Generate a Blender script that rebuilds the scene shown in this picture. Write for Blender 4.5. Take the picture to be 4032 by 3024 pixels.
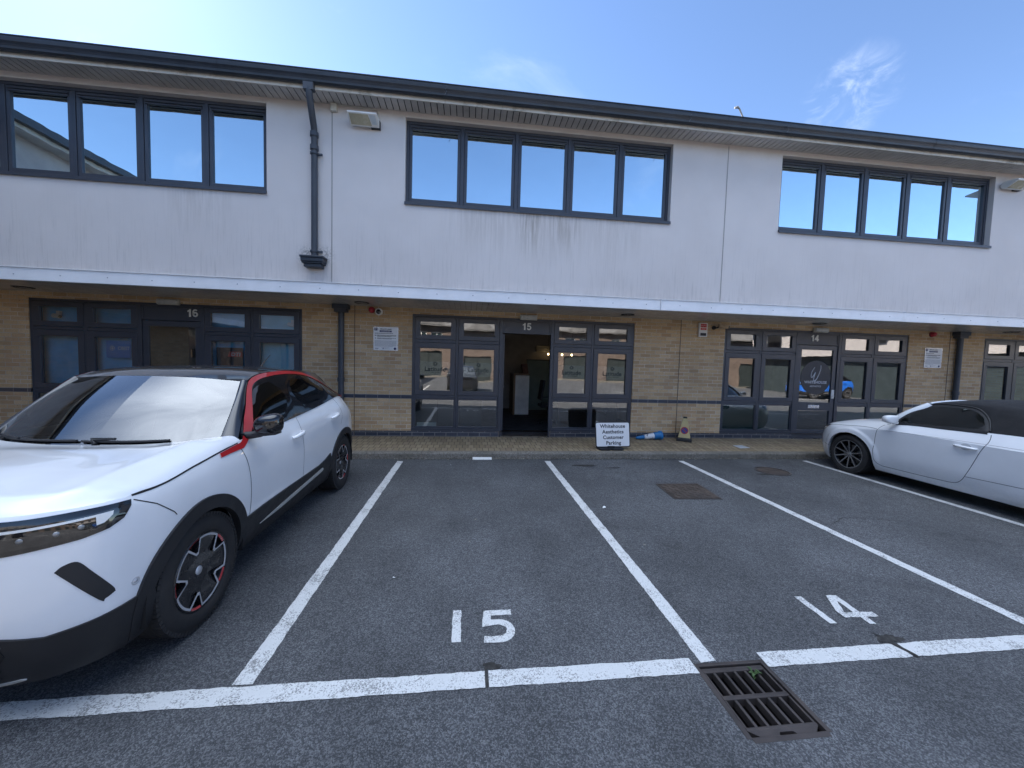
import bpy, bmesh, math, random
import numpy as np
from mathutils import Vector, Matrix
from mathutils.bvhtree import BVHTree
from mathutils.geometry import delaunay_2d_cdt

random.seed(7)
SC = bpy.context.scene
for _o in list(bpy.data.objects):
    bpy.data.objects.remove(_o, do_unlink=True)
COL = SC.collection
PI = math.pi

# ------------------------------------------------------------------ camera
CAM_H = 1.6789
_yaw, _pit, _rol = math.radians(6.5225), math.radians(-3.1316), math.radians(1.6507)
_f = Vector((math.sin(_yaw) * math.cos(_pit), math.cos(_yaw) * math.cos(_pit), math.sin(_pit)))
_r0 = Vector((math.cos(_yaw), -math.sin(_yaw), 0))
_u0 = _r0.cross(_f)
_r = math.cos(_rol) * _r0 + math.sin(_rol) * _u0
_u = -math.sin(_rol) * _r0 + math.cos(_rol) * _u0
cam_d = bpy.data.cameras.new('camera')
cam = bpy.data.objects.new('camera', cam_d)
COL.objects.link(cam)
cam.matrix_world = Matrix(((_r.x, _u.x, -_f.x, 0), (_r.y, _u.y, -_f.y, 0), (_r.z, _u.z, -_f.z, CAM_H), (0, 0, 0, 1)))
cam_d.sensor_width = 36
cam_d.lens = 1465.37 / 4032 * 36
cam_d.clip_start = 0.05
cam_d.clip_end = 3000
SC.camera = cam

# ------------------------------------------------------------------ light
SUN_EL, SUN_AZ = 39.5, 44.0          # azimuth in degrees to the left of the facade normal (+Y)
el, az = math.radians(SUN_EL), math.radians(SUN_AZ)
SUN_DIR = Vector((-math.sin(az) * math.cos(el), math.cos(az) * math.cos(el), math.sin(el)))
sun_d = bpy.data.lights.new('sun', 'SUN')
sun_d.energy = 5.0
sun_d.angle = math.radians(0.53)
sun_d.color = (1.0, 0.93, 0.84)
sun = bpy.data.objects.new('sun', sun_d)
COL.objects.link(sun)
sun.rotation_euler = (-SUN_DIR).to_track_quat('-Z', 'Y').to_euler()
sun.location = (-20, 20, 30)

world = bpy.data.worlds.new('World')
SC.world = world
world.use_nodes = True
nt = world.node_tree
nt.nodes.clear()
out = nt.nodes.new('ShaderNodeOutputWorld')
bg = nt.nodes.new('ShaderNodeBackground')
bg.inputs['Strength'].default_value = 0.066
sky = nt.nodes.new('ShaderNodeTexSky')
sky.sky_type = 'NISHITA'
sky.sun_disc = False
sky.sun_elevation = el
sky.sun_rotation = -az
sky.air_density = 0.7
sky.dust_density = 0.08
sky.ozone_density = 3.0
# a few wisps of cloud and an added fill cloud, fixed to the sky by direction
tc = nt.nodes.new('ShaderNodeTexCoord')
def _n(t, **k):
    n = nt.nodes.new(t)
    for a, b in k.items():
        setattr(n, a, b)
    return n
def cloud_mask(direction, cos0, cos1, scale, lo, hi, stretch):
    d = _n('ShaderNodeVectorMath', operation='DOT_PRODUCT')
    nt.links.new(tc.outputs['Generated'], d.inputs[0])
    d.inputs[1].default_value = Vector(direction).normalized()
    m = _n('ShaderNodeMapRange', interpolation_type='SMOOTHSTEP')
    nt.links.new(d.outputs['Value'], m.inputs[0])
    m.inputs[1].default_value, m.inputs[2].default_value = cos0, cos1
    mp = _n('ShaderNodeMapping')
    nt.links.new(tc.outputs['Generated'], mp.inputs[0])
    mp.inputs['Rotation'].default_value = stretch[3:]
    mp.inputs['Scale'].default_value = stretch[:3]
    nz = _n('ShaderNodeTexNoise')
    nz.inputs['Scale'].default_value = scale
    nz.inputs['Detail'].default_value = 9
    nz.inputs['Roughness'].default_value = 0.62
    nz.inputs['Distortion'].default_value = 0.6
    nt.links.new(mp.outputs[0], nz.inputs['Vector'])
    r = _n('ShaderNodeMapRange', interpolation_type='SMOOTHSTEP')
    nt.links.new(nz.outputs['Fac'], r.inputs[0])
    r.inputs[1].default_value, r.inputs[2].default_value = lo, hi
    mu = _n('ShaderNodeMath', operation='MULTIPLY')
    nt.links.new(m.outputs[0], mu.inputs[0])
    nt.links.new(r.outputs[0], mu.inputs[1])
    return mu.outputs[0]
CLOUD_FILL = (10.6, 11.9, 13.9, 1)
CLOUD_DIR = (0.641, 0.598, 0.481)
c1 = cloud_mask(CLOUD_DIR, 0.9971, 0.9999, 17.0, 0.40, 0.95, (1.0, 1.0, 1.35, 0, 0.55, 0))
c2 = cloud_mask((0, -1, 0.3), -1.5, -1.2, 3.0, 0.56, 0.95, (1, 2.6, 2.2, 0.3, 0.5, 0.2))       # faint cirrus
c3 = cloud_mask((-0.10, -0.14, 1.0), 0.74, 0.93, 1.6, -0.15, 0.80, (1, 1.6, 1.0, 0.0, 0.0, 0.6))       # unseen bright cloud added overhead to lift the shaded side
s2 = _n('ShaderNodeMath', operation='MULTIPLY'); s2.inputs[1].default_value = 0.18
nt.links.new(c2, s2.inputs[0])
ad = _n('ShaderNodeMath', operation='ADD', use_clamp=True)
s1 = _n('ShaderNodeMath', operation='MULTIPLY'); s1.inputs[1].default_value = 0.62
nt.links.new(c1, s1.inputs[0])
nt.links.new(s1.outputs[0], ad.inputs[0]); nt.links.new(s2.outputs[0], ad.inputs[1])
mx = _n('ShaderNodeMix', data_type='RGBA')
nt.links.new(ad.outputs[0], mx.inputs['Factor'])
nt.links.new(sky.outputs[0], mx.inputs['A'])
mx.inputs['B'].default_value = (5.6, 5.9, 6.4, 1)
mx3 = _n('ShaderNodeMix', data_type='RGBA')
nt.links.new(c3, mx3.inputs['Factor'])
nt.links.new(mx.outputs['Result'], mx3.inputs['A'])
mx3.inputs['B'].default_value = CLOUD_FILL
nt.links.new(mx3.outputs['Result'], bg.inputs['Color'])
nt.links.new(bg.outputs[0], out.inputs['Surface'])

SC.view_settings.view_transform = 'Standard'
SC.view_settings.look = 'None'
SC.view_settings.exposure = 2.42
SC.view_settings.gamma = 1.0
SC.view_settings.use_curve_mapping = False
SC.render.engine = 'CYCLES'
SC.cycles.use_denoising = True
SC.cycles.max_bounces = 8
SC.cycles.glossy_bounces = 5
SC.cycles.transparent_max_bounces = 12
SC.cycles.caustics_reflective = False
SC.cycles.caustics_refractive = False
SC.cycles.sample_clamp_indirect = 6.0

# ------------------------------------------------------------------ helpers
def empty(name, loc=(0, 0, 0), label=None, cat=None, group=None, kind=None, rotz=0.0):
    o = bpy.data.objects.new(name, None)
    o.empty_display_size = 0.2
    COL.objects.link(o)
    o.location = loc
    o.rotation_euler = (0, 0, rotz)
    tag(o, label, cat, group, kind)
    return o

def tag(o, label=None, cat=None, group=None, kind=None):
    if label: o['label'] = label
    if cat: o['category'] = cat
    if group: o['group'] = group
    if kind: o['kind'] = kind
    return o

KEEP = set()
class MB:
    """mesh builder: gathers simple shapes into ONE mesh"""
    def __init__(s):
        s.v, s.f, s.sm, s.mi = [], [], [], []
        s.mat = 0
    def add(s, verts, faces, smooth=False):
        b = len(s.v)
        s.v += [tuple(p) for p in verts]
        for f in faces:
            s.f.append(tuple(i + b for i in f)); s.sm.append(smooth); s.mi.append(s.mat)
        return s
    def box(s, x0, x1, y0, y1, z0, z1):
        v = [(x0, y0, z0), (x1, y0, z0), (x1, y1, z0), (x0, y1, z0), (x0, y0, z1), (x1, y0, z1), (x1, y1, z1), (x0, y1, z1)]
        return s.add(v, [(0, 3, 2, 1), (4, 5, 6, 7), (0, 1, 5, 4), (1, 2, 6, 5), (2, 3, 7, 6), (3, 0, 4, 7)])
    def quad(s, a, b, c, d):
        return s.add([a, b, c, d], [(0, 1, 2, 3)])
    def obox(s, c, ax, ay, az_, hx, hy, hz):
        c, ax, ay, az_ = Vector(c), Vector(ax).normalized(), Vector(ay).normalized(), Vector(az_).normalized()
        v = []
        for sz in (-1, 1):
            for sx, sy in ((-1, -1), (1, -1), (1, 1), (-1, 1)):
                v.append(c + ax * hx * sx + ay * hy * sy + az_ * hz * sz)
        return s.add(v, [(0, 3, 2, 1), (4, 5, 6, 7), (0, 1, 5, 4), (1, 2, 6, 5), (2, 3, 7, 6), (3, 0, 4, 7)])
    def tube(s, pts, r, n=12, caps=True):
        pts = [Vector(p) for p in pts]
        rs = r if isinstance(r, (list, tuple)) else [r] * len(pts)
        rings = []
        up = None
        for i, p in enumerate(pts):
            t = (pts[min(i + 1, len(pts) - 1)] - pts[max(i - 1, 0)]).normalized()
            if up is None:
                up = t.orthogonal().normalized()
            up = (up - t * up.dot(t)).normalized()
            w = t.cross(up)
            rings.append([p + (up * math.cos(2 * PI * k / n) + w * math.sin(2 * PI * k / n)) * rs[i] for k in range(n)])
        v = [q for R in rings for q in R]
        f = []
        for i in range(len(pts) - 1):
            for k in range(n):
                a, b = i * n + k, i * n + (k + 1) % n
                f.append((a, b, b + n, a + n))
        s.add(v, f, True)
        if caps:
            s.add(rings[0], [tuple(reversed(range(n)))])
            s.add(rings[-1], [tuple(range(n))])
        return s
    def lathe(s, prof, origin, axis, n=32, smooth=True, close=False, ref=None):
        """prof: list of (r, h); rotated about axis through origin"""
        o, a = Vector(origin), Vector(axis).normalized()
        u = Vector(ref).normalized() if ref else a.orthogonal().normalized()
        w = a.cross(u)
        v = []
        for (r, h) in prof:
            for k in range(n):
                t = 2 * PI * k / n
                v.append(o + a * h + (u * math.cos(t) + w * math.sin(t)) * r)
        f = []
        m = len(prof)
        for i in range(m - 1 if not close else m):
            j = (i + 1) % m
            for k in range(n):
                k2 = (k + 1) % n
                f.append((i * n + k, i * n + k2, j * n + k2, j * n + k))
        return s.add(v, f, smooth)
    def prism(s, poly, fn, h0, h1, smooth=False):
        """poly: 2D outline (ccw); fn(a, b, h) -> 3D"""
        n = len(poly)
        v = [fn(a, b, h0) for a, b in poly] + [fn(a, b, h1) for a, b in poly]
        s.add(v, [tuple(reversed(range(n))), tuple(range(n, 2 * n))])
        s.add(v, [(i, (i + 1) % n, n + (i + 1) % n, n + i) for i in range(n)], smooth)
        return s
    def grid(s, P, smooth=True, flip=False, wrap=False):
        """P: [nu][nv] points"""
        nu, nv = len(P), len(P[0])
        v = [p for row in P for p in row]
        f = []
        for i in range(nu - 1):
            for j in range(nv - 1):
                q = (i * nv + j, (i + 1) * nv + j, (i + 1) * nv + j + 1, i * nv + j + 1)
                f.append(tuple(reversed(q)) if flip else q)
        return s.add(v, f, smooth)
    def text(s, body, fn, size, align='CENTER', bold=0.0, depth=0.0, h=0.0, spacing=1.0, shear=0.0, xs=1.0):
        """letters: fn(a, b, h) -> 3D"""
        cu = bpy.data.curves.new('letters', 'FONT')
        cu.body = body; cu.size = size; cu.align_x = align; cu.offset = bold; cu.extrude = depth
        cu.space_character = spacing; cu.shear = shear
        cu.resolution_u = 4
        ob = bpy.data.objects.new('letters', cu)
        COL.objects.link(ob)
        me = bpy.data.meshes.new_from_object(ob.evaluated_get(bpy.context.evaluated_depsgraph_get()))
        v = [fn(p.co.x * xs, p.co.y, h + p.co.z) for p in me.vertices]
        f = [tuple(p.vertices) for p in me.polygons]
        bpy.data.objects.remove(ob, do_unlink=True)
        bpy.data.meshes.remove(me)
        bpy.data.curves.remove(cu)
        return s.add(v, f)
    def mirror_y(s):
        n = len(s.v)
        s.v += [(x, -y, z) for x, y, z in s.v]
        for i in range(len(s.f)):
            s.f.append(tuple(reversed([k + n for k in s.f[i]]))); s.sm.append(s.sm[i]); s.mi.append(s.mi[i])
        return s
    def build(s, name, mat, parent=None, local=False, weld=0.0, bevel=0.0, normals=False, obmat=False, sharp=None):
        """vertices are world coordinates unless local=True; parent's origin is subtracted"""
        off = Vector((0, 0, 0))
        if parent is not None and not local:
            p = parent
            while p is not None:
                off += p.location
                if p.name in KEEP: off = Vector((0, 0, 0))
                p = p.parent
        me = bpy.data.meshes.new(name)
        me.from_pydata([tuple(Vector(p) - off) for p in s.v], [], s.f)
        me.polygons.foreach_set('use_smooth', s.sm)
        mats = mat if isinstance(mat, (list, tuple)) else [mat]
        for m in mats:
            me.materials.append(m)
        if len(mats) > 1:
            me.polygons.foreach_set('material_index', s.mi)
        if weld or normals:
            bm = bmesh.new(); bm.from_mesh(me)
            if weld: bmesh.ops.remove_doubles(bm, verts=bm.verts, dist=weld)
            if normals: bmesh.ops.recalc_face_normals(bm, faces=bm.faces)
            bm.to_mesh(me); bm.free()
        if sharp is not None:
            me.set_sharp_from_angle(angle=math.radians(sharp))
        me.update()
        o = bpy.data.objects.new(name, me)
        COL.objects.link(o)
        if parent is not None:
            o.parent = parent
            if parent.name in KEEP: o.matrix_parent_inverse = Matrix.Translation(-parent.location)
        if bevel:
            b = o.modifiers.new('bevel', 'BEVEL')
            b.width = bevel; b.segments = 2; b.limit_method = 'ANGLE'; b.angle_limit = math.radians(40)
        return o

def own_origin(o):
    """give a single-mesh thing an origin at its base (world-built mesh)"""
    me = o.data
    co = np.empty(len(me.vertices) * 3, dtype=np.float32); me.vertices.foreach_get('co', co)
    co = co.reshape(-1, 3)
    c = (co.min(0) + co.max(0)) / 2; c[2] = co[:, 2].min()
    co -= c
    me.vertices.foreach_set('co', co.ravel()); me.update()
    o.location = o.location + Vector([float(q) for q in c])
    return o

# ------------------------------------------------------------------ materials
class NT:
    def __init__(s, name):
        s.m = bpy.data.materials.new(name)
        s.m.use_nodes = True
        s.t = s.m.node_tree
        s.t.nodes.clear()
        s.o = s.t.nodes.new('ShaderNodeOutputMaterial')
    def n(s, t, ins=None, **k):
        n = s.t.nodes.new(t)
        for a, b in k.items(): setattr(n, a, b)
        for a, b in (ins or {}).items():
            if hasattr(b, 'node'): s.t.links.new(b, n.inputs[a])
            else: n.inputs[a].default_value = b
        return n
    def l(s, a, b): s.t.links.new(a, b)
    def coord(s, which='Object'): return s.n('ShaderNodeTexCoord').outputs[which]
    def noise(s, vec, scale, detail=4, rough=0.55, out='Fac', dist=0.0):
        return s.n('ShaderNodeTexNoise', {'Vector': vec, 'Scale': scale, 'Detail': detail, 'Roughness': rough, 'Distortion': dist}).outputs[out]
    def ramp(s, x, a, b, c=0.0, d=1.0, smooth=True):
        return s.n('ShaderNodeMapRange', {0: x, 1: a, 2: b, 3: c, 4: d}, interpolation_type='SMOOTHSTEP' if smooth else 'LINEAR').outputs[0]
    def mix(s, f, a, b, blend='MIX'):
        n = s.n('ShaderNodeMix', data_type='RGBA', blend_type=blend)
        for k, q in (('Factor', f), ('A', a), ('B', b)):
            if hasattr(q, 'node'): s.l(q, n.inputs[k])
            else: n.inputs[k].default_value = (*q, 1) if isinstance(q, tuple) and len(q) == 3 else q
        return n.outputs['Result']
    def math(s, op, a, b=0.0):
        return s.n('ShaderNodeMath', {0: a, 1: b}, operation=op).outputs[0]
    def mapping(s, vec, scale=(1, 1, 1), rot=(0, 0, 0), loc=(0, 0, 0)):
        return s.n('ShaderNodeMapping', {'Vector': vec, 'Scale': scale, 'Rotation': rot, 'Location': loc}).outputs[0]
    def bump(s, h, strength=0.3, dist=0.01):
        return s.n('ShaderNodeBump', {'Height': h, 'Strength': strength, 'Distance': dist}).outputs[0]
    def principled(s, **k):
        n = s.n('ShaderNodeBsdfPrincipled')
        for a, b in k.items():
            a = a.replace('_', ' ')
            if hasattr(b, 'node'): s.l(b, n.inputs[a])
            else: n.inputs[a].default_value = (*b, 1) if isinstance(b, tuple) and len(b) == 3 else b
        return n
    def done(s, shader):
        s.l(shader.outputs[0] if hasattr(shader, 'outputs') else shader, s.o.inputs['Surface'])
        return s.m

def simple(name, col, rough=0.5, metal=0.0, var=0.12, vs=3.0, bump=0.0, bs=200.0, coat=0.0, spec=0.5, dirt=0.0, dirtcol=(0.12, 0.10, 0.08)):
    t = NT(name)
    c = t.coord()
    nz = t.noise(c, vs, 5, 0.6)
    f = t.ramp(nz, 0.3, 0.7, 1 - var, 1 + var)
    base = t.mix(1.0, t.n('ShaderNodeRGB').outputs[0], (1, 1, 1), 'MULTIPLY')
    t.t.nodes.remove(base.node)
    rgb = t.n('ShaderNodeCombineXYZ', {0: col[0], 1: col[1], 2: col[2]}).outputs[0]
    sc = t.n('ShaderNodeVectorMath', {0: rgb}, operation='SCALE'); t.l(f, sc.inputs['Scale'])
    colr = sc.outputs[0]
    if dirt:
        d = t.ramp(t.noise(c, vs * 2.3, 8, 0.7), 0.5, 0.75, 0, dirt)
        colr = t.mix(d, colr, dirtcol)
    r = t.ramp(t.noise(c, vs * 4, 4, 0.6), 0.3, 0.7, max(0.02, rough - 0.06), min(1, rough + 0.06))
    kw = dict(Base_Color=colr, Roughness=r, Metallic=metal)
    kw['Specular_IOR_Level'] = spec
    if coat: kw['Coat_Weight'] = coat; kw['Coat_Roughness'] = 0.03
    if bump: kw['Normal'] = t.bump(t.noise(c, bs, 3, 0.6), bump, 0.002)
    return t.done(t.principled(**kw))

def brick_mat(name, cols, mortar, axis='x', z0=0.0, w=0.225, h=0.075, m=0.010, x0=0.0, rough=0.85, dark=0.35, wob=0.004):
    t = NT(name)
    c = t.coord()
    sp = t.n('ShaderNodeSeparateXYZ', {0: c})
    a = sp.outputs['X' if axis == 'x' else 'Y']
    b = sp.outputs['Z' if axis != 'xy' else 'Y']
    if axis == 'xy': a = sp.outputs['X']
    wb = t.noise(c, 9.0, 3, 0.6, 'Color')
    wv = t.n('ShaderNodeSeparateXYZ', {0: wb})
    a2 = t.math('ADD', t.math('ADD', a, 1000 * w - x0), t.math('MULTIPLY', t.math('SUBTRACT', wv.outputs[0], 0.5), wob))
    b2 = t.math('ADD', t.math('ADD', b, 1000 * h - z0), t.math('MULTIPLY', t.math('SUBTRACT', wv.outputs[1], 0.5), wob))
    v = t.n('ShaderNodeCombineXYZ', {0: a2, 1: b2}).outputs[0]
    bt = t.n('ShaderNodeTexBrick', {'Vector': v, 'Scale': 1.0, 'Mortar Size': m * 0.5, 'Mortar Smooth': 0.25, 'Bias': 0.0,
                                    'Brick Width': w, 'Row Height': h,
                                    'Color1': (0, 0, 0, 1), 'Color2': (1, 1, 1, 1), 'Mortar': (0.5, 0.5, 0.5, 1)})
    tint = t.n('ShaderNodeSeparateColor', {0: bt.outputs['Color']}).outputs[0]
    cr = t.n('ShaderNodeValToRGB', {0: tint})
    e = cr.color_ramp.elements
    n = len(cols)
    e[0].position = 0; e[0].color = (*cols[0], 1)
    e[1].position = 1; e[1].color = (*cols[-1], 1)
    for i in range(1, n - 1):
        q = e.new(i / (n - 1)); q.color = (*cols[i], 1)
    nz = t.noise(c, 45, 6, 0.7)
    col = t.mix(t.ramp(nz, 0.35, 0.75, 0, 0.55), cr.outputs[0], tuple(k * (1 - dark) for k in cols[0]))
    sp2 = t.ramp(t.noise(c, 30, 2, 0.5), 0.66, 0.76, 0, 0.75)
    col = t.mix(sp2, col, tuple(k * 0.35 for k in cols[0]))
    big = t.ramp(t.noise(c, 0.8, 4, 0.6), 0.3, 0.75, 0.86, 1.08)
    mcol = t.mix(t.ramp(t.noise(c, 3.0, 5, 0.6), 0.35, 0.7, 0, 1), tuple(k * 0.62 for k in mortar), mortar)
    col = t.mix(bt.outputs['Fac'], col, mcol)
    sc = t.n('ShaderNodeVectorMath', {0: col}, operation='SCALE'); t.l(big, sc.inputs['Scale'])
    hh = t.math('ADD', t.math('MULTIPLY', bt.outputs['Fac'], -1.0), t.math('MULTIPLY', nz, 0.5))
    return t.done(t.principled(Base_Color=sc.outputs[0], Roughness=rough, Normal=t.bump(hh, 0.55, 0.006)))
# ------------------------------------------------------------------ named materials
YU, YB = 6.38, 7.60                     # render face of the upper storey, brick face of the ground floor
UNITS = {16: -6.67, 15: 0.0, 14: 6.665, 13: 13.33}
JOINTS = [-8.98, -2.245, 4.49, 11.22]

M = {}
BUFF = [(0.46, 0.305, 0.165), (0.60, 0.41, 0.225), (0.67, 0.475, 0.27), (0.52, 0.335, 0.185), (0.71, 0.53, 0.32)]
M['brick'] = brick_mat('buff_stock_brick', BUFF, (0.72, 0.65, 0.53), 'x', z0=0.99)
M['brick_y'] = brick_mat('buff_stock_brick_side', BUFF, (0.55, 0.5, 0.4), 'y', z0=0.99)
M['red_brick'] = brick_mat('red_brick', [(0.13, 0.092, 0.072), (0.17, 0.122, 0.096), (0.21, 0.16, 0.13)], (0.24, 0.22, 0.20), 'x')
M['blue_brick'] = brick_mat('blue_engineering_brick', [(0.035, 0.042, 0.062), (0.055, 0.062, 0.085), (0.045, 0.05, 0.07)], (0.34, 0.32, 0.29), 'x', z0=0.99, rough=0.45, dark=0.2, x0=0.11)
M['paver'] = brick_mat('buff_block_paving', [(0.23, 0.175, 0.105), (0.28, 0.215, 0.13), (0.33, 0.26, 0.165), (0.24, 0.175, 0.115)], (0.085, 0.07, 0.055), 'xy', z0=6.55, w=0.105, h=0.21, m=0.012, dark=0.3, wob=0.006)

def render_mat():
    t = NT('painted_render')
    c = t.coord()
    sp = t.n('ShaderNodeSeparateXYZ', {0: c})
    x, z = sp.outputs['X'], sp.outputs['Z']
    fine = t.noise(c, 60, 5, 0.7)
    big = t.noise(c, 0.7, 4, 0.6)
    col = t.mix(t.ramp(big, 0.3, 0.7), (0.635, 0.59, 0.565), (0.685, 0.64, 0.615))
    # rain streaks: thin, long, and only on the lower part of the storey and beneath the windows
    st = t.noise(t.mapping(c, (46, 1, 1.7)), 1.0, 5, 0.72)
    pt = t.noise(t.mapping(c, (1.3, 1, 0.9)), 1.0, 5, 0.7)
    low = t.ramp(t.math('ADD', z, t.math('MULTIPLY', t.math('SUBTRACT', pt, 0.5), 1.6)), 4.45, 3.0, 0, 1)
    s1 = t.math('MULTIPLY', t.math('MULTIPLY', t.ramp(st, 0.50, 0.68), low), t.ramp(pt, 0.30, 0.6, 0.25, 1))
    col = t.mix(t.math('MULTIPLY', s1, 0.22), col, (0.16, 0.15, 0.135))
    # darker run-off patches under the sill of unit 15
    for cx, w, a in ((0.98, 0.33, 0.55), (1.55, 0.45, 0.45), (0.2, 0.9, 0.22), (2.4, 0.8, 0.2), (-4.2, 0.7, 0.2)):
        dx = t.math('ABSOLUTE', t.math('SUBTRACT', x, cx))
        mk = t.math('MULTIPLY', t.ramp(dx, w, w * 0.15, 0, 1), t.math('MULTIPLY', t.ramp(z, 4.33, 4.28, 0, 1), t.ramp(z, 3.35, 4.2, 0, 1)))
        st2 = t.ramp(t.noise(t.mapping(c, (24, 1, 1.1)), 1.0, 6, 0.75), 0.36, 0.62)
        col = t.mix(t.math('MULTIPLY', t.math('MULTIPLY', mk, st2), a), col, (0.17, 0.135, 0.09))
    # grime along the foot, around the hopper, and a warm tide under the eaves
    foot = t.math('MULTIPLY', t.ramp(t.math('ADD', z, t.math('MULTIPLY', t.noise(t.mapping(c, (14, 1, 3)), 1.0, 5, 0.7), 0.25)), 3.22, 3.02, 0, 1), 0.30)
    col = t.mix(foot, col, (0.20, 0.18, 0.155))
    hx = t.math('ABSOLUTE', t.math('SUBTRACT', x, -2.49))
    hop = t.math('MULTIPLY', t.ramp(hx, 0.34, 0.12, 0, 1), t.math('MULTIPLY', t.ramp(t.math('ABSOLUTE', t.math('SUBTRACT', z, 3.38)), 0.22, 0.02, 0, 1), t.ramp(t.noise(c, 26, 6, 0.75), 0.42, 0.62)))
    col = t.mix(t.math('MULTIPLY', hop, 0.8), col, (0.10, 0.095, 0.085))
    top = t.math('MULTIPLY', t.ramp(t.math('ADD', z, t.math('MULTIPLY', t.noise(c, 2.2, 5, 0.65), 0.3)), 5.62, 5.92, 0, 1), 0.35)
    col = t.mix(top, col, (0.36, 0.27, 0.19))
    p = t.principled(Base_Color=col, Roughness=0.9, Normal=t.bump(t.math('ADD', fine, t.math('MULTIPLY', t.noise(c, 300, 2, 0.5), 0.7)), 0.35, 0.004))
    return t.done(p)
M['render'] = render_mat()

M['anthracite'] = simple('anthracite_frame', (0.046, 0.051, 0.066), 0.38, var=0.10, dirt=0.10, dirtcol=(0.09, 0.085, 0.08))
M['anthracite2'] = simple('anthracite_sash', (0.050, 0.055, 0.070), 0.34, var=0.08, dirt=0.06, dirtcol=(0.09, 0.085, 0.08))
M['gutter'] = simple('dark_gutter', (0.022, 0.026, 0.035), 0.42, var=0.2, dirt=0.25, dirtcol=(0.06, 0.06, 0.045))
M['pipe'] = simple('dark_downpipe', (0.045, 0.052, 0.066), 0.5, var=0.12, dirt=0.15, dirtcol=(0.12, 0.11, 0.10))
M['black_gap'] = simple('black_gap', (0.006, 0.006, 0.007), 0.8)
M['gasket'] = simple('black_gasket', (0.012, 0.012, 0.014), 0.6)
M['fascia'] = simple('white_fascia', (0.60, 0.55, 0.48), 0.5, var=0.10, dirt=0.75, vs=2.0, dirtcol=(0.20, 0.155, 0.10))
M['soffit'] = simple('grey_soffit', (0.52, 0.49, 0.46), 0.40, var=0.10, dirt=0.3, dirtcol=(0.22, 0.19, 0.15))
M['soffit2'] = simple('grey_canopy_soffit', (0.58, 0.57, 0.55), 0.16, var=0.06, dirt=0.12, dirtcol=(0.2, 0.18, 0.15))
M['white_metal'] = simple('white_metal_fascia', (0.82, 0.82, 0.83), 0.45, var=0.05, dirt=0.10, dirtcol=(0.45, 0.42, 0.38))
M['tile'] = simple('slate_roof_tile', (0.05, 0.05, 0.052), 0.8, var=0.3, dirt=0.4, dirtcol=(0.06, 0.075, 0.03))
M['concrete'] = None
M['white_plastic'] = simple('white_plastic', (0.72, 0.71, 0.68), 0.4, var=0.05, dirt=0.1)
M['cream_plastic'] = simple('cream_plastic', (0.55, 0.53, 0.46), 0.4, var=0.08, dirt=0.2)
M['black_plastic'] = simple('black_plastic', (0.014, 0.014, 0.016), 0.5, var=0.2)
M['red_plastic'] = simple('red_plastic', (0.42, 0.02, 0.035), 0.35)
M['white_sheet'] = simple('white_sign_sheet', (0.80, 0.80, 0.80), 0.45, var=0.03, dirt=0.06)
M['ink'] = simple('black_ink', (0.02, 0.02, 0.024), 0.6)
M['navy'] = simple('navy_print', (0.035, 0.04, 0.13), 0.5)
M['grey_print'] = simple('grey_print', (0.33, 0.35, 0.38), 0.6)
M['blue_print'] = simple('blue_print', (0.03, 0.24, 0.72), 0.5)
M['red_print'] = simple('red_print', (0.55, 0.035, 0.03), 0.5)
M['digit'] = simple('pale_metal_digit', (0.72, 0.71, 0.66), 0.35, var=0.05)
M['steel'] = simple('brushed_steel', (0.55, 0.56, 0.58), 0.3, metal=0.9)
M['mastic'] = simple('grey_mastic', (0.30, 0.285, 0.27), 0.8)

def glass_mat(name, refl, tint, fres=1.5, wave=0.0, dirt=0.0, gcol=(1, 1, 1)):
    t = NT(name)
    c = t.coord()
    tr = t.n('ShaderNodeBsdfTransparent', {'Color': (*tint, 1)})
    kw = {'Color': (*gcol, 1), 'Roughness': 0.003}
    if wave:
        kw['Normal'] = t.bump(t.noise(c, 1.7, 2, 0.5), wave, 0.05)
    gl = t.n('ShaderNodeBsdfGlossy', kw)
    fr = t.n('ShaderNodeFresnel', {'IOR': fres}).outputs[0]
    f = t.n('ShaderNodeMapRange', {0: fr, 1: 0.0, 2: 1.0, 3: refl, 4: 1.0}).outputs[0]
    m = t.n('ShaderNodeMixShader', {0: f, 1: tr.outputs[0], 2: gl.outputs[0]})
    if dirt:
        d = t.n('ShaderNodeBsdfDiffuse', {'Color': (0.5, 0.5, 0.5, 1)})
        df = t.ramp(t.noise(c, 6, 6, 0.7), 0.4, 0.8, 0.005, dirt)
        m = t.n('ShaderNodeMixShader', {0: df, 1: m.outputs[0], 2: d.outputs[0]})
    return t.done(m)
M['glass_up'] = glass_mat('mirrored_window_glass', 0.80, (0.30, 0.32, 0.32), 1.5, 0.05, 0.03, (0.80, 0.945, 1.0))
M['glass'] = glass_mat('window_glass', 0.17, (0.80, 0.85, 0.83), 1.5, 0.022, 0.03)
M['car_glass'] = glass_mat('tinted_car_glass', 0.06, (0.10, 0.11, 0.115), 1.55)
M['screen_glass'] = glass_mat('windscreen_glass', 0.15, (0.40, 0.44, 0.43), 1.6)
M['side_glass'] = glass_mat('clear_side_glass', 0.015, (0.42, 0.46, 0.45), 1.32)
M['lamp_glass'] = glass_mat('clear_lamp_lens', 0.05, (0.85, 0.88, 0.9), 1.5)

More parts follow.
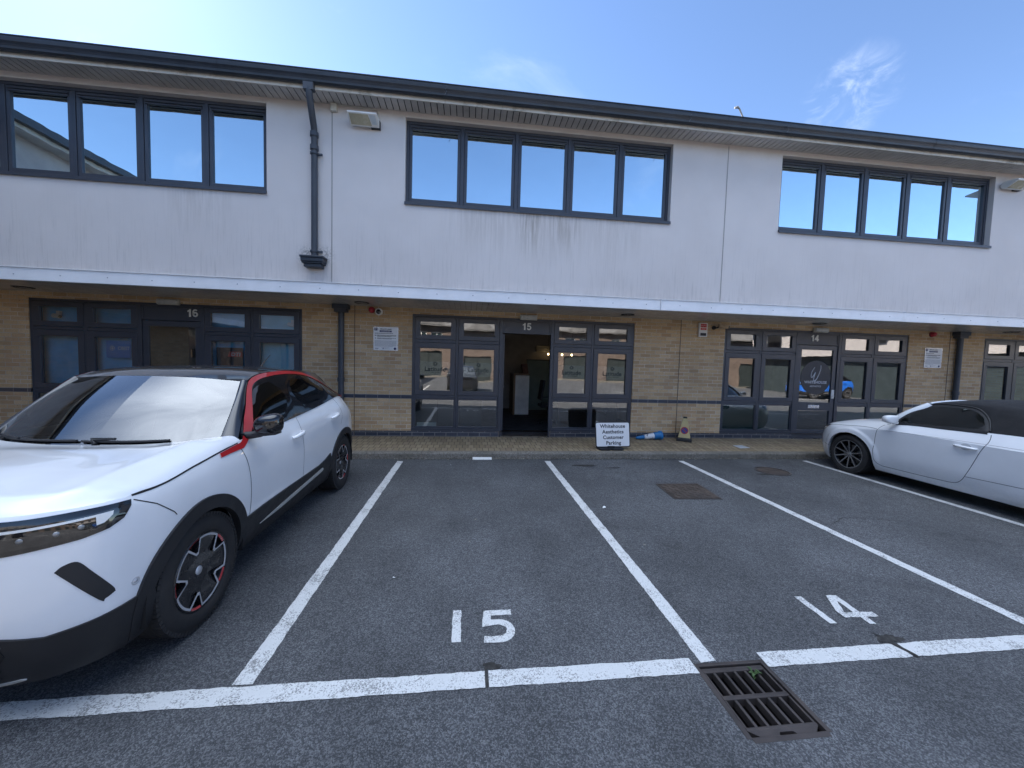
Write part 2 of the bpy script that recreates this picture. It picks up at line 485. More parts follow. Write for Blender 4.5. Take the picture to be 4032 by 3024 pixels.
def film(name, col, alpha):
    t = NT(name)
    d = t.n('ShaderNodeBsdfDiffuse', {'Color': (*col, 1)})
    tr = t.n('ShaderNodeBsdfTransparent')
    return t.done(t.n('ShaderNodeMixShader', {0: alpha, 1: tr.outputs[0], 2: d.outputs[0]}))
M['film'] = film('frosted_film', (0.62, 0.68, 0.66), 0.26)
M['film_dark'] = film('dark_green_film', (0.09, 0.15, 0.15), 0.88)
M['letter_film'] = simple('dark_green_lettering', (0.012, 0.022, 0.022), 0.6)

# ------------------------------------------------------------------ ground
def asphalt_mat():
    t = NT('worn_asphalt')
    c = t.coord()
    g1 = t.n('ShaderNodeTexVoronoi', {'Vector': c, 'Scale': 165.0, 'Randomness': 1.0})
    cell = t.n('ShaderNodeSeparateColor', {0: g1.outputs['Color']}).outputs[0]
    g2 = t.noise(c, 420, 3, 0.6)
    med = t.noise(c, 28, 5, 0.65)
    big = t.noise(c, 0.55, 5, 0.62)
    big2 = t.noise(c, 2.3, 6, 0.7)
    col = t.mix(t.ramp(cell, 0.25, 1.0), (0.038, 0.040, 0.045), (0.160, 0.164, 0.172))
    col = t.mix(t.ramp(g2, 0.45, 0.75, 0, 0.5), col, (0.27, 0.275, 0.28))
    col = t.mix(t.ramp(g2, 0.52, 0.30, 0, 0.6), col, (0.028, 0.028, 0.031))
    k = t.math('MULTIPLY', t.ramp(big, 0.3, 0.7, 0.74, 1.16), t.ramp(big2, 0.25, 0.75, 0.84, 1.12))
    k = t.math('MULTIPLY', k, t.ramp(med, 0.3, 0.7, 0.84, 1.12))
    sc = t.n('ShaderNodeVectorMath', {0: col}, operation='SCALE'); t.l(k, sc.inputs['Scale'])
    # oil drips and damp patches with a shape of their own
    oil = t.math('MULTIPLY', t.ramp(t.noise(c, 0.9, 7, 0.72, dist=0.5), 0.56, 0.70), 0.55)
    col = t.mix(oil, sc.outputs[0], (0.030, 0.029, 0.030))
    pale = t.math('MULTIPLY', t.ramp(t.noise(t.mapping(c, (1, 1, 1), loc=(31, 7, 0)), 0.7, 6, 0.7), 0.56, 0.75), 0.25)
    col = t.mix(pale, col, (0.16, 0.155, 0.15))
    h = t.math('ADD', t.math('MULTIPLY', g1.outputs['Distance'], -0.9), t.math('MULTIPLY', g2, 0.5))
    return t.done(t.principled(Base_Color=col, Roughness=0.88, Normal=t.bump(h, 0.8, 0.006)))
M['asphalt'] = asphalt_mat()

def paint_mat(name='worn_road_paint', wear=0.5):
    t = NT(name)
    c = t.coord()
    n1 = t.noise(c, 130, 4, 0.65); n2 = t.noise(c, 6, 5, 0.65); n3 = t.noise(c, 500, 2, 0.6)
    w = t.math('ADD', t.math('MULTIPLY', n1, 0.62), t.math('MULTIPLY', n2, 0.42))
    f = t.ramp(w, 0.535 - 0.03 * wear, 0.63 - 0.02 * wear, 0, 1)
    col = t.mix(t.ramp(n2, 0.3, 0.7), (0.62, 0.625, 0.615), (0.72, 0.725, 0.715))
    col = t.mix(t.ramp(n3, 0.35, 0.65, 0, 0.4), col, (0.42, 0.42, 0.41))
    col = t.mix(t.math('MULTIPLY', f, 0.8), col, (0.12, 0.12, 0.12))
    return t.done(t.principled(Base_Color=col, Roughness=0.75, Normal=t.bump(t.math('ADD', n1, n3), 0.4, 0.003)))
M['paint'] = paint_mat()

def concrete_mat():
    t = NT('aggregate_concrete')
    c = t.coord()
    v = t.n('ShaderNodeTexVoronoi', {'Vector': c, 'Scale': 75.0})
    cell = t.n('ShaderNodeSeparateColor', {0: v.outputs['Color']}).outputs[0]
    col = t.mix(cell, (0.13, 0.115, 0.095), (0.27, 0.245, 0.21))
    col = t.mix(t.ramp(t.noise(c, 2.6, 6, 0.7), 0.35, 0.7, 0, 0.7), col, (0.11, 0.10, 0.08))
    col = t.mix(t.ramp(t.noise(c, 22, 5, 0.7), 0.56, 0.7, 0, 0.8), col, (0.055, 0.052, 0.042))
    return t.done(t.principled(Base_Color=col, Roughness=0.9, Normal=t.bump(t.math('ADD', v.outputs['Distance'], t.noise(c, 60, 4, 0.6)), 0.6, 0.006)))
M['concrete'] = concrete_mat()

# drain opening in the car park surface
DX0, DX1, DY0, DY1 = 1.317, 1.705, 1.472, 1.876
g = MB()
xs = [-400, DX0, DX1, 400]; ys = [-400, DY0, DY1, 6.46]
for i in range(3):
    for j in range(3):
        if (i, j) != (1, 1):
            g.quad((xs[i], ys[j], 0), (xs[i + 1], ys[j], 0), (xs[i + 1], ys[j + 1], 0), (xs[i], ys[j + 1], 0))
g.quad((-400, 6.46, 0), (400, 6.46, 0), (400, 400, 0), (-400, 400, 0))
tag(g.build('ground', M['asphalt'], weld=1e-4), kind='structure')

def jag_strip(mb, p0, p1, w, z=0.004, step=0.02, amp=0.0038, seed=0, gaps=()):
    """painted stripe with a slightly ragged outline"""
    rnd = random.Random(seed)
    a, b = Vector((*p0, 0)), Vector((*p1, 0))
    L = (b - a).length; d = (b - a) / L; nrm = Vector((-d.y, d.x, 0))
    n = max(2, int(L / step))
    lo, hi, r0, r1 = [], [], 0, 0
    for i in range(n + 1):
        r0 = 0.6 * r0 + rnd.uniform(-amp, amp) * 0.7; r1 = 0.6 * r1 + rnd.uniform(-amp, amp) * 0.7
        e0 = rnd.uniform(-.006, .006) if i in (0, n) else 0
        q = a + d * (L * i / n)
        lo.append(q - nrm * (w / 2 + r0) + d * e0); hi.append(q + nrm * (w / 2 + r1) - d * e0)
    for i in range(n):
        s = (i + 0.5) / n * L
        if any(g0 < s < g1 for g0, g1 in gaps): continue
        mb.quad(*[(p.x, p.y, z) for p in (lo[i], lo[i + 1], hi[i + 1], hi[i])])

for i, (x, ya, yb) in enumerate(((-1.118, 1.95, 6.285), (1.375, 1.95, 6.285), (3.842, 1.95, 6.285), (6.325, 1.95, 6.285), (8.82, 1.95, 6.285), (-3.62, 1.95, 6.285), (-6.1, 1.95, 6.285), (-8.6, 1.95, 6.285))):
    mb = MB()
    xb = x + (0.025 if x == 1.375 else 0.0)
    jag_strip(mb, (xb, ya if x != 1.375 else 1.902), (x, yb), 0.098, seed=i)
    tag(mb.build('bay_line', M['paint']), kind='structure')
mb = MB()
jag_strip(mb, (-12, 1.898), (1.298, 1.884), 0.105, z=0.004, seed=40, gaps=((12.118, 12.135),))
tag(mb.build('front_line', M['paint']), kind='structure')
mb = MB()
jag_strip(mb, (1.728, 1.893), (14, 1.905), 0.105, z=0.004, seed=41, gaps=((0.945, 0.968),))
tag(mb.build('front_line', M['paint']), kind='structure')

def stroke(mb, pts, w, z=0.004, seed=0):
    """painted numeral stroke along a polyline with mitred corners"""
    rnd = random.Random(seed)
    P = [Vector((p[0] * .96, p[1] * .96, 0)) for p in pts]
    Q = [P[0]]
    for a, b in zip(P, P[1:]):
        k = max(1, int((b - a).length / 0.03))
        Q += [a + (b - a) * (i + 1) / k for i in range(k)]
    L, R = [], []
    for i, p in enumerate(Q):
        d0 = (p - Q[i - 1]).normalized() if i else (Q[1] - p).normalized()
        d1 = (Q[i + 1] - p).normalized() if i < len(Q) - 1 else d0
        t = (d0 + d1).normalized(); k = 1 / max(0.5, t.dot(d1))
        nrm = Vector((-t.y, t.x, 0)) * k
        L.append(p + nrm * (w / 2 + rnd.uniform(-.003, .003))); R.append(p - nrm * (w / 2 + rnd.uniform(-.003, .003)))
    for i in range(len(Q) - 1):
        mb.quad(*[(q.x, q.y, z) for q in (R[i], R[i + 1], L[i + 1], L[i])])
def arc(cx, cy, rx, ry, a0, a1, n=10):
    return [(cx + rx * math.cos(math.radians(a0 + (a1 - a0) * i / n)), cy + ry * math.sin(math.radians(a0 + (a1 - a0) * i / n))) for i in range(n + 1)]
t = empty('bay_number', (0.13, 2.30, 0), 'large white painted number 15 on the asphalt of the empty bay', 'road marking')
mb = MB(); stroke(mb, [(-0.047, 2.25), (-0.050, 2.552)], 0.056, seed=1); mb.build('digit', M['paint'], t)
mb = MB(); stroke(mb, [(0.325, 2.508), (0.158, 2.508), (0.150, 2.405)] + arc(0.222, 2.335, 0.085, 0.080, 105, -95, 12) + [(0.128, 2.262)], 0.052, seed=2); mb.build('digit', M['paint'], t)
t = empty('bay_number', (2.64, 2.27, 0), 'large white painted number 14 on the asphalt near the pothole', 'road marking')
mb = MB(); stroke(mb, [(2.562, 2.23), (2.573, 2.53)], 0.052, seed=3); mb.build('digit', M['paint'], t)
mb = MB(); stroke(mb, [(2.846, 2.205), (2.872, 2.525)], 0.050, seed=4)
stroke(mb, [(2.862, 2.500), (2.832, 2.498), (2.735, 2.345), (2.735, 2.303), (2.975, 2.297)], 0.050, z=0.0052, seed=5); mb.build('digit', M['paint'], t)

M['patch'] = simple('broken_asphalt', (0.035, 0.033, 0.031), 0.95, var=0.5, vs=30, bump=1.0, bs=60)
def blob(mb, cx, cy, rx, ry, z, seed, n=26, rough=0.35, rot=0.0):
    rnd = random.Random(seed)
    ph = [rnd.uniform(0, 6.28) for _ in range(4)]
    v = [(cx, cy, z)]
    for i in range(n):
        t = 2 * PI * i / n
        k = 1 + rough * (0.5 * math.sin(2 * t + ph[0]) + 0.3 * math.sin(3 * t + ph[1]) + 0.35 * math.sin(5 * t + ph[2]) + 0.25 * rnd.uniform(-1, 1))
        x, y = rx * k * math.cos(t), ry * k * math.sin(t)
        v.append((cx + x * math.cos(rot) - y * math.sin(rot), cy + x * math.sin(rot) + y * math.cos(rot), z))
    mb.add(v, [(0, 1 + i, 1 + (i + 1) % n) for i in range(n)])
mb = MB()
blob(mb, 2.688, 1.985, 0.075, 0.036, 0.0045, 3); blob(mb, 2.664, 1.93, 0.018, 0.10, 0.0060, 5, rot=0.25)
tag(mb.build('pothole', M['patch']), kind='structure')
mb = MB(); blob(mb, 0.158, 1.968, 0.05, 0.025, 0.0045, 9); blob(mb, 0.125, 1.886, 0.008, 0.055, 0.0060, 10)
tag(mb.build('pothole', M['patch']), kind='structure')

# fine cracks in the surface
def crack(pts, w, seed):
    rnd = random.Random(seed); mb = MB(); Q = []
    for a, b in zip(pts, pts[1:]):
        for k in range(12):
            t = k / 12; Q.append((a[0] + (b[0] - a[0]) * t + rnd.uniform(-.012, .012), a[1] + (b[1] - a[1]) * t + rnd.uniform(-.012, .012)))
    for (x0, y0), (x1, y1) in zip(Q, Q[1:]):
        d = Vector((x1 - x0, y1 - y0, 0)); 
        if d.length < 1e-4: continue
        n = Vector((-d.y, d.x, 0)).normalized() * w * rnd.uniform(.3, 1)
        mb.quad((x0 - n.x, y0 - n.y, .0044), (x1 - n.x, y1 - n.y, .0044), (x1 + n.x, y1 + n.y, .0044), (x0 + n.x, y0 + n.y, .0044))
    tag(mb.build('crack', M['patch']), kind='structure')
crack([(4.05, 3.62), (4.35, 3.78), (4.75, 3.70), (5.05, 3.62)], .005, 3)
crack([(2.10, 5.62), (2.55, 5.55), (2.9, 5.62)], .005, 4)
# grit and moss along the kerb foot
rnd = random.Random(77); mb = MB(); mb2 = MB()
for k in range(1500):
    x = rnd.uniform(-1.3, 11); y = 6.435 - abs(rnd.gauss(0, .028)); L = rnd.uniform(.003, .014); w = L * rnd.uniform(.3, 1); an = rnd.uniform(0, PI); c, q = math.cos(an), math.sin(an)
    z = rnd.uniform(.004, .012)
    (mb if rnd.random() < .62 else mb2).quad(*[(x + p * c - r * q, y + p * q + r * c, z + (.004 if p > 0 else 0)) for p, r in ((-L, -w), (L, -w), (L, w), (-L, w))])
tag(mb.build('kerb_grit', simple('dark_grit', (.05, .045, .035), .95, var=.4)), kind='stuff')
tag(mb2.build('pale_grit', simple('pale_grit', (.24, .22, .18), .95, var=.4)), kind='stuff')

# kerb stones and block paving (rises gently to the wall)
def pav_z(y): return 0.115 + 0.045 * (y - 6.57)
mb = MB()
x = -13.6
while x < 17:
    prof = [(6.44, -0.05), (6.44, 0.085), (6.448, 0.103), (6.466, 0.114), (6.565, 0.116), (6.565, -0.05)]
    mb.prism([(p[0], p[1]) for p in prof], lambda a, b, h: (h, a, b), x + 0.004, x + 0.911)
    x += 0.915
tag(mb.build('kerb', M['concrete']), kind='structure')
mb = MB()
mb.quad((-13.6, 6.565, 0.112), (17, 6.565, 0.112), (17, 7.66, pav_z(7.66)), (-13.6, 7.66, pav_z(7.66)))
mb.quad((-13.6, 6.445, 0.02), (17, 6.445, 0.02), (17, 6.445, 0.075), (-13.6, 6.445, 0.075))
pv = mb.build('pavement', M['paver']); tag(pv, kind='structure')

# ------------------------------------------------------------------ the terrace
bld = empty('office_terrace', (1.1, YB, 0.07), 'two storey office terrace of pale rendered wall over buff brick, three numbered units', 'building')
KEEP.add(bld.name)

def wall_sheet(mb, x0, x1, z0, z1, y, yb, holes):
    """vertical wall facing -Y with rectangular openings and their reveals"""
    xs = sorted({x0, x1, *[h[0] for h in holes], *[h[1] for h in holes]})
    zs = sorted({z0, z1, *[h[2] for h in holes], *[h[3] for h in holes]})
    def inh(a, b): return any(h[0] <= a <= h[1] and h[2] <= b <= h[3] for h in holes)
    for i in range(len(xs) - 1):
        for j in range(len(zs) - 1):
            if not inh((xs[i] + xs[i + 1]) / 2, (zs[j] + zs[j + 1]) / 2):
                mb.quad((xs[i], y, zs[j]), (xs[i + 1], y, zs[j]), (xs[i + 1], y, zs[j + 1]), (xs[i], y, zs[j + 1]))
    for a, b, c, d in holes:
        mb.quad((a, y, c), (a, y, d), (a, yb, d), (a, yb, c))
        mb.quad((b, y, d), (b, y, c), (b, yb, c), (b, yb, d))
        mb.quad((a, y, d), (b, y, d), (b, yb, d), (a, yb, d))
        mb.quad((b, y, c), (a, y, c), (a, yb, c), (b, yb, c))

BX0, BX1 = -13.6, 17.0
UPW = {u: (-1.115 + d, 3.452 + d) for u, d in UNITS.items()}
WZ0, WZ1 = 4.302, 5.658
mb = MB()
wall_sheet(mb, BX0, BX1, 2.955, 5.76, YU, YU + 0.24, [(a, b, WZ0, WZ1) for a, b in UPW.values()])
mb.quad((BX0, YU, 2.955), (BX0, YU + .24, 2.955), (BX1, YU + .24, 2.955), (BX1, YU, 2.955))
mb.build('rendered_wall', M['render'], bld)
for j in JOINTS:                              # movement joints
    mb = MB(); mb.box(j - 0.007, j + 0.007, YU - 0.0035, YU + 0.01, 2.96, 5.72)
    mb.build('movement_joint', M['mastic'], bld)

# brick ground floor with openings for the shopfronts
FX0, FX1, FZ0, FZ1 = -1.150, 3.455, 0.345, 2.677
mb = MB()
holes = []
for u, d in UNITS.items():
    holes += [(FX0 + d, FX1 + d, FZ0, FZ1), (0.615 + d, 1.695 + d, 0.0, FZ0)]
wall_sheet(mb, BX0, BX1, 0.0, 2.79, YB, YB + 0.12, holes)
mb.build('brick_wall', M['brick'], bld)
mb = MB()                                     # one course at sill height, two at the foot
segs = []
e = [BX0]
for u in (16, 15, 14, 13):
    e += [FX0 + UNITS[u], FX1 + UNITS[u]]
e.append(BX1)
for k in range(0, len(e), 2):
    mb = MB(); mb.box(e[k], e[k + 1], YB - 0.004, YB + 0.05, 0.990, 1.065)
    mb.build('blue_brick_band', M['blue_brick'], bld)
p = BX0
for u in (16, 15, 14, 13):
    mb = MB(); mb.box(p, 0.612 + UNITS[u], YB - 0.004, YB + 0.05, 0.12, 0.343)
    mb.build('blue_brick_plinth', M['blue_brick'], bld); p = 1.698 + UNITS[u]
mb = MB(); mb.box(p, BX1, YB - 0.004, YB + 0.05, 0.12, 0.343)
mb.build('blue_brick_plinth', M['blue_brick'], bld)
M['brown_mastic'] = simple('brown_mastic', (0.12, 0.085, 0.06), 0.8)
for j in JOINTS:
    mb = MB(); mb.box(j - 0.006, j + 0.006, YB - 0.0055, YB + 0.01, 0.2, 2.79)
    mb.build('movement_joint', M['brown_mastic'], bld)

# canopy: white metal fascia in lengths, boarded soffit behind it
jl = [BX0, -8.03, -3.0 + 1.54, 3.335, 8.3, 13.2, BX1]
for a, b in zip(jl, jl[1:]):
    mb = MB(); mb.box(a + 0.011, b - 0.011, YU - 0.045, YU + 0.02, 2.772, 2.953)
    mb.box(a + 0.011, b - 0.011, YU - 0.060, YU + 0.02, 2.9535, 2.962)
    mb.build('canopy_fascia', M['white_metal'], bld, bevel=0.003)
for a in jl[1:-1]:
    mb = MB()
    if abs(a - 3.335) < 0.01:
        mb.box(a - 0.012, a + 0.012, YU - 0.02, YU + 0.02, 2.774, 2.951)
    else:
        mb.box(a - 0.030, a + 0.030, YU - 0.0485, YU - 0.0465, 2.774, 2.943)
        mb.box(a - 0.0022, a + 0.0022, YU - 0.050, YU - 0.0445, 2.774, 2.943)
    mb.build('fascia_joint_cover', M['white_metal'], bld)
x = BX0 + 0.2
k = 0
M['fixing'] = simple('grey_fixing', (0.33, 0.34, 0.37), 0.5)
while x < BX1:
    mb = MB(); mb.lathe([(0.0, 0.006), (0.006, 0.005), (0.009, 0.0)], (x, YU - 0.0455, 2.862 + 0.006 * math.sin(k * 2.1)), (0, -1, 0), 8)
    x += 0.61 + 0.02 * math.sin(k * 1.7); k += 1
    mb.build('fascia_fixing', M['fixing'], bld)
def boards(mb, x0, x1, y0, y1, z, t, w=0.1, gap=0.006):
    x = x0
    while x < x1:
        mb.box(x + gap / 2, min(x1, x + w) - gap / 2, y0, y1, z, z + t)
        x += w
mb = MB()
boards(mb, BX0, BX1, YU + 0.021, YB - 0.001, 2.790, 0.02, 0.1, 0.005)
mb.build('canopy_soffit', M['soffit2'], bld)
mb = MB()
boards(mb, BX0, BX1, 6.062, YU + 0.1, 5.742, 0.012, 0.1, 0.014)
mb.build('eaves_soffit', M['soffit'], bld)
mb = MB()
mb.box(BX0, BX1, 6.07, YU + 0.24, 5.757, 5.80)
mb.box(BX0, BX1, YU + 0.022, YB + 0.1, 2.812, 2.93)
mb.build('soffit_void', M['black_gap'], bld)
fj = [BX0, -9.6, -4.6, 0.42, 3.10, 8.0, 12.9, BX1]
for a, b in zip(fj, fj[1:]):
    mb = MB(); mb.box(a + 0.002, b - 0.002, 6.040, 6.062, 5.715, 5.93)
    mb.build('eaves_fascia', M['fascia'], bld, bevel=0.003)
# gutter: ogee profile, in lengths with union clips
GP = [(6.040, 5.925), (6.040, 5.79), (6.020, 5.763), (5.985, 5.758), (5.958, 5.775), (5.952, 5.802), (5.940, 5.828), (5.924, 5.850), (5.918, 5.885), (5.918, 5.908), (5.910, 5.912), (5.910, 5.922), (5.930, 5.922), (5.930, 5.90)]
mb = MB()
gv = [[(x, a, b) for a, b in GP] for x in (BX0, BX1)]
mb.grid(gv, smooth=False, flip=True)
for x in np.arange(BX0 + 2, BX1, 3.95):
    gv = [[(xx, a - 0.004 * (1 if k < 13 else 0), b - 0.004) for k, (a, b) in enumerate(GP)] for xx in (x - 0.06, x + 0.06)]
    mb.grid(gv, smooth=False, flip=True)
mb.build('gutter', M['gutter'], bld, normals=False)
for x in (3.46, -0.45, 5.2):                   # bent wire clips under the gutter
    mb = MB(); mb.tube([(x - .02, 5.905, 5.74), (x + .01, 5.90, 5.80), (x - .015, 5.905, 5.835), (x + .02, 5.905, 5.86)], 0.004, 6)
    mb.build('gutter_clip', M['pipe'], bld)
mb = MB()
pit = math.radians(21)
rows = 12
for i in range(rows):
    y0, z0 = 5.945 + i * 0.34 * math.cos(pit), 5.932 + i * 0.34 * math.sin(pit)
    for k in range(int((BX1 - BX0) / 0.3)):
        x = BX0 + k * 0.3
        j = 0.004 * math.sin(k * 12.9898 + i * 78.2)
        dy, dz = 0.36 * math.cos(pit), 0.36 * math.sin(pit)
        if i < 2:
            mb.add([(x + .002, y0 + j, z0), (x + .297, y0 + j, z0), (x + .297, y0 + dy, z0 + dz), (x + .002, y0 + dy, z0 + dz),
                    (x + .002, y0 + j, z0 + .014), (x + .297, y0 + j, z0 + .014), (x + .297, y0 + dy, z0 + dz + .012), (x + .002, y0 + dy, z0 + dz + .012)],
                   [(0, 3, 2, 1), (4, 5, 6, 7), (0, 1, 5, 4), (1, 2, 6, 5), (3, 0, 4, 7)])
y2, z2 = 5.99, 5.938
ry, rz = 11.0, 5.94 + 5.0 * math.tan(pit)
mb.quad((BX0, y2, z2 - 0.01), (BX1, y2, z2 - 0.01), (BX1, ry, rz - .02), (BX0, ry, rz - .02))
mb.quad((BX0, ry, rz - .02), (BX1, ry, rz - .02), (BX1, 16.2, 5.9), (BX0, 16.2, 5.9))
mb.quad((BX0, 6.06, 5.94), (BX0, 16.2, 5.9), (BX0, ry, rz - .03), (BX0, ry, rz - .02))
mb.build('roof', M['tile'], bld)
mb = MB()                                       # outer shell behind the facade
mb.quad((BX0, YU + .01, 2.95), (BX0, YU + .01, 5.9), (BX0, 16, 5.9), (BX0, 16, 2.95))
mb.quad((BX1, YU + .01, 2.95), (BX1, 16, 2.95), (BX1, 16, 5.9), (BX1, YU + .01, 5.9))
mb.quad((BX0, YB, 0), (BX0, YB, 2.95), (BX0, 16, 2.95), (BX0, 16, 0))
mb.quad((BX1, YB, 0), (BX1, 16, 0), (BX1, 16, 2.95), (BX1, YB, 2.95))
mb.quad((BX0, 16, 0), (BX0, 16, 5.9), (BX1, 16, 5.9), (BX1, 16, 0))
mb.build('end_wall', M['brick_y'], bld)
M['room'] = simple('dim_plaster', (0.40, 0.37, 0.34), 0.9)
M['room_dark'] = simple('dark_ceiling', (0.10, 0.10, 0.10), 0.9)
M['carpet'] = simple('grey_carpet', (0.055, 0.05, 0.052), 0.95, var=0.35, vs=6, bump=0.6, bs=300)
mb = MB()                                       # upstairs rooms
mb.box(BX0 + .1, BX1 - .1, 9.5, 9.6, 3.1, 5.72)
mb.box(BX0 + .1, BX1 - .1, YU + 0.25, 9.5, 3.05, 3.1)
mb.box(BX0 + .1, BX1 - .1, YU + 0.25, 9.5, 5.70, 5.74)
for j in JOINTS: mb.box(j - .06, j + .06, YU + .25, 9.5, 3.1, 5.7)
mb.build('upper_room', M['room_dark'], bld)

def frame_rect(mb, x0, x1, z0, z1, w, y0, y1, wt=None, wb=None):
    wt = w if wt is None else wt; wb = w if wb is None else wb
    mb.box(x0, x1, y0, y1, z0, z0 + wb)
    mb.box(x0, x1, y0, y1, z1 - wt, z1)
    mb.box(x0, x0 + w, y0, y1, z0 + wb, z1 - wt)
    mb.box(x1 - w, x1, y0, y1, z0 + wb, z1 - wt)

def pane(parent, x0, x1, z0, z1, y, mat, tilt=0.0, rnd=None):
    r = rnd or random
    a, b = r.uniform(-1, 1) * tilt, r.uniform(-1, 1) * tilt
    mb = MB()
    hw, hh = (x1 - x0) / 2, (z1 - z0) / 2
    f = lambda sx, sz: (x0 + hw + sx * hw, y + a * sx * hw + b * sz * hh, z0 + hh + sz * hh)
    mb.quad(f(-1, -1), f(1, -1), f(1, 1), f(-1, 1))
    q = mb.build('pane', mat, parent)
    return q

# upper windows: five sashes in a frame
rnd = random.Random(3)
for u in (16, 15, 14, 13):
    a, b = UPW[u]
    mb = MB()
    yf = YU + 0.085
    frame_rect(mb, a, b, WZ0 + 0.03, WZ1, 0.045, yf, yf + 0.07)
    pitch = (b - a) / 5
    for k in range(1, 5):
        mb.box(a + k * pitch - 0.030, a + k * pitch + 0.030, yf + 0.002, yf + 0.07, WZ0 + 0.075, WZ1 - 0.045)
    mb.box(a - 0.004, b + 0.004, YU - 0.028, yf + 0.06, WZ0 - 0.004, WZ0 + 0.028)
    mb.box(a - 0.004, b + 0.004, YU - 0.032, YU - 0.026, WZ0 - 0.022, WZ0 + 0.026)
    for k in range(9):
        xx = a + 0.25 + k * (b - a - 0.5) / 8
        mb.box(xx - 0.03, xx + 0.03, yf - 0.004, yf + 0.01, WZ0 + 0.047, WZ0 + 0.058)
    fr = mb.build('window_frame', M['anthracite'], bld, bevel=0.003)
    for k in range(5):
        x0, x1 = a + k * pitch + (0.045 if k == 0 else 0.030), a + (k + 1) * pitch - (0.045 if k == 4 else 0.030)
        z0, z1 = WZ0 + 0.075, WZ1 - 0.045
        mb = MB()
        cl, cr_ = max(0.048, a + k * pitch + 0.082 - x0), max(0.048, x1 - (a + (k + 1) * pitch - 0.082))
        mb.box(x0 + .004, x1 - .004, yf + .012, yf + .06, z0 + .004, z0 + .058)
        mb.box(x0 + .004, x1 - .004, yf + .012, yf + .06, z1 - .062, z1 - .004)
        mb.box(x0 + .004, x0 + cl, yf + .012, yf + .06, z0 + .058, z1 - .062)
        mb.box(x1 - cr_, x1 - .004, yf + .012, yf + .06, z0 + .058, z1 - .062)
        # trickle vent
        mb.box(x0 + .03, x1 - .03, yf - .012, yf + .012, z1 - .052, z1 - .036)
        mb.box(x0 + .03, x1 - .03, yf - .006, yf + .012, z1 - .086, z1 - .066)
        w = mb.build('window', M['anthracite2'], bld, bevel=0.003)
        pane(w, x0 + cl - .004, x1 - cr_ + .004, z0 + .052, z1 - .066, yf + .036, M['glass_up'], 0.0022, rnd)

DIGITS = {
    '1': [[(.30, 0), (.52, 0), (.52, 1.0), (.37, 1.0), (.30, .88), (.12, .78), (.12, .61), (.30, .70)]],
    '3': ['s', [(.06, .78)] + arc(.33, .74, .24, .185, 150, -75, 10) + [(.30, .54)], [(.30, .54)] + arc(.33, .29, .27, .215, 85, -165, 12)],
    '4': [[(.40, 0), (.60, 0), (.60, .20), (.71, .20), (.71, .37), (.60, .37), (.60, 1.0), (.42, 1.0), (.02, .38), (.02, .20), (.40, .20)]],
    '5': ['s', [(.62, .915), (.20, .915), (.145, .50)] + arc(.335, .335, .25, .25, 128, -160, 16)],
    '6': ['s', arc(.36, .66, .235, .255, 35, 170, 8) + arc(.36, .40, .255, .30, 170, 200, 3) + arc(.355, .32, .235, .235, 215, 560, 20)],
}
def digit_shape(mb, ch, x0, z0, h, yf, yb):
    spec = DIGITS[ch]
    if spec[0] != 's':
        for poly in spec:
            V = [Vector(p) for p in poly]
            n = len(V)
            vv, ee, ff, _, _, _ = delaunay_2d_cdt(V, [(i, (i + 1) % n) for i in range(n)], [], 1, 1e-6)
            mb.add([(x0 + p[0] * h, yb, z0 + p[1] * h) for p in vv], [tuple(f) for f in ff])
            mb.add([(x0 + p[0] * h, y, z0 + p[1] * h) for y in (yb, yf) for p in V], [(i, (i + 1) % n, n + (i + 1) % n, n + i) for i in range(n)])
        return
    w = .18
    for pts in spec[1:]:
        P = [Vector((*p, 0)) for p in pts]
        L, R = [], []
        for i, p in enumerate(P):
            d0 = (p - P[i - 1]).normalized() if i else (P[1] - p).normalized()
            d1 = (P[i + 1] - p).normalized() if i < len(P) - 1 else d0
            t = (d0 + d1).normalized(); k = min(1.5, 1 / max(.5, t.dot(d1)))
            nr = Vector((-t.y, t.x, 0)) * k * w / 2
            L.append(p + nr); R.append(p - nr)
        f3 = lambda q, y: (x0 + q.x * h, y, z0 + q.y * h)
        for i in range(len(P) - 1):
            mb.quad(f3(R[i], yb), f3(R[i + 1], yb), f3(L[i + 1], yb), f3(L[i], yb))
            mb.quad(f3(R[i], yf), f3(R[i + 1], yf), f3(R[i + 1], yb), f3(R[i], yb)); mb.quad(f3(L[i], yb), f3(L[i + 1], yb), f3(L[i + 1], yf), f3(L[i], yf))

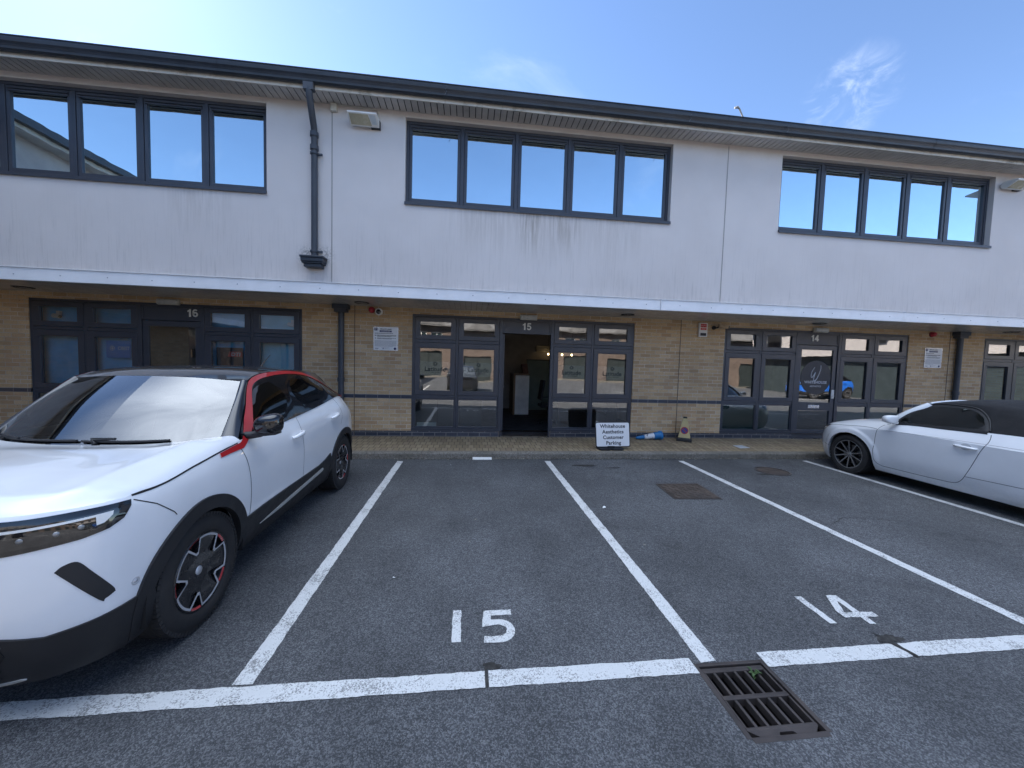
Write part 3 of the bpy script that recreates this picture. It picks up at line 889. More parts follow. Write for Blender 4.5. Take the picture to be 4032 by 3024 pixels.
# ground-floor shopfronts -------------------------------------------------
YF = YB + 0.015
BAYS = [(-1.150, -0.265), (-0.265, 0.615), (1.695, 2.552), (2.552, 3.455)]
def shopfront(u):
    d = UNITS[u]
    mb = MB()
    y0, y1 = YF, YF + 0.075
    # outer frame, mullions, door posts
    mb.box(FX0 + d, FX1 + d, y0, y1, FZ1 - .045, FZ1)
    for x0, x1 in ((FX0, FX0 + .05), (-.290, -.240), (2.527, 2.577), (FX1 - .05, FX1)):
        mb.box(x0 + d, x1 + d, y0, y1, FZ0 + .055, FZ1 - .045)
    for x0, x1 in ((0.590, 0.655), (1.655, 1.720)):
        mb.box(x0 + d, x1 + d, y0 - .006, y1, 0.215, FZ1 - .045)
    for s0, s1 in ((FX0, 0.590), (1.720, FX1)):
        mb.box(s0 + d, s1 + d, y0 - .022, y1, FZ0, FZ0 + .055)
    for (a, b) in BAYS:
        mb.box(a + .03 + d, b - .03 + d, y0 + .004, y1 - .004, 2.125, 2.185)
        mb.box(a + .03 + d, b - .03 + d, y0 + .004, y1 - .004, 1.000, 1.070)
    # solid panel over the door, with a raised border
    mb.box(0.655 + d, 1.655 + d, y0 + .012, y1 - .01, 2.385, FZ1 - .045)
    frame_rect(mb, 0.655 + d, 1.655 + d, 2.365, FZ1 - .047, 0.03, y0 + .001, y1 - .012)
    fr = mb.build('shopfront_frame', M['anthracite'], bld, bevel=0.0025)
    rn = random.Random(u)
    for bi, (a, b) in enumerate(BAYS):
        x0, x1 = a + d + (.05 if bi == 0 else .026), b + d - (.05 if bi == 3 else .026)
        if bi == 1: x1 = 0.588 + d
        if bi == 2: x0 = 1.722 + d
        # top-hung vent
        mb = MB(); frame_rect(mb, x0 + .004, x1 - .004, 2.190, FZ1 - .050, .100, y0 - .006, y0 + .05, .088, .088)
        w = mb.build('window', M['anthracite2'], bld, bevel=0.003)
        gx = (2.190 + .084, FZ1 - .050 - .084)
        pane(w, x0 + .100, x1 - .100, gx[0], gx[1], y0 + .028, M['glass'], 0.004, rn)
        # opening sash with trickle vent
        mb = MB(); frame_rect(mb, x0 + .004, x1 - .004, 1.074, 2.121, .100, y0 - .006, y0 + .05, .11, .085)
        mb.box(x0 + .09, x1 - .09, y0 - .014, y0 + .02, 2.018, 2.034)
        for q in (.3, .7):
            xx = x0 + (x1 - x0) * q
            mb.box(xx - .025, xx + .025, y0 - .009, y0, 1.100, 1.108)
        w = mb.build('window', M['anthracite2'], bld, bevel=0.003)
        pane(w, x0 + .098, x1 - .098, 1.155, 2.015, y0 + .028, M['glass'], 0.004, rn)
        if u == 15:
            cx = (x0 + x1) / 2 + (-.0, .0, .0, .02)[bi]
            yy = y0 + .0265
            mb = MB(); mb.quad((x0 + .1, yy + .004, 1.46), (x1 - .1, yy + .004, 1.46), (x1 - .1, yy + .004, 1.745), (x0 + .1, yy + .004, 1.745))
            mb.build('frosted_film', M['film'], w)
            mb = MB()
            fn = lambda p, q, h: (cx + p, yy - .001, 1.552 + q)
            mb.text('Latitude', fn, 0.128, bold=0.0016)
            mb.text('SELF STORAGE', lambda p, q, h: (cx + .03 + p, yy - .001, 1.512 + q), 0.032)
            for r0, r1 in ((.030, .018), (.046, .042)):
                n = 24
                for k in range(n):
                    if r0 > .04 and k in (2, 3, 4): continue
                    t0, t1 = 2 * PI * k / n, 2 * PI * (k + 1) / n
                    rr = r0 + (.005 if (k % 4 < 2 and r0 < .04) else 0)
                    mb.quad(*[(cx + p * math.cos(t), yy - .001, 1.70 + p * math.sin(t)) for p, t in ((r1, t0), (rr, t0), (rr, t1), (r1, t1))])
            mb.build('window_lettering', M['letter_film'], w)
        # low fixed light
        mb = MB(); frame_rect(mb, x0 + .002, x1 - .002, FZ0 + .057, .998, .022, y0 + .006, y0 + .05, .022, .03)
        w = mb.build('window', M['anthracite2'], bld, bevel=0.002)
        pane(w, x0 + .022, x1 - .022, FZ0 + .082, .978, y0 + .028, M['glass'], 0.002, rn)
        if u == 14:
            mb = MB(); mb.quad((x0 + .02, y0 + .034, FZ0 + .08), (x1 - .02, y0 + .034, FZ0 + .08), (x1 - .02, y0 + .034, .98), (x0 + .02, y0 + .034, .98))
            mb.build('frosted_film', M['film_dark'], w)
    # threshold
    mb = MB()
    mb.box(0.655 + d, 1.655 + d, YF - .03, YF + .09, 0.195, 0.232)
    mb.build('threshold', M['steel'], bld, bevel=.004)
    # number over the door
    mb = MB()
    xc = {16: 1.515, 15: 1.145, 14: 1.05, 13: 1.1}[u] + d
    for k, ch in enumerate(str(u)):
        digit_shape(mb, ch, xc - .102 + k * .098, 2.447, .142, YF + .010, YF + .001)
    mb.build('unit_number', M['digit'], bld)
    # door leaf
    dr = MB()
    X0, X1 = 0.662 + d, 1.648 + d
    return X0, X1

def door_leaf(u, X0, X1, open_deg=0.0):
    """leaf built flat in the frame, then swung about its left jamb"""
    H0, H1 = 0.24, 2.355
    ca, sa = math.cos(math.radians(open_deg)), math.sin(math.radians(open_deg))
    hx, hy = X0, YF + .05
    def S(p):
        x, y, z = p
        dx, dy = x - hx, y - hy
        return (hx + dx * ca - dy * sa, hy + dx * sa + dy * ca, z)
    def fin(mb): mb.v = [S(p) for p in mb.v]; return mb
    y0, y1 = YF + .012, YF + .062
    mb = MB()
    frame_rect(mb, X0, X1, H0, H1, .098, y0, y1, .10, .19)
    mb.box(X0 + .098, X1 - .098, y0, y1, .875, 1.065)
    d = fin(mb).build('door', M['anthracite2'], bld, bevel=.003)
    for z0, z1 in ((H0 + .185, .88), (1.06, H1 - .095)):
        mb = MB(); mb.quad((X0 + .095, y0 + .02, z0), (X1 - .095, y0 + .02, z0), (X1 - .095, y0 + .02, z1), (X0 + .095, y0 + .02, z1))
        fin(mb).build('pane', M['glass'], d)
    mb = MB()
    mb.box((X0 + X1) / 2 - .155, (X0 + X1) / 2 + .125, y0 - .010, y0 + .004, .93, 1.005)
    mb.box((X0 + X1) / 2 - .135, (X0 + X1) / 2 + .105, y0 - .014, y0 - .008, .945, .990)
    fin(mb).build('letter_plate', M['steel'], d, bevel=.002)
    mb = MB()
    mb.box(X1 - .085, X1 - .015, y0 - .012, y0 + .004, 1.16, 1.36)
    fin(mb).build('handle_plate', M['white_plastic'], d, bevel=.003)
    mb = MB()
    mb.tube([(X1 - .05, y0 - .01, 1.22), (X1 - .05, y0 - .05, 1.22), (X1 - .15, y0 - .055, 1.22)], .009, 10)
    fin(mb).build('handle', M['steel'], d)
    return d, fin

for u in (16, 15, 14, 13):
    X0, X1 = shopfront(u)
    if u == 15:
        door_leaf(u, X0, X1, 88)
    else:
        d, fin = door_leaf(u, X0, X1, 0)
        if u == 16:
            mb = MB(); mb.quad((X0 + .1, YF + .05, 1.06), (X1 - .1, YF + .05, 1.06), (X1 - .1, YF + .05, 2.26), (X0 + .1, YF + .05, 2.26)); mb.build('dark_room_sheet', M['black_gap'], d)  # black sheet added behind the glass in place of the unlit room
        if u == 14:
            cx, cz, yy = X0 + .505, 1.63, YF + .0305
            mb = MB()
            n = 48
            mb.add([(cx + .385 * math.cos(2 * PI * k / n), yy, cz + .385 * math.sin(2 * PI * k / n)) for k in range(n)] + [(cx + .385 * math.cos(2 * PI * k / n), yy - .003, cz + .385 * math.sin(2 * PI * k / n)) for k in range(n)],
                   [tuple(reversed(range(n, 2 * n)))] + [(k, n + k, n + (k + 1) % n, (k + 1) % n) for k in range(n)])
            mb.build('round_logo', simple('charcoal_vinyl', (0.035, 0.035, 0.042), 0.5), d)
            mb = MB()
            fn = lambda p, q, h: (cx + p, yy - .0045, cz + q)
            mb.text('WHITEHOUSE', lambda p, q, h: fn(p, q - .135, h), .086, bold=.002, spacing=1.05)
            mb.text('AESTHETICS', lambda p, q, h: fn(p, q - .215, h), .050, bold=.0008, spacing=1.05)
            W = [(-.05, .20), (-.11, .10), (-.125, 0.0), (-.10, -.03), (-.06, .02), (-.02, .09), (-.05, -.02), (-.055, -.085), (-.03, -.105), (.02, -.06), (.07, .05), (.105, .16), (.105, .25)]
            Ws = []
            for k in range(len(W) - 1):
                p0, p1, p2, p3 = [np.array(W[min(max(j, 0), len(W) - 1)]) for j in (k - 1, k, k + 1, k + 2)]
                for s in np.linspace(0, 1, 7)[:-1]:
                    Ws.append(.5 * ((2 * p1) + (-p0 + p2) * s + (2 * p0 - 5 * p1 + 4 * p2 - p3) * s * s + (-p0 + 3 * p1 - 3 * p2 + p3) * s ** 3))
            Ws.append(np.array(W[-1]))
            mb.tube([(cx + p[0], yy - .0045, cz + .03 + p[1]) for p in Ws], .0075, 6)
            mb.build('logo_lettering', simple('silver_vinyl', (0.62, 0.62, 0.64), 0.4), d)
# room partitions, floors and ceilings behind the shopfronts
mb = MB()
mb.box(BX0 + .1, BX1 - .1, YB + .125, 15.9, 0.19, 0.222)
mb.build('room_floor', M['carpet'], bld)
mb = MB()
mb.box(BX0 + .1, BX1 - .1, YB + .125, 15.9, 2.74, 2.785)
mb.build('room_ceiling', M['room'], bld)
mb = MB()
for j in JOINTS: mb.box(j - .08, j + .08, YB + .125, 15.9, .222, 2.74)
mb.box(BX0 + .1, BX1 - .1, 12.6, 12.7, .222, 2.74)
mb.build('room_wall', M['room'], bld)
# downpipes
mb = MB()
PX = -2.487
mb.box(PX - .02, PX + .12, 5.955, 6.035, 5.66, 5.765)
mb.tube([(PX + .055, 5.995, 5.70), (PX + .055, 5.998, 5.60), (PX + .005, 6.285, 5.32), (PX, 6.320, 5.24), (PX, 6.320, 3.36)], .047, 16)
for z in (5.22, 5.02): mb.lathe([(.052, -.035), (.060, -.035), (.060, .035), (.052, .035)], (PX, 6.315, z), (0, 0, 1), 16, smooth=False)
for z in (4.93, 3.43):
    mb.lathe([(.052, -.014), (.060, -.014), (.060, .014), (.052, .014)], (PX, 6.315, z), (0, 0, 1), 16, smooth=False)
    mb.box(PX + .05, PX + .115, 6.32, 6.345, z - .014, z + .014)
    mb.box(PX - .02, PX + .02, 6.34, YU, z - .014, z + .014)
mb.build('downpipe', M['pipe'], bld)
mb = MB()
for x0, x1, y0, z0, z1 in ((-.13, .13, 6.235, 3.172, 3.225), (-.155, .155, 6.215, 3.225, 3.25), (-.165, .165, 6.205, 3.25, 3.31), (-.178, .178, 6.195, 3.31, 3.345)):
    mb.box(PX + x0, PX + x1, y0, YU - .002, z0, z1)
mb.build('rainwater_hopper', M['gutter'], bld, bevel=.008)
for px in (-2.475, 11.40, -9.2):
    mb = MB()
    mb.tube([(px, YB - .07, 2.78), (px, YB - .07, .16)], .054, 16)
    mb.lathe([(.054, -.04), (.064, -.04), (.064, .04), (.054, .04)], (px, YB - .07, 1.35), (0, 0, 1), 16, smooth=False)
    mb.box(px - .145, px + .145, YB - .16, YB - .004, 2.70, 2.788)
    mb.box(px - .115, px + .115, YB - .14, YB - .004, 2.64, 2.70)
    mb.build('downpipe', M['pipe'], bld, bevel=.004)

bld.location.z = 0.0            # the terrace was drawn 70 mm high
# ------------------------------------------------------------------ cars
def car_paint(name, col, flake=0.0):
    t = NT(name)
    c = t.coord()
    f = t.ramp(t.noise(c, 2.0, 5, 0.6), 0.3, 0.7, 0.965, 1.02)
    rgb = t.n('ShaderNodeCombineXYZ', {0: col[0], 1: col[1], 2: col[2]}).outputs[0]
    sc = t.n('ShaderNodeVectorMath', {0: rgb}, operation='SCALE'); t.l(f, sc.inputs['Scale'])
    sp = t.n('ShaderNodeSeparateXYZ', {0: c})
    # road film on the lower flanks
    d = t.math('MULTIPLY', t.ramp(t.math('ADD', sp.outputs['Z'], t.math('MULTIPLY', t.noise(c, 7, 5, 0.7), 0.25)), 0.58, 0.28, 0, 1), t.ramp(t.noise(c, 30, 5, 0.7), 0.3, 0.7, 0.25, 0.6))
    colr = t.mix(d, sc.outputs[0], tuple(0.72 * k + 0.04 for k in col))
    p = t.principled(Base_Color=colr, Roughness=0.32, Metallic=0.0, Coat_Weight=1.0, Coat_Roughness=0.025, Specular_IOR_Level=0.45,
                     Normal=t.bump(t.noise(c, 900, 1, 0.5), 0.015, 0.001))
    p.inputs['Coat IOR'].default_value = 1.55
    return t.done(p)
M['car_white'] = car_paint('white_car_paint', (0.86, 0.865, 0.875))
M['car_white2'] = car_paint('white_coupe_paint', (0.84, 0.85, 0.865))
M['car_red'] = car_paint('red_trim_paint', (0.50, 0.018, 0.022))
M['car_black'] = car_paint('black_roof_paint', (0.010, 0.010, 0.013))
M['car_grey'] = car_paint('grey_car_paint', (0.07, 0.09, 0.11))
M['car_blue'] = car_paint('blue_car_paint', (0.015, 0.13, 0.55))
M['gloss_black'] = simple('gloss_black_trim', (0.008, 0.008, 0.010), 0.08, coat=0.6, var=0.05)
M['frit'] = simple('black_glass_border', (0.006, 0.006, 0.008), 0.05, coat=1.0, var=0.05)
M['cladding'] = simple('black_cladding', (0.016, 0.016, 0.018), 0.55, var=0.2, bump=0.25, bs=500, dirt=0.2, dirtcol=(0.04, 0.037, 0.034))
M['tyre'] = simple('rubber_tyre', (0.020, 0.019, 0.019), 0.8, var=0.2, dirt=0.35, dirtcol=(0.05, 0.042, 0.038))
M['rim_black'] = simple('black_alloy', (0.014, 0.014, 0.016), 0.28, var=0.2, coat=0.3)
M['rim_silver'] = simple('machined_alloy', (0.60, 0.60, 0.62), 0.4, metal=0.5, var=0.1)
M['rim_graphite'] = simple('graphite_alloy', (0.26, 0.255, 0.25), 0.35, metal=0.5, var=0.2)
M['disc'] = simple('brake_disc', (0.25, 0.24, 0.235), 0.35, metal=0.9, var=0.2)
M['chrome'] = simple('chrome_trim', (0.75, 0.76, 0.77), 0.12, metal=1.0, var=0.03)
M['sill_silver'] = simple('satin_silver_trim', (0.62, 0.61, 0.58), 0.35, metal=0.4, var=0.05)
M['seat'] = simple('dark_seat_fabric', (0.022, 0.022, 0.025), 0.8, var=0.2, bump=0.3)
M['fabric_roof'] = simple('black_fabric_hood', (0.012, 0.012, 0.014), 0.9, var=0.25, bump=0.5, bs=900)
M['seam'] = simple('gap_crease_line', (0.01, 0.01, 0.012), 0.9)
M['drl'] = simple('white_light_guide', (0.72, 0.72, 0.70), 0.25)
M['mirror_glass'] = simple('mirror_glass', (0.8, 0.8, 0.8), 0.02, metal=1.0, var=0.0)
M['amber'] = simple('amber_lens', (0.5, 0.16, 0.02), 0.15)

def spl(P, n=None, ts=None):
    """chord-length Hermite spline through points"""
    P = np.asarray(P, float)
    d = np.linalg.norm(np.diff(P, axis=0), axis=1) ** 0.8
    d = np.maximum(d, 1e-9)
    t = np.concatenate([[0], np.cumsum(d)]); t /= t[-1]
    return splt(P, t, np.linspace(0, 1, n) if ts is None else ts)
def splt(P, t, s):
    P = np.asarray(P, float); s = np.asarray(s, float)
    m = np.zeros_like(P)
    h = np.diff(t)[:, None]; dl = np.diff(P, axis=0) / h
    if len(P) == 2:
        m[:] = dl[0]
    else:
        m[1:-1] = (dl[:-1] * h[1:] + dl[1:] * h[:-1]) / (h[1:] + h[:-1])
        m[0] = 1.5 * dl[0] - .5 * m[1]; m[-1] = 1.5 * dl[-1] - .5 * m[-2]
    k = np.clip(np.searchsorted(t, s, side='right') - 1, 0, len(t) - 2)
    hh = (t[k + 1] - t[k]); u = (s - t[k]) / hh
    u = u[:, None]; hh = hh[:, None]
    h00 = 2 * u ** 3 - 3 * u ** 2 + 1; h10 = u ** 3 - 2 * u ** 2 + u; h01 = -2 * u ** 3 + 3 * u ** 2; h11 = u ** 3 - u ** 2
    return h00 * P[k] + h10 * hh * m[k] + h01 * P[k + 1] + h11 * hh * m[k + 1]

def coons(c0, c1, d0, d1):
    """c0, c1: arrays over u (v=0, v=1); d0, d1: arrays over v (u=0, u=1)"""
    nu, nv = len(c0), len(d0)
    u = np.linspace(0, 1, nu)[:, None, None]; v = np.linspace(0, 1, nv)[None, :, None]
    c0, c1, d0, d1 = map(np.asarray, (c0, c1, d0, d1))
    S = (1 - v) * c0[:, None] + v * c1[:, None] + (1 - u) * d0[None] + u * d1[None]
    S = S - ((1 - u) * (1 - v) * c0[0] + u * (1 - v) * c0[-1] + (1 - u) * v * c1[0] + u * v * c1[-1])
    return S

def inside(poly, x, y):
    r = False
    j = len(poly) - 1
    for i in range(len(poly)):
        xi, yi = poly[i]; xj, yj = poly[j]
        if (yi > y) != (yj > y) and x < (xj - xi) * (y - yi) / (yj - yi) + xi: r = not r
        j = i
    return r
def densify(poly, step, closed=True):
    o = []
    n = len(poly)
    for i in range(n if closed else n - 1):
        a, b = np.array(poly[i], float), np.array(poly[(i + 1) % n], float)
        k = max(1, int(np.ceil(np.linalg.norm(b - a) / step)))
        for q in range(k): o.append(tuple(a + (b - a) * q / k))
    if not closed: o.append(tuple(poly[-1]))
    return o
def smooth_poly(poly, n=6):
    """closed Catmull-Rom; a point given as (x, y, 1) stays a sharp corner"""
    o = []
    m = len(poly)
    sharp = [len(p) > 2 for p in poly]
    Q = [np.array(p[:2], float) for p in poly]
    for i in range(m):
        p1, p2 = Q[i], Q[(i + 1) % m]
        m1 = (p2 - Q[i - 1]) / 2 if not sharp[i] else (p2 - p1)
        m2 = (Q[(i + 2) % m] - p1) / 2 if not sharp[(i + 1) % m] else (p2 - p1)
        for k in range(n):
            s = k / n
            o.append(tuple((2 * s ** 3 - 3 * s ** 2 + 1) * p1 + (s ** 3 - 2 * s ** 2 + s) * m1 + (-2 * s ** 3 + 3 * s ** 2) * p2 + (s ** 3 - s ** 2) * m2))
    return o

def ray_side(a, b): return Vector((a, 2.5, b)), Vector((0, -1, 0))
def ray_front(a, b): return Vector((4.0, a, b)), Vector((-1, 0, 0))
def ray_rear(a, b): return Vector((-4.0, a, b)), Vector((1, 0, 0))
def ray_top(a, b): return Vector((a, b, 3.0)), Vector((0, 0, -1))
def ray_cyl(cx):
    return lambda a, b: (Vector((cx + 3 * math.cos(a), 3 * math.sin(a), b)), Vector((-math.cos(a), -math.sin(a), 0)))

def patch(bvh, poly, ray, off, step=0.02, inner=0.04, holes=(), skirt=0.012, outs=True):
    """skin cut to a 2D outline, laid on the body at a given height, with its own edge thickness"""
    mb = MB()
    loops = [densify(poly, step)] + [densify(h, step) for h in holes]
    vs, es = [], []
    for L in loops:
        b = len(vs)
        vs += [Vector(p) for p in L]
        es += [(b + i, b + (i + 1) % len(L)) for i in range(len(L))]
    nb = len(vs)
    xs = [p[0] for p in loops[0]]; ys = [p[1] for p in loops[0]]
    x = min(xs) + inner / 2
    while x < max(xs):
        y = min(ys) + inner / 2
        while y < max(ys):
            if inside(loops[0], x, y) and not any(inside(h, x, y) for h in loops[1:]):
                if min((p[0] - x) ** 2 + (p[1] - y) ** 2 for L in loops for p in L) > (step * 0.6) ** 2:
                    vs.append(Vector((x, y)))
            y += inner
        x += inner
    V, E, F, _, _, _ = delaunay_2d_cdt(vs, es, [], 4 if holes else 1, 1e-6)
    pts, nrm, sh = [], [], []
    dirs = []
    for p in V:
        o, d = ray(p[0], p[1])
        hit, n, _, _ = bvh.ray_cast(o, d)
        if hit is None:
            hit, n, _, _ = bvh.find_nearest(o + d * 2.2)
        if n.dot(d) > 0: n = -n
        pts.append(hit); nrm.append(n); dirs.append(d)
    v = [p + n * off for p, n in zip(pts, nrm)]
    F2 = []
    for f in F:
        a, b, c = v[f[0]], v[f[1]], v[f[2]]
        if (b - a).cross(c - a).dot(dirs[f[0]]) > 0: f = tuple(reversed(f))
        F2.append(tuple(f))
    mb.add(v, F2, True)
    if skirt:
        cnt = {}
        for f in F2:
            for i in range(len(f)):
                e = (f[i], f[(i + 1) % len(f)])
                cnt[e] = 1
        for (a, b) in [e for e in cnt if (e[1], e[0]) not in cnt]:
            mb.add([v[a], v[b], v[b] - nrm[b] * skirt, v[a] - nrm[a] * skirt], [(1, 0, 3, 2)])
    return mb

def seam(bvh, pts, ray, w=0.005, off=0.0012, closed=False):
    """dark panel gap or drawn crease along a 2D line"""
    P = densify(pts, 0.015, closed)
    L, R = [], []
    n = len(P)
    for i in range(n):
        a = np.array(P[i - 1] if (i or closed) else P[0]); b = np.array(P[(i + 1) % n] if (i < n - 1 or closed) else P[-1])
        t = (b - a) / max(1e-9, np.linalg.norm(b - a)); nn = np.array((-t[1], t[0])) * w / 2
        row = []
        for q in (np.array(P[i]) + nn, np.array(P[i]) - nn):
            o, d = ray(q[0], q[1])
            hit, no, _, _ = bvh.ray_cast(o, d)
            if hit is None: hit, no, _, _ = bvh.find_nearest(o + d * 2.2)
            if no.dot(d) > 0: no = -no
            row.append(hit + no * off)
        L.append(row[0]); R.append(row[1])
    mb = MB()
    for i in range(n if closed else n - 1):
        j = (i + 1) % n
        mb.quad(L[i], L[j], R[j], R[i])
    return mb

def merge(*ms):
    o = MB()
    for m in ms:
        b = len(o.v); o.v += m.v
        o.f += [tuple(k + b for k in f) for f in m.f]; o.sm += m.sm; o.mi += m.mi
    return o
def both(mb): return merge(mb).mirror_y()
def flipped(mb): return MB().add([(x, -y, z) for x, y, z in mb.v], [tuple(reversed(f)) for f in mb.f], True)
def sides(mb, name, mat, car):
    """the left piece and its mirror image, each a part of its own"""
    mb.build(name, mat, car, local=True)
    q = flipped(mb); q.sm = list(mb.sm); q.build(name, mat, car, local=True)

class Shell:
    """half body: perimeter wall from front centre round the side to rear centre, as a control net"""
    def __init__(s, keys, arches, nv=26, step=0.022):
        # keys: list over u of list over v of (x, y, z)
        N = np.array(keys, float)
        s.N = N
        mid = N.mean(axis=1)
        d = np.linalg.norm(np.diff(mid, axis=0), axis=1); t = np.concatenate([[0], np.cumsum(d)]); t /= t[-1]
        s.t = t
        nu = int(d.sum() / step)
        us = list(np.linspace(0, 1, nu))
        fine = np.linspace(0, 1, 2000)
        mx = splt(N[:, 2], t, fine)
        s.arch = arches
        for cx, cz, R in arches:
            for xx in [cx + sg * R + e for sg in (-1, 1) for e in (-1e-4, 1e-4)] + [cx + R * math.cos(a) for a in np.linspace(.06, PI - .06, 30)]:
                k = np.argmin(abs(mx[:, 0] - xx) + (mx[:, 1] < .5) * 9)
                # local inverse
                k0, k1 = max(0, k - 1), min(1999, k + 1)
                f = (xx - mx[k0, 0]) / (mx[k1, 0] - mx[k0, 0])
                us.append(fine[k0] + f * (fine[k1] - fine[k0]))
        us = np.array(sorted(us))
        s.us = us
        rows = np.stack([splt(N[:, j], t, us) for j in range(N.shape[1])], axis=1)   # [nu][nlev][3]
        s.rows = rows
        vf = np.linspace(0, 1, 90)
        tv = np.linspace(0, 1, N.shape[1])
        full, cut, s.low = [], [], []
        zc = arches[0][1]
        s.top = []
        for i in range(len(us)):
            col = splt(rows[i], tv, vf)
            full.append(col[::3] if True else col)
            x = rows[i][2][0]; z0 = None
            for cx, cz, R in arches:
                if abs(x - cx) < R and rows[i][2][1] > .5:
                    z0 = cz + math.sqrt(max(0, R * R - (x - cx) ** 2))
            v0 = float(np.interp(zc if z0 is None else max(z0, zc), col[:, 2], vf))
            s.low.append(splt(rows[i], tv, v0 * np.linspace(0, 1, 8)) if z0 is None else None)
            cut.append(splt(rows[i], tv, v0 + (1 - v0) * np.linspace(0, 1, nv)))
        s.full, s.cut = np.array(full), np.array(cut)
        s.top = s.full[:, -1]
    def wall(s):
        mb = MB()
        mb.grid([[tuple(p) for p in c] for c in s.cut], smooth=True)
        run = []
        for c in s.low + [None]:
            if c is None:
                if len(run) > 1: mb.grid([[tuple(p) for p in q] for q in run], smooth=True)
                run = []
            else: run.append(c)
        # lip turned in along the lower edge
        lo = [c[0] if l is None else l[0] for c, l in zip(s.cut, s.low)]
        mb.grid([[tuple(p), tuple(p + np.array([0, -0.05 * np.sign(max(p[1], 0.0)), 0.004]))] for p in lo], smooth=False, flip=True)
        return mb
    def wall_full(s):
        mb = MB(); mb.grid([[tuple(p) for p in c] for c in s.full], smooth=True); return mb

def to_bvh(mb):
    F = []
    for f in mb.f: F.append(f)
    return BVHTree.FromPolygons([Vector(p) for p in mb.v], F, all_triangles=False)

def tyre_mesh(R, r, w, seed=0):
    """standing at origin, axle along +y (outer face towards +y)"""
    mb = MB()
    h = w / 2
    prof = [(r - .004, h - .018), (r + .004, h - .006), (r + .020, h + .003), ((R + r) / 2, h + .006), (R - .035, h + .001), (R - .014, h - .010), (R - .004, h - .026), (R, h - .045)]
    xs = np.linspace(h - .045, -h + .045, 14)
    for i, x in enumerate(xs[1:-1]):
        prof.append((R - (.007 if i % 4 == 2 else 0), x))
    prof += [(R, -h + .045), (R - .014, -h + .010), ((R + r) / 2, -h - .004), (r, -h + .01), (r - .03, -h + .02)]
    mb.lathe(prof, (0, 0, 0), (0, 1, 0), 64, ref=(1, 0, 0))
    # tread blocks at the shoulder
    n = 72
    for k in range(n):
        t = 2 * PI * k / n
        for sg in (1, -1):
            a = Vector((math.cos(t), 0, math.sin(t))); ta = Vector((-math.sin(t), 0, math.cos(t)))
            mb.obox(a * (R - .008) + Vector((0, sg * (h - .028), 0)), a, ta, (0, 1, 0), .0105, R * PI / n * .78, .022)
    return mb

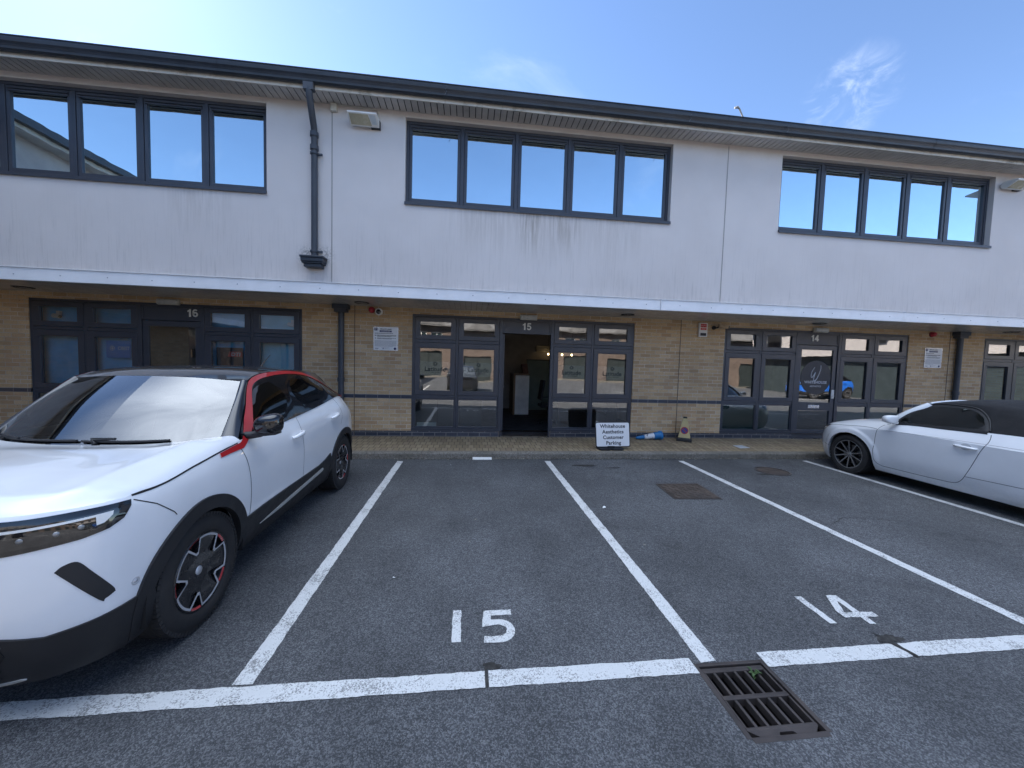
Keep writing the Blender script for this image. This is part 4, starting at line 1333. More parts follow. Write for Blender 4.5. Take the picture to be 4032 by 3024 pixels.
def rim_suv(R):
    """returns dict of MB: five-arm black face with machined zig-zag edge and red accents; outer face at y=0"""
    dark, silver, red, hub = MB(), MB(), MB(), MB()
    dark.lathe([(R + .004, .004), (R - .004, .008), (R - .012, -.004), (R - .018, -.10), (R - .02, -.16)], (0, 0, 0), (0, 1, 0), 60, ref=(1, 0, 0))
    dark.lathe([(R + .004, .004), (R + .001, .0085), (R - .003, .0085)], (0, 0, 0), (0, 1, 0), 60, ref=(1, 0, 0))
    pol = lambda r, a: (r * math.cos(a), r * math.sin(a))
    out, = [[]]
    w = math.radians(72)
    edge_o, edge_i = [], []
    for k in range(5):
        a0 = PI / 2 + k * w
        # arc of the arm tip, then the notch
        ha = math.radians(23)
        for s in np.linspace(-1, 1, 9):
            edge_o.append(pol(R - .008, a0 + ha * s)); edge_i.append(pol(R - .021, a0 + ha * s * .89))
        edge_o.append(pol(R * .63, a0 + w / 2 - math.radians(3.5))); edge_i.append(pol(R * .55, a0 + w / 2 - math.radians(4.5)))
        edge_o.append(pol(R * .63, a0 + w / 2 + math.radians(3.5))); edge_i.append(pol(R * .55, a0 + w / 2 + math.radians(4.5)))
        for sgn in (1,):
            aa = a0 + w / 2
            for s0, s1 in zip(np.linspace(-11, 11, 9)[:-1], np.linspace(-11, 11, 9)[1:]):
                t0, t1 = aa + math.radians(s0), aa + math.radians(s1)
                p = [(*pol(R - .004, t0), ), (*pol(R - .004, t1),), (*pol(R - .018, t1),), (*pol(R - .018, t0),)]
                red.quad(*[(q[0], .0065 if i < 2 else .001, q[1]) for i, q in enumerate(p)])
    n = len(edge_o)
    for i in range(n):
        j = (i + 1) % n
        o0, o1, i0, i1 = edge_o[i], edge_o[j], edge_i[i], edge_i[j]
        silver.quad((o0[0], .006, o0[1]), (i0[0], .0045, i0[1]), (i1[0], .0045, i1[1]), (o1[0], .006, o1[1]))
        dark.quad((o0[0], .006, o0[1]), (o1[0], .006, o1[1]), (o1[0] * .97, -.03, o1[1] * .97), (o0[0] * .97, -.03, o0[1] * .97))
    # black dished face with one window per arm
    holes = []
    for k in range(5):
        a0 = PI / 2 + k * w
        hp = [(R * .90, a0 - math.radians(14)), (R * .93, a0), (R * .90, a0 + math.radians(14)), (R * .62, a0 + math.radians(15)), (R * .47, a0 + math.radians(10)), (R * .44, a0), (R * .47, a0 - math.radians(10)), (R * .62, a0 - math.radians(15))]
        holes.append(smooth_poly([pol(*q) for q in hp], 4))
    vs, es = [], []
    for L in [edge_i] + holes:
        b = len(vs); vs += [Vector(p) for p in L]; es += [(b + i, b + (i + 1) % len(L)) for i in range(len(L))]
    V, E, F, _, _, _ = delaunay_2d_cdt(vs, es, [], 4, 1e-6)
    dish = lambda x, z: .0035 - .030 * max(0, 1 - (math.hypot(x, z) / R) ** 1.5)
    vv = [(p[0], dish(p[0], p[1]), p[1]) for p in V]
    dark.add(vv, [tuple(f) for f in F]); 
    for H in holes:
        for i in range(len(H)):
            a, b = H[i], H[(i + 1) % len(H)]
            dark.quad((a[0], dish(*a), a[1]), (b[0], dish(*b), b[1]), (b[0] * .97, -.045, b[1] * .97), (a[0] * .97, -.045, a[1] * .97))
    for k in range(5):
        a0 = PI / 2 + (k + .5) * w
        x, z = pol(R * .27, a0)
        hub.lathe([(.0, -.012), (.011, -.012), (.012, -.022)], (x, -.006, z), (0, 1, 0), 10)
    hub.lathe([(.0, .004), (.026, .003), (.030, -.004), (.031, -.02)], (0, -.018, 0), (0, 1, 0), 24)
    return dark, silver, red, hub

def rim_coupe(R):
    face, edge, hub = MB(), MB(), MB()
    face.lathe([(R + .004, .004), (R - .006, .008), (R - .014, -.002), (R - .018, -.10), (R - .02, -.17)], (0, 0, 0), (0, 1, 0), 60, ref=(1, 0, 0))
    edge.lathe([(R + .003, .0065), (R - .002, .0095), (R - .009, .0075)], (0, 0, 0), (0, 1, 0), 60, ref=(1, 0, 0))
    for k in range(10):
        a = 2 * PI * (k + .5) / 10
        ca, sa = math.cos(a), math.sin(a)
        P = lambda r, t, y: (r * ca - t * sa, y, r * sa + t * ca)
        for (mbx, w0, w1, yo) in ((face, .016, .015, 0), (edge, .010, .0085, .0025)):
            v = [P(R * .16, -w0, -.022 + yo), P(R * .16, w0, -.022 + yo), P(R - .008, w1, .003 + yo), P(R - .008, -w1, .003 + yo)]
            lo = [P(R * .16, -w0 * .8, -.06), P(R * .16, w0 * .8, -.06), P(R - .012, w1 * .8, -.05), P(R - .012, -w1 * .8, -.05)]
            mbx.add(v + lo, [(0, 1, 2, 3), (0, 4, 5, 1), (2, 6, 7, 3), (1, 5, 6, 2), (3, 7, 4, 0)])
    hub.lathe([(0, .0), (.032, -.001), (.036, -.010), (.055, -.016), (.060, -.05)], (0, -.012, 0), (0, 1, 0), 24)
    return face, edge, hub

def seat_mesh(cx, cy):
    mb = MB()
    def cushion(c, ax, up, hw, hh, th, n=8):
        ax, up = Vector(ax).normalized(), Vector(up).normalized(); nr = ax.cross(up)
        P = []
        for sgn in (1, -1):
            P.append([[Vector(c) + ax * hw * math.sin(u * PI / 2) + up * hh * math.sin(v * PI / 2) + nr * sgn * th * math.sqrt(max(0, math.cos(u * PI / 2) * math.cos(v * PI / 2))) for v in np.linspace(-1, 1, n)] for u in np.linspace(-1, 1, n)])
        mb.grid(P[0]); mb.grid(P[1], flip=True)
    cushion((cx, cy, .50), (0, 1, 0), (1, 0, .12), .25, .27, .10)
    cushion((cx - .33, cy, .82), (0, 1, 0), (-.28, 0, 1), .24, .36, .09)
    cushion((cx - .47, cy, 1.22), (0, 1, 0), (-.2, 0, 1), .13, .10, .05)
    return mb

def torus_mesh(c, ax, R, r, n=28, m=8):
    c, ax = Vector(c), Vector(ax).normalized(); u = ax.orthogonal().normalized(); w = ax.cross(u)
    P = []
    for i in range(n + 1):
        t = 2 * PI * i / n; d = u * math.cos(t) + w * math.sin(t)
        P.append([c + d * (R + r * math.cos(2 * PI * j / m)) + ax * r * math.sin(2 * PI * j / m) for j in range(m + 1)])
    return MB().grid(P)
WALL_Z = (.215, .30, .45, .62, .80, .935)
def side_key(x, ys, ytop, ztop, zs=WALL_Z):
    return [(x, y, z) for y, z in zip(ys, zs)] + [(x, ytop, ztop)]
def front_key(y, xs, xtop, ztop, zs, ys=None):
    ys = ys or [y] * len(xs)
    return [(x, q, z) for x, q, z in zip(xs, ys, zs)] + [(xtop, ys[-1] if len(ys) == len(xs) else ys[-1], ztop)]

def ribbon(path3, width_fn, off_fn):
    pass

def suv(name, loc, rotz, label, group, paint, trim):
    car = empty(name, loc, label, 'car', group, rotz=rotz)
    FZ = (.215, .30, .45, .62, .80, .925)
    K = [
        front_key(0.0, (1.94, 2.00, 2.04, 2.055, 2.055, 2.048), 2.022, .986, FZ),
        front_key(0.40, (1.935, 1.99, 2.03, 2.045, 2.045, 2.038), 2.012, .986, FZ),
        front_key(0.66, (1.88, 1.935, 1.975, 1.99, 1.99, 1.982), 1.956, .984, FZ),
        [(1.755, .78, .215), (1.80, .80, .30), (1.835, .815, .45), (1.845, .82, .62), (1.84, .82, .80), (1.826, .812, .92), (1.805, .792, .974)],
        side_key(1.62, (.80, .84, .866, .880, .880, .868), .845, .972, (.215, .30, .45, .62, .80, .905)),
        side_key(1.27, (.79, .85, .882, .896, .893, .876), .842, 1.008, (.215, .30, .45, .62, .80, .925)),
        side_key(0.92, (.775, .84, .876, .891, .888, .870), .828, 1.050),
        side_key(0.60, (.775, .838, .873, .887, .886, .866), .816, 1.072, (.215, .30, .45, .62, .80, .95)),
        side_key(0.25, (.775, .835, .870, .884, .886, .866), .812, 1.086, (.215, .30, .45, .62, .80, .96)),
        side_key(-0.15, (.775, .835, .870, .884, .887, .868), .812, 1.112, (.215, .30, .45, .62, .80, .97)),
        side_key(-0.60, (.775, .835, .871, .886, .890, .874), .812, 1.145, (.215, .30, .45, .62, .81, 1.0)),
        side_key(-1.0, (.78, .842, .878, .893, .898, .886), .806, 1.185, (.215, .30, .45, .62, .82, 1.02)),
        side_key(-1.30, (.785, .845, .880, .896, .900, .888), .785, 1.205, (.215, .30, .45, .62, .82, 1.02)),
        side_key(-1.55, (.775, .835, .868, .882, .884, .862), .745, 1.175, (.215, .30, .45, .62, .82, 1.0)),
        [(-1.73, .74, .215), (-1.75, .78, .30), (-1.765, .815, .45), (-1.77, .825, .62), (-1.77, .825, .80), (-1.76, .80, .96), (-1.74, .70, 1.095)],
        [(-1.88, .62, .215), (-1.92, .63, .30), (-1.94, .64, .45), (-1.95, .64, .62), (-1.945, .64, .80), (-1.925, .63, .94), (-1.85, .59, 1.065)],
        [(-1.93, .35, .215), (-1.965, .35, .30), (-1.985, .35, .45), (-1.99, .35, .62), (-1.985, .35, .80), (-1.965, .35, .94), (-1.885, .34, 1.055)],
        [(-1.94, 0, .215), (-1.975, 0, .30), (-1.995, 0, .45), (-2.0, 0, .62), (-1.995, 0, .80), (-1.975, 0, .94), (-1.895, 0, 1.055)],
    ]
    WR = .385
    sh = Shell(K, [(1.27, .345, WR), (-1.27, .345, WR)])
    top = sh.top
    wall = sh.wall()
    # bonnet: flat centre, raised shoulders, crease running to the outer lamp corners
    def part_of(curve, a, b):
        """piece of the top edge from index a to b"""
        return curve[a:b + 1]
    nose = 0
    iu = int(np.argmax(top[:, 0] < 1.70)); ie = int(np.argmax(top[:, 0] < .80))
    fr = top[:iu + 1]; sd = top[iu:ie + 1]
    cow = [(.985, 0, 1.060), (.975, .30, 1.066), (.93, .56, 1.080), (.86, .72, 1.096), (.80, .79, 1.088), tuple(sd[-1])]
    c0 = spl(fr, 40); c1 = spl(cow, 40)
    d0 = spl([tuple(fr[0]), (1.975, 0, 1.006), (1.935, 0, 1.024), (1.915, 0, 1.030), (1.87, 0, 1.034), (1.5, 0, 1.045), (.985, 0, 1.060)], 50)
    d1 = spl(sd, 50)
    H = coons(c0, c1, d0, d1)
    for i in range(40):
        for j in range(50):
            u, v = i / 39, j / 49
            s3 = lambda q: max(0, min(1, q)) ** 2 * (3 - 2 * max(0, min(1, q)))
            kv = s3(v / .16) * s3((1 - v) / .22)
            uc = .70 + .05 * v
            plate = 1.0 if u < uc else (1 - u) / (1 - uc)
            H[i, j, 2] += .016 * min(1, v / .12) * min(1, (1 - v) / .5) * max(0, 1 - u ** 3)
            H[i, j, 2] += kv * (.024 * plate + .010 * math.exp(-((u - uc) / .05) ** 2)) - .010 * kv * math.exp(-((u - .42) / .16) ** 2)
    hood = MB(); hood.grid([[tuple(p) for p in r] for r in H], smooth=True)
    RAIL = [(.80, .812, 1.068), (.60, .737, 1.25), (.37, .642, 1.475), (.25, .628, 1.512), (0, .620, 1.538), (-.35, .617, 1.540), (-.70, .622, 1.508), (-1.0, .640, 1.430), (-1.27, .680, 1.310), (-1.50, .752, 1.183)]
    rail = spl(RAIL, 90)
    js = int(np.argmax(top[:, 0] < -1.50))
    belt = spl(top[ie:js + 1], 90)
    gh = MB()
    G = []
    for i in range(90):
        a, b = belt[i], rail[i]
        G.append([tuple(a + (b - a) * v + np.array([0, .018 * math.sin(PI * v), 0])) for v in np.linspace(0, 1, 12)])
    gh.grid(G, smooth=True, flip=False)
    rfront = spl([(.475, 0, 1.500), (.452, .30, 1.494), (.385, .600, 1.470)], 24)
    rrear = spl([(-1.46, 0, 1.500), (-1.43, .30, 1.492), (-1.27, .56, 1.468)], 24)
    rc = spl([(.475, 0, 1.500), (.33, 0, 1.540), (.1, 0, 1.568), (-.4, 0, 1.580), (-1.0, 0, 1.553), (-1.46, 0, 1.500)], 40)
    rs = spl([(.385, .600, 1.470), (.2, .612, 1.524), (0, .612, 1.545), (-.35, .61, 1.550), (-.7, .605, 1.532), (-1.0, .588, 1.508), (-1.27, .56, 1.468)], 40)
    roof = MB(); RF = coons(rfront, rrear, rc, rs); roof.grid([[tuple(p) for p in r] for r in RF], smooth=True, flip=False)
    # strip between roof skin and rail (gutter), and black rear quarter
    rs2 = spl([(.385, .600, 1.470), (.2, .612, 1.524), (0, .612, 1.545), (-.35, .61, 1.550), (-.7, .605, 1.532), (-1.0, .588, 1.508), (-1.27, .56, 1.468), (-1.40, .64, 1.33), (-1.54, .745, 1.175)], 60)
    rl = spl([(.37, .642, 1.475), (.25, .628, 1.512), (0, .620, 1.538), (-.35, .617, 1.540), (-.70, .622, 1.508), (-1.0, .640, 1.430), (-1.27, .680, 1.310), (-1.40, .715, 1.24), (-1.50, .752, 1.183)], 60)
    quarter = MB(); quarter.grid([[tuple(rs2[i] + (rl[i] - rs2[i]) * v) for v in (0, .5, 1)] for i in range(60)], smooth=True)
    # rear window and tailgate
    tail = top[js:]
    tl = spl(tail[::-1], 30)
    rr_ = spl([(-1.46, 0, 1.485), (-1.43, .30, 1.480), (-1.27, .56, 1.462), (-1.40, .64, 1.33), (-1.54, .745, 1.175)], 30)
    hatch = MB(); hatch.grid([[tuple(rr_[i] + (tl[i] - rr_[i]) * v) for v in np.linspace(0, 1, 8)] for i in range(30)], smooth=True, flip=True)
    # windscreen surface
    wb = spl([(.985, 0, 1.045), (.975, .30, 1.052), (.93, .55, 1.066), (.835, .715, 1.085)], 24)
    wt = rfront * 1.0; 
    wc = spl([(.985, 0, 1.045), (.73, 0, 1.305), (.475, 0, 1.497)], 24)
    ws = spl([(.835, .715, 1.085), (.62, .672, 1.285), (.39, .598, 1.465)], 24)
    WS = coons(wb, spl([(.475, 0, 1.497), (.452, .30, 1.491), (.39, .598, 1.465)], 24), wc, ws)
    # A pillar (black) between screen edge and rail
    pw = spl([(.835, .715, 1.085), (.62, .672, 1.285), (.39, .598, 1.465)], 20)
    pr = spl([(.80, .812, 1.068), (.60, .737, 1.25), (.37, .642, 1.475)], 20)
    pil = MB(); pil.grid([[tuple(pw[i] + (pr[i] - pw[i]) * v + np.array([.012 * math.sin(PI * v), 0, .012 * math.sin(PI * v)])) for v in np.linspace(0, 1, 6)] for i in range(20)], smooth=True, flip=True)
    bv = to_bvh(merge(sh.wall_full(), hood, gh, roof, quarter, hatch))
    cyl = ray_cyl(1.25)
    D = math.radians

    body = both(merge(wall, hood)).build('body', paint, car, local=True, normals=False)
    mh = both(hatch).build('tailgate', M['gloss_black'], car, local=True)
    both(merge(roof, quarter, pil)).build('roof', M['car_black'], car, local=True)
    # windscreen with black border
    mb = MB(); g_ = WS
    mb.grid([[tuple(g_[i, j] + np.array([.002, 0, .002])) for j in range(24)] for i in range(24)], smooth=True)
    scr = both(mb).build('windscreen', M['screen_glass'], car, local=True)
    mb = MB()
    for i in range(23):
        for j in range(23):
            u, v = (i + .5) / 23, (j + .5) / 23
            ed = (u > .90) or (v < .085) or (v > .93) or (u > .84 and v > .86 and (u - .84) / .06 + (v - .86) / .07 > 1.0) or (u > .84 and v < .16 and (u - .84) / .06 + (.16 - v) / .075 > 1.0)
            if ed or (u < .09 and v > .80):
                q = [tuple(g_[a, b]) for a, b in ((i, j), (i + 1, j), (i + 1, j + 1), (i, j + 1))]
                mb.quad(*q)
    both(mb).build('screen_border', M['frit'], scr, local=True)
    # side glass, black surround, red roof line
    w1 = [(.665, 1.104, 1), (.525, 1.288), (.41, 1.408), (.28, 1.464), (.06, 1.488), (-.160, 1.493, 1), (-.080, 1.130, 1), (.22, 1.112), (.45, 1.104)]
    w2 = [(-.192, 1.494, 1), (-.42, 1.490), (-.66, 1.464), (-.85, 1.424), (-.955, 1.394, 1), (-1.035, 1.224, 1), (-.90, 1.200), (-.6, 1.166), (-.112, 1.133, 1)]
    w3 = [(-.985, 1.380, 1), (-1.13, 1.328), (-1.31, 1.238, 1), (-1.20, 1.228), (-1.062, 1.228, 1)]
    ws_ = [smooth_poly(w, 5) for w in (w1, w2, w3)]
    bl = [(p[0], p[2] + .012) for p in belt[2:-2]]; rl2 = [(p[0], p[2] - .006) for p in rail[2:-2]]
    outer = bl + rl2[::-1]
    sides(patch(bv, outer, ray_side, .004, .03, .05, ws_, .004), 'window_surround', M['gloss_black'], car)
    for side in (1, -1):
        for w in ws_:
            p = patch(bv, w, ray_side, .0005, .03, .08, (), 0)
            if side < 0:
                p = MB().add([(x, -y, z) for x, y, z in p.v], [tuple(reversed(f)) for f in p.f], True)
            p.build('side_window', M['car_glass'], car, local=True)
    # red roof line: a band laid along the rail, with a tail on the wing
    tb = MB()
    RR = spl(RAIL, 120); BB = spl(top[ie:js + 1], 120)
    up, lw, md = [], [], []
    wdt = np.interp(np.linspace(0, 1, 120), [0, .04, .12, .22, .45, .75, 1], [.10, .095, .066, .050, .042, .036, .022])
    last_d = None
    for i in range(2, 119):
        T = RR[i + 1] - RR[i - 1]; T /= np.linalg.norm(T)
        V = BB[i] - RR[i]; V = V / max(.05, np.linalg.norm(V)); w_ = min(1, max(0, (56 - i) / 28)); V = V * (1 - w_) + np.array([-1, .0, .05]) * w_
        if i > 108: V = np.array([-.3, .05, -1.0])
        d_ = V - T * (V @ T)
        d_ /= max(1e-9, np.linalg.norm(d_))
        nn = np.cross(T, d_); nn *= np.sign(nn[1])
        o_ = nn * .008
        def onto(p):
            h_, n_, _, _ = bv.ray_cast(Vector((p[0], 2.5, p[2])), Vector((0, -1, 0)))
            if h_ is None or abs(h_.y - p[1]) > .05: return p + nn * .010
            if n_.y < 0: n_ = -n_
            return np.array(h_ + n_ * .010)
        up.append(onto(RR[i] + d_ * .008)); lw.append(onto(RR[i] + d_ * wdt[i]))
        md.append(onto(RR[i] + d_ * (.004 + wdt[i] * .5)))
    tail_u, tail_l = [], []
    for i in range(len(top)):
        if iu < i < len(top) and .795 < top[i][0] < 1.06:
            k = (1.06 - top[i][0]) / .26
            colz = sh.full[i]
            zt = colz[-1][2]; h_ = .024 + .016 * k
            def at(z): return np.array([np.interp(z, colz[:, 2], colz[:, q]) for q in range(3)])
            a_ = at(zt - .003); b_ = at(zt - h_)
            tail_u.append(a_ + np.array([0, .006, .006])); tail_l.append(b_ + np.array([0, .007, 0]))
    k0 = 8
    U_ = tail_u + up[k0:]; L_ = tail_l + lw[k0:]
    M_ = [(a + b) / 2 for a, b in zip(tail_u, tail_l)] + md[k0:]
    U_ = spl(U_, 150); L_ = spl(L_, 150); M_ = spl(M_, 150)
    tb.grid([[tuple(a), tuple(m_), tuple(b)] for a, m_, b in zip(U_, M_, L_)], smooth=True)
    tb.grid([[tuple(b), tuple(b + np.array([0, -.014, 0]))] for b in L_], smooth=False)
    sides(tb, 'roofline_trim', trim, car)
    # panel gaps
    sm = []
    cl = [(p[0], p[1] - .004) for p in top[iu:ie - 1]]
    sm.append(seam(bv, cl, ray_top, .006, .002))
    fd = [(p[0], p[1]) for p in spl([(.842, 1.048, 0), (.800, .90, 0), (.782, .74, 0), (.792, .50, 0)], 20)]
    sm.append(seam(bv, fd, ray_side, .006))
    sm.append(seam(bv, [(-.10, 1.095), (-.115, .80), (-.115, .505)], ray_side, .005))
    rd = [(p[0], p[1]) for p in spl([(-1.10, 1.185, 0), (-1.16, 1.08, 0), (-1.17, .95, 0), (-1.13, .86, 0)], 20)]
    sm.append(seam(bv, rd, ray_side, .005))
    sm.append(seam(bv, [(1.695, .950), (1.60, .893), (1.51, .812), (1.495, .79)], ray_side, .0055))
    sm.append(seam(bv, [(-1.36, 1.03), (-1.36, 1.16), (-1.50, 1.16)], ray_side, .004))
    for q_ in sm: sides(q_, 'gap_crease_line', M['seam'], car)
    # black cladding: arches, sills, bumper
    def ring(cx, cz, r0, r1, a0, a1, n=40):
        A = [(cx + r1 * math.cos(D(a)), cz + r1 * math.sin(D(a))) for a in np.linspace(a0, a1, n)]
        B = [(cx + (r0) * math.cos(D(a)), cz + (r0) * math.sin(D(a))) for a in np.linspace(a1, a0, n)]
        return A + B
    cz = .345
    pc = [patch(bv, ring(1.27, cz, WR - .012, WR + .070, -18, 198), ray_side, .014, .03, .05, (), .045),
          patch(bv, ring(-1.27, cz, WR - .012, WR + .066, -18, 198), ray_side, .014, .03, .05, (), .045),
          patch(bv, [(.835, .222), (.835, .495), (.60, .505), (-.50, .512), (-.66, .535), (-.80, .575), (-.835, .50), (-.835, .222)], ray_side, .012, .03, .06, (), .03)]
    sides(pc[0], 'wheel_arch_trim', M['cladding'], car); sides(pc[1], 'wheel_arch_trim', M['cladding'], car); sides(pc[2], 'sill_cladding', M['cladding'], car)
    bp = patch(bv, [(0, .218), (D(66), .218), (D(68.5), .33), (D(66.5), .470), (D(60), .462), (D(52), .452), (D(44.5), .445), (D(38), .478), (D(33), .492), (D(26), .497), (0, .497)], cyl, .010, .02, .03, (), .03)
    both(bp).build('front_bumper_cladding', M['cladding'], car, local=True)
    cr = ray_cyl(-1.25)
    rb = patch(bv, [(PI, .218), (D(112), .218), (D(112), .46), (D(130), .50), (PI, .52)], cr, .010, .03, .05, (), .03)
    both(rb).build('rear_bumper_cladding', M['cladding'], car, local=True)
    sp_ = patch(bv, smooth_poly([(.64, .368, 1), (.30, .398), (-.45, .452), (-.575, .462), (-.60, .448), (-.56, .425), (-.2, .400), (.30, .368)], 5), ray_side, .018, .02, .05, (), .012)
    sides(sp_, 'sill_strip', M['sill_silver'], car)
    # visor with lamps
    vis = [(0, .968), (D(38), .968), (D(50), .964), (D(61.5), .955), (D(61.2), .930), (D(59.2), .885), (D(56), .858), (D(51), .842), (D(38), .828), (0, .826)]
    both(patch(bv, vis, cyl, .004, .02, .03, (), .01)).build('front_visor', M['gloss_black'], car, local=True)
    for side in (1, -1):
        def fl(p):
            return p if side > 0 else MB().add([(x, -y, z) for x, y, z in p.v], [tuple(reversed(f)) for f in p.f], True)
        L = [(D(31), .936), (D(45), .938), (D(58.2), .938), (D(58.2), .918), (D(56.5), .888), (D(53.5), .868), (D(48), .856), (D(31), .846)]
        hl = fl(patch(bv, L, cyl, .0065, .015, .02, (), .004)).build('headlight', M['frit'], car, local=True)
        g1 = [(D(31), .932), (D(31), .921), (D(53.6), .923), (D(53.6), .886), (D(55.0), .890), (D(56.8), .915), (D(57.0), .931), (D(45), .932)]
        fl(patch(bv, g1, cyl, .0085, .015, .02, (), .003)).build('light_guide', M['drl'], hl, local=True)
        for a, z in ((36, .885), (41.5, .886), (47, .888), (51, .895)):
            mb = MB()
            o, d = cyl(D(a), z); hit, n, _, _ = bv.ray_cast(o, d)
            mb.lathe([(0, .011), (.008, .0105), (.011, .007)], hit, n, 14)
            fl(mb).build('projector_lens', M['rim_graphite'], hl, local=True)
        vt = smooth_poly([(D(46.4), .722, 1), (D(47.8), .742), (D(50.2), .744), (D(52.6), .682), (D(56.2), .578), (D(56.8), .548, 1), (D(54.8), .532), (D(53.6), .537)], 5)
        fl(patch(bv, vt, cyl, .0025, .012, .02, (), .004)).build('bumper_vent', M['cladding'], car, local=True)
        # parking sensor
        mb = MB()
        o, d = cyl(D(61.5), .545); hit, n, _, _ = bv.ray_cast(o, d)
        mb.lathe([(0, .003), (.009, .0025), (.010, .001)], hit, n, 16); mb.lathe([(.014, .0015), (.017, .003), (.020, .0005)], hit, n, 18)
        fl(mb).build('parking_sensor', M['rim_silver'], car, local=True)
        mb = MB()
        o, d = cyl(D(36.5), .455); hit, n, _, _ = bv.ray_cast(o, d)
        mb.lathe([(0, .018), (.022, .016), (.030, .010)], hit, n, 16)
        fl(mb).build('fog_light', M['lamp_glass'], car, local=True)
        # door handles
        for hx, hz in ((-.01, .945), (-.93, .995)):
            o, d = ray_side(hx, hz); hit, n, _, _ = bv.ray_cast(o, d)
            mb = MB()
            P = [hit + Vector((dx, dy, dz)) for dx, dy, dz in ((.105, .004, -.012), (.085, .026, -.006), (.03, .036, .002), (-.04, .036, .008), (-.085, .024, .012), (-.10, .002, .014))]
            mb.tube(P, [.012, .017, .019, .019, .017, .012], 12)
            fl(mb).build('door_handle', paint, car, local=True)
        # door mirror
        mb = MB()
        C = Vector((.690, .970, 1.165))
        gr = []
        for i in range(17):
            a = -PI / 2 + PI * i / 16
            row = []
            for j in range(25):
                b = 2 * PI * j / 24
                ca = math.cos(a)
                e = lambda t, p: math.copysign(abs(t) ** p, t)
                y = .100 * e(math.cos(b), .75) * ca ** .6 if ca > 1e-6 else 0
                z = .078 * e(math.sin(b), .75) * ca ** .6 if ca > 1e-6 else 0
                x = .085 * math.sin(a) if math.sin(a) > 0 else .050 * math.sin(a)
                row.append((C.x + x - .25 * (y + .05) * .3, C.y + y, C.z + z + (.018 * (y / .1) if z > 0 else .030 * (-y / .1) * -1 * 0)))
            gr.append(row)
        mb.grid(gr, smooth=True)
        mr = fl(mb).build('door_mirror', M['gloss_black'], car, local=True)
        mb = MB()
        mb.tube([(.715, .80, 1.078), (.705, .855, 1.080), (.695, .91, 1.088), (.69, .94, 1.105)], [.030, .028, .026, .03], 12)
        mb.obox((.69, .955, 1.092), (0, 1, .12), (1, 0, 0), (0, 0, 1), .085, .045, .014)
        fl(mb).build('mirror_foot', M['cladding'], mr, local=True)
        mb = MB(); mb.quad((.646, .890, 1.105), (.646, 1.045, 1.120), (.646, 1.045, 1.220), (.646, .890, 1.220))
        fl(mb).build('mirror_glass', M['mirror_glass'], mr, local=True)
        # wheels
        for wx in (1.27, -1.27):
            w = empty('wheel', (wx, side * .875, .345)); w.parent = car
            if side < 0: w.rotation_euler = (0, 0, PI)
            ty = tyre_mesh(.345, .228, .215)
            ty.v = [(x, y - .105, z) for x, y, z in ty.v]
            ty.build('tyre', M['tyre'], w, local=True)
            dk, sv, rd_, hb = rim_suv(.226)
            for q in (dk, sv, rd_, hb): 
                ca, sa = math.cos(.30 if wx > 0 else .9), math.sin(.30 if wx > 0 else .9)
                q.v = [(x * ca - z * sa, y - .008, x * sa + z * ca) for x, y, z in q.v]
            dk.build('rim', M['rim_black'], w, local=True)
            sv.build('rim_edge', M['rim_silver'], w, local=True)
            rd_.build('red_accent', trim, w, local=True)
            hb.build('hub_cap', M['rim_silver'], w, local=True)
            mb = MB(); mb.lathe([(.05, -.10), (.135, -.10), (.135, -.115), (.05, -.115)], (0, 0, 0), (0, 1, 0), 40, smooth=False); mb.box(-.15, -.09, -.13, -.075, -.05, .07)
            mb.build('brake_disc', M['disc'], w, local=True)
    # lower grille: recessed panel with bars following the bumper
    both(patch(bv, [(0, .252), (D(35), .262), (D(38.5), .40), (D(37), .468), (D(30), .480), (0, .480)], cyl, .0125, .02, .03, (), .002)).build('grille_panel', M['black_gap'], car, local=True)
    for z in (.285, .325, .365, .405, .445):
        mb = MB(); P = []
        for a in np.linspace(-37.5, 37.5, 31):
            o, d = cyl(D(a), z); hit, n, _, _ = bv.ray_cast(o, d)
            if hit is None:
                o, d = cyl(D(-a), z); hit, n, _, _ = bv.ray_cast(o, d); hit = Vector((hit.x, -hit.y, hit.z)); n = Vector((n.x, -n.y, n.z))
            if n.dot(d) > 0: n = -n
            P.append(hit + Vector((n.x, n.y, 0)).normalized() * .014)
        mb.tube(P, .0085, 6)
        mb.build('grille_bar', M['cladding'], car, local=True)
    skid = patch(bv, smooth_poly([(D(20), .222, 1), (D(30), .236), (D(40.5), .262, 1), (D(41), .250), (D(32), .220, 1)], 5), cyl, .014, .02, .03, (), .006)
    sides(skid, 'skid_trim', M['sill_silver'], car)
    # wipers
    mb = MB()
    def on_screen(y, v, h=.012):
        u = min(1, abs(y) / .72)
        i = min(22, int(u * 23)); j = min(22, int(v * 23))
        p = g_[i, j] + (g_[i + 1, j] - g_[i, j]) * (u * 23 - i) + (g_[i, j + 1] - g_[i, j]) * (v * 23 - j)
        return Vector((p[0] + h * .7, y, p[2] + h * .75))
    for (y0, y1, v0, v1) in ((-.05, .46, .055, .035), (-.64, -.08, .03, .06)):
        mb.tube([on_screen(y0 + (y1 - y0) * t, v0 + (v1 - v0) * t, .014) for t in np.linspace(0, 1, 12)], .008, 6)
        ym = y0 + (y1 - y0) * .12
        mb.tube([on_screen(ym + .03, .02, .016), on_screen(ym, v0 + .01, .024), on_screen(ym + .14, v0 + .012, .026)], [.014, .012, .008], 8)
    mb.build('wiper', M['black_plastic'], car, local=True)
    mb = MB(); mb.tube([(-1.05, 0, 1.53), (-1.12, 0, 1.60), (-1.28, 0, 1.70)], [.014, .006, .003], 8)
    mb.build('aerial', M['black_plastic'], car, local=True)
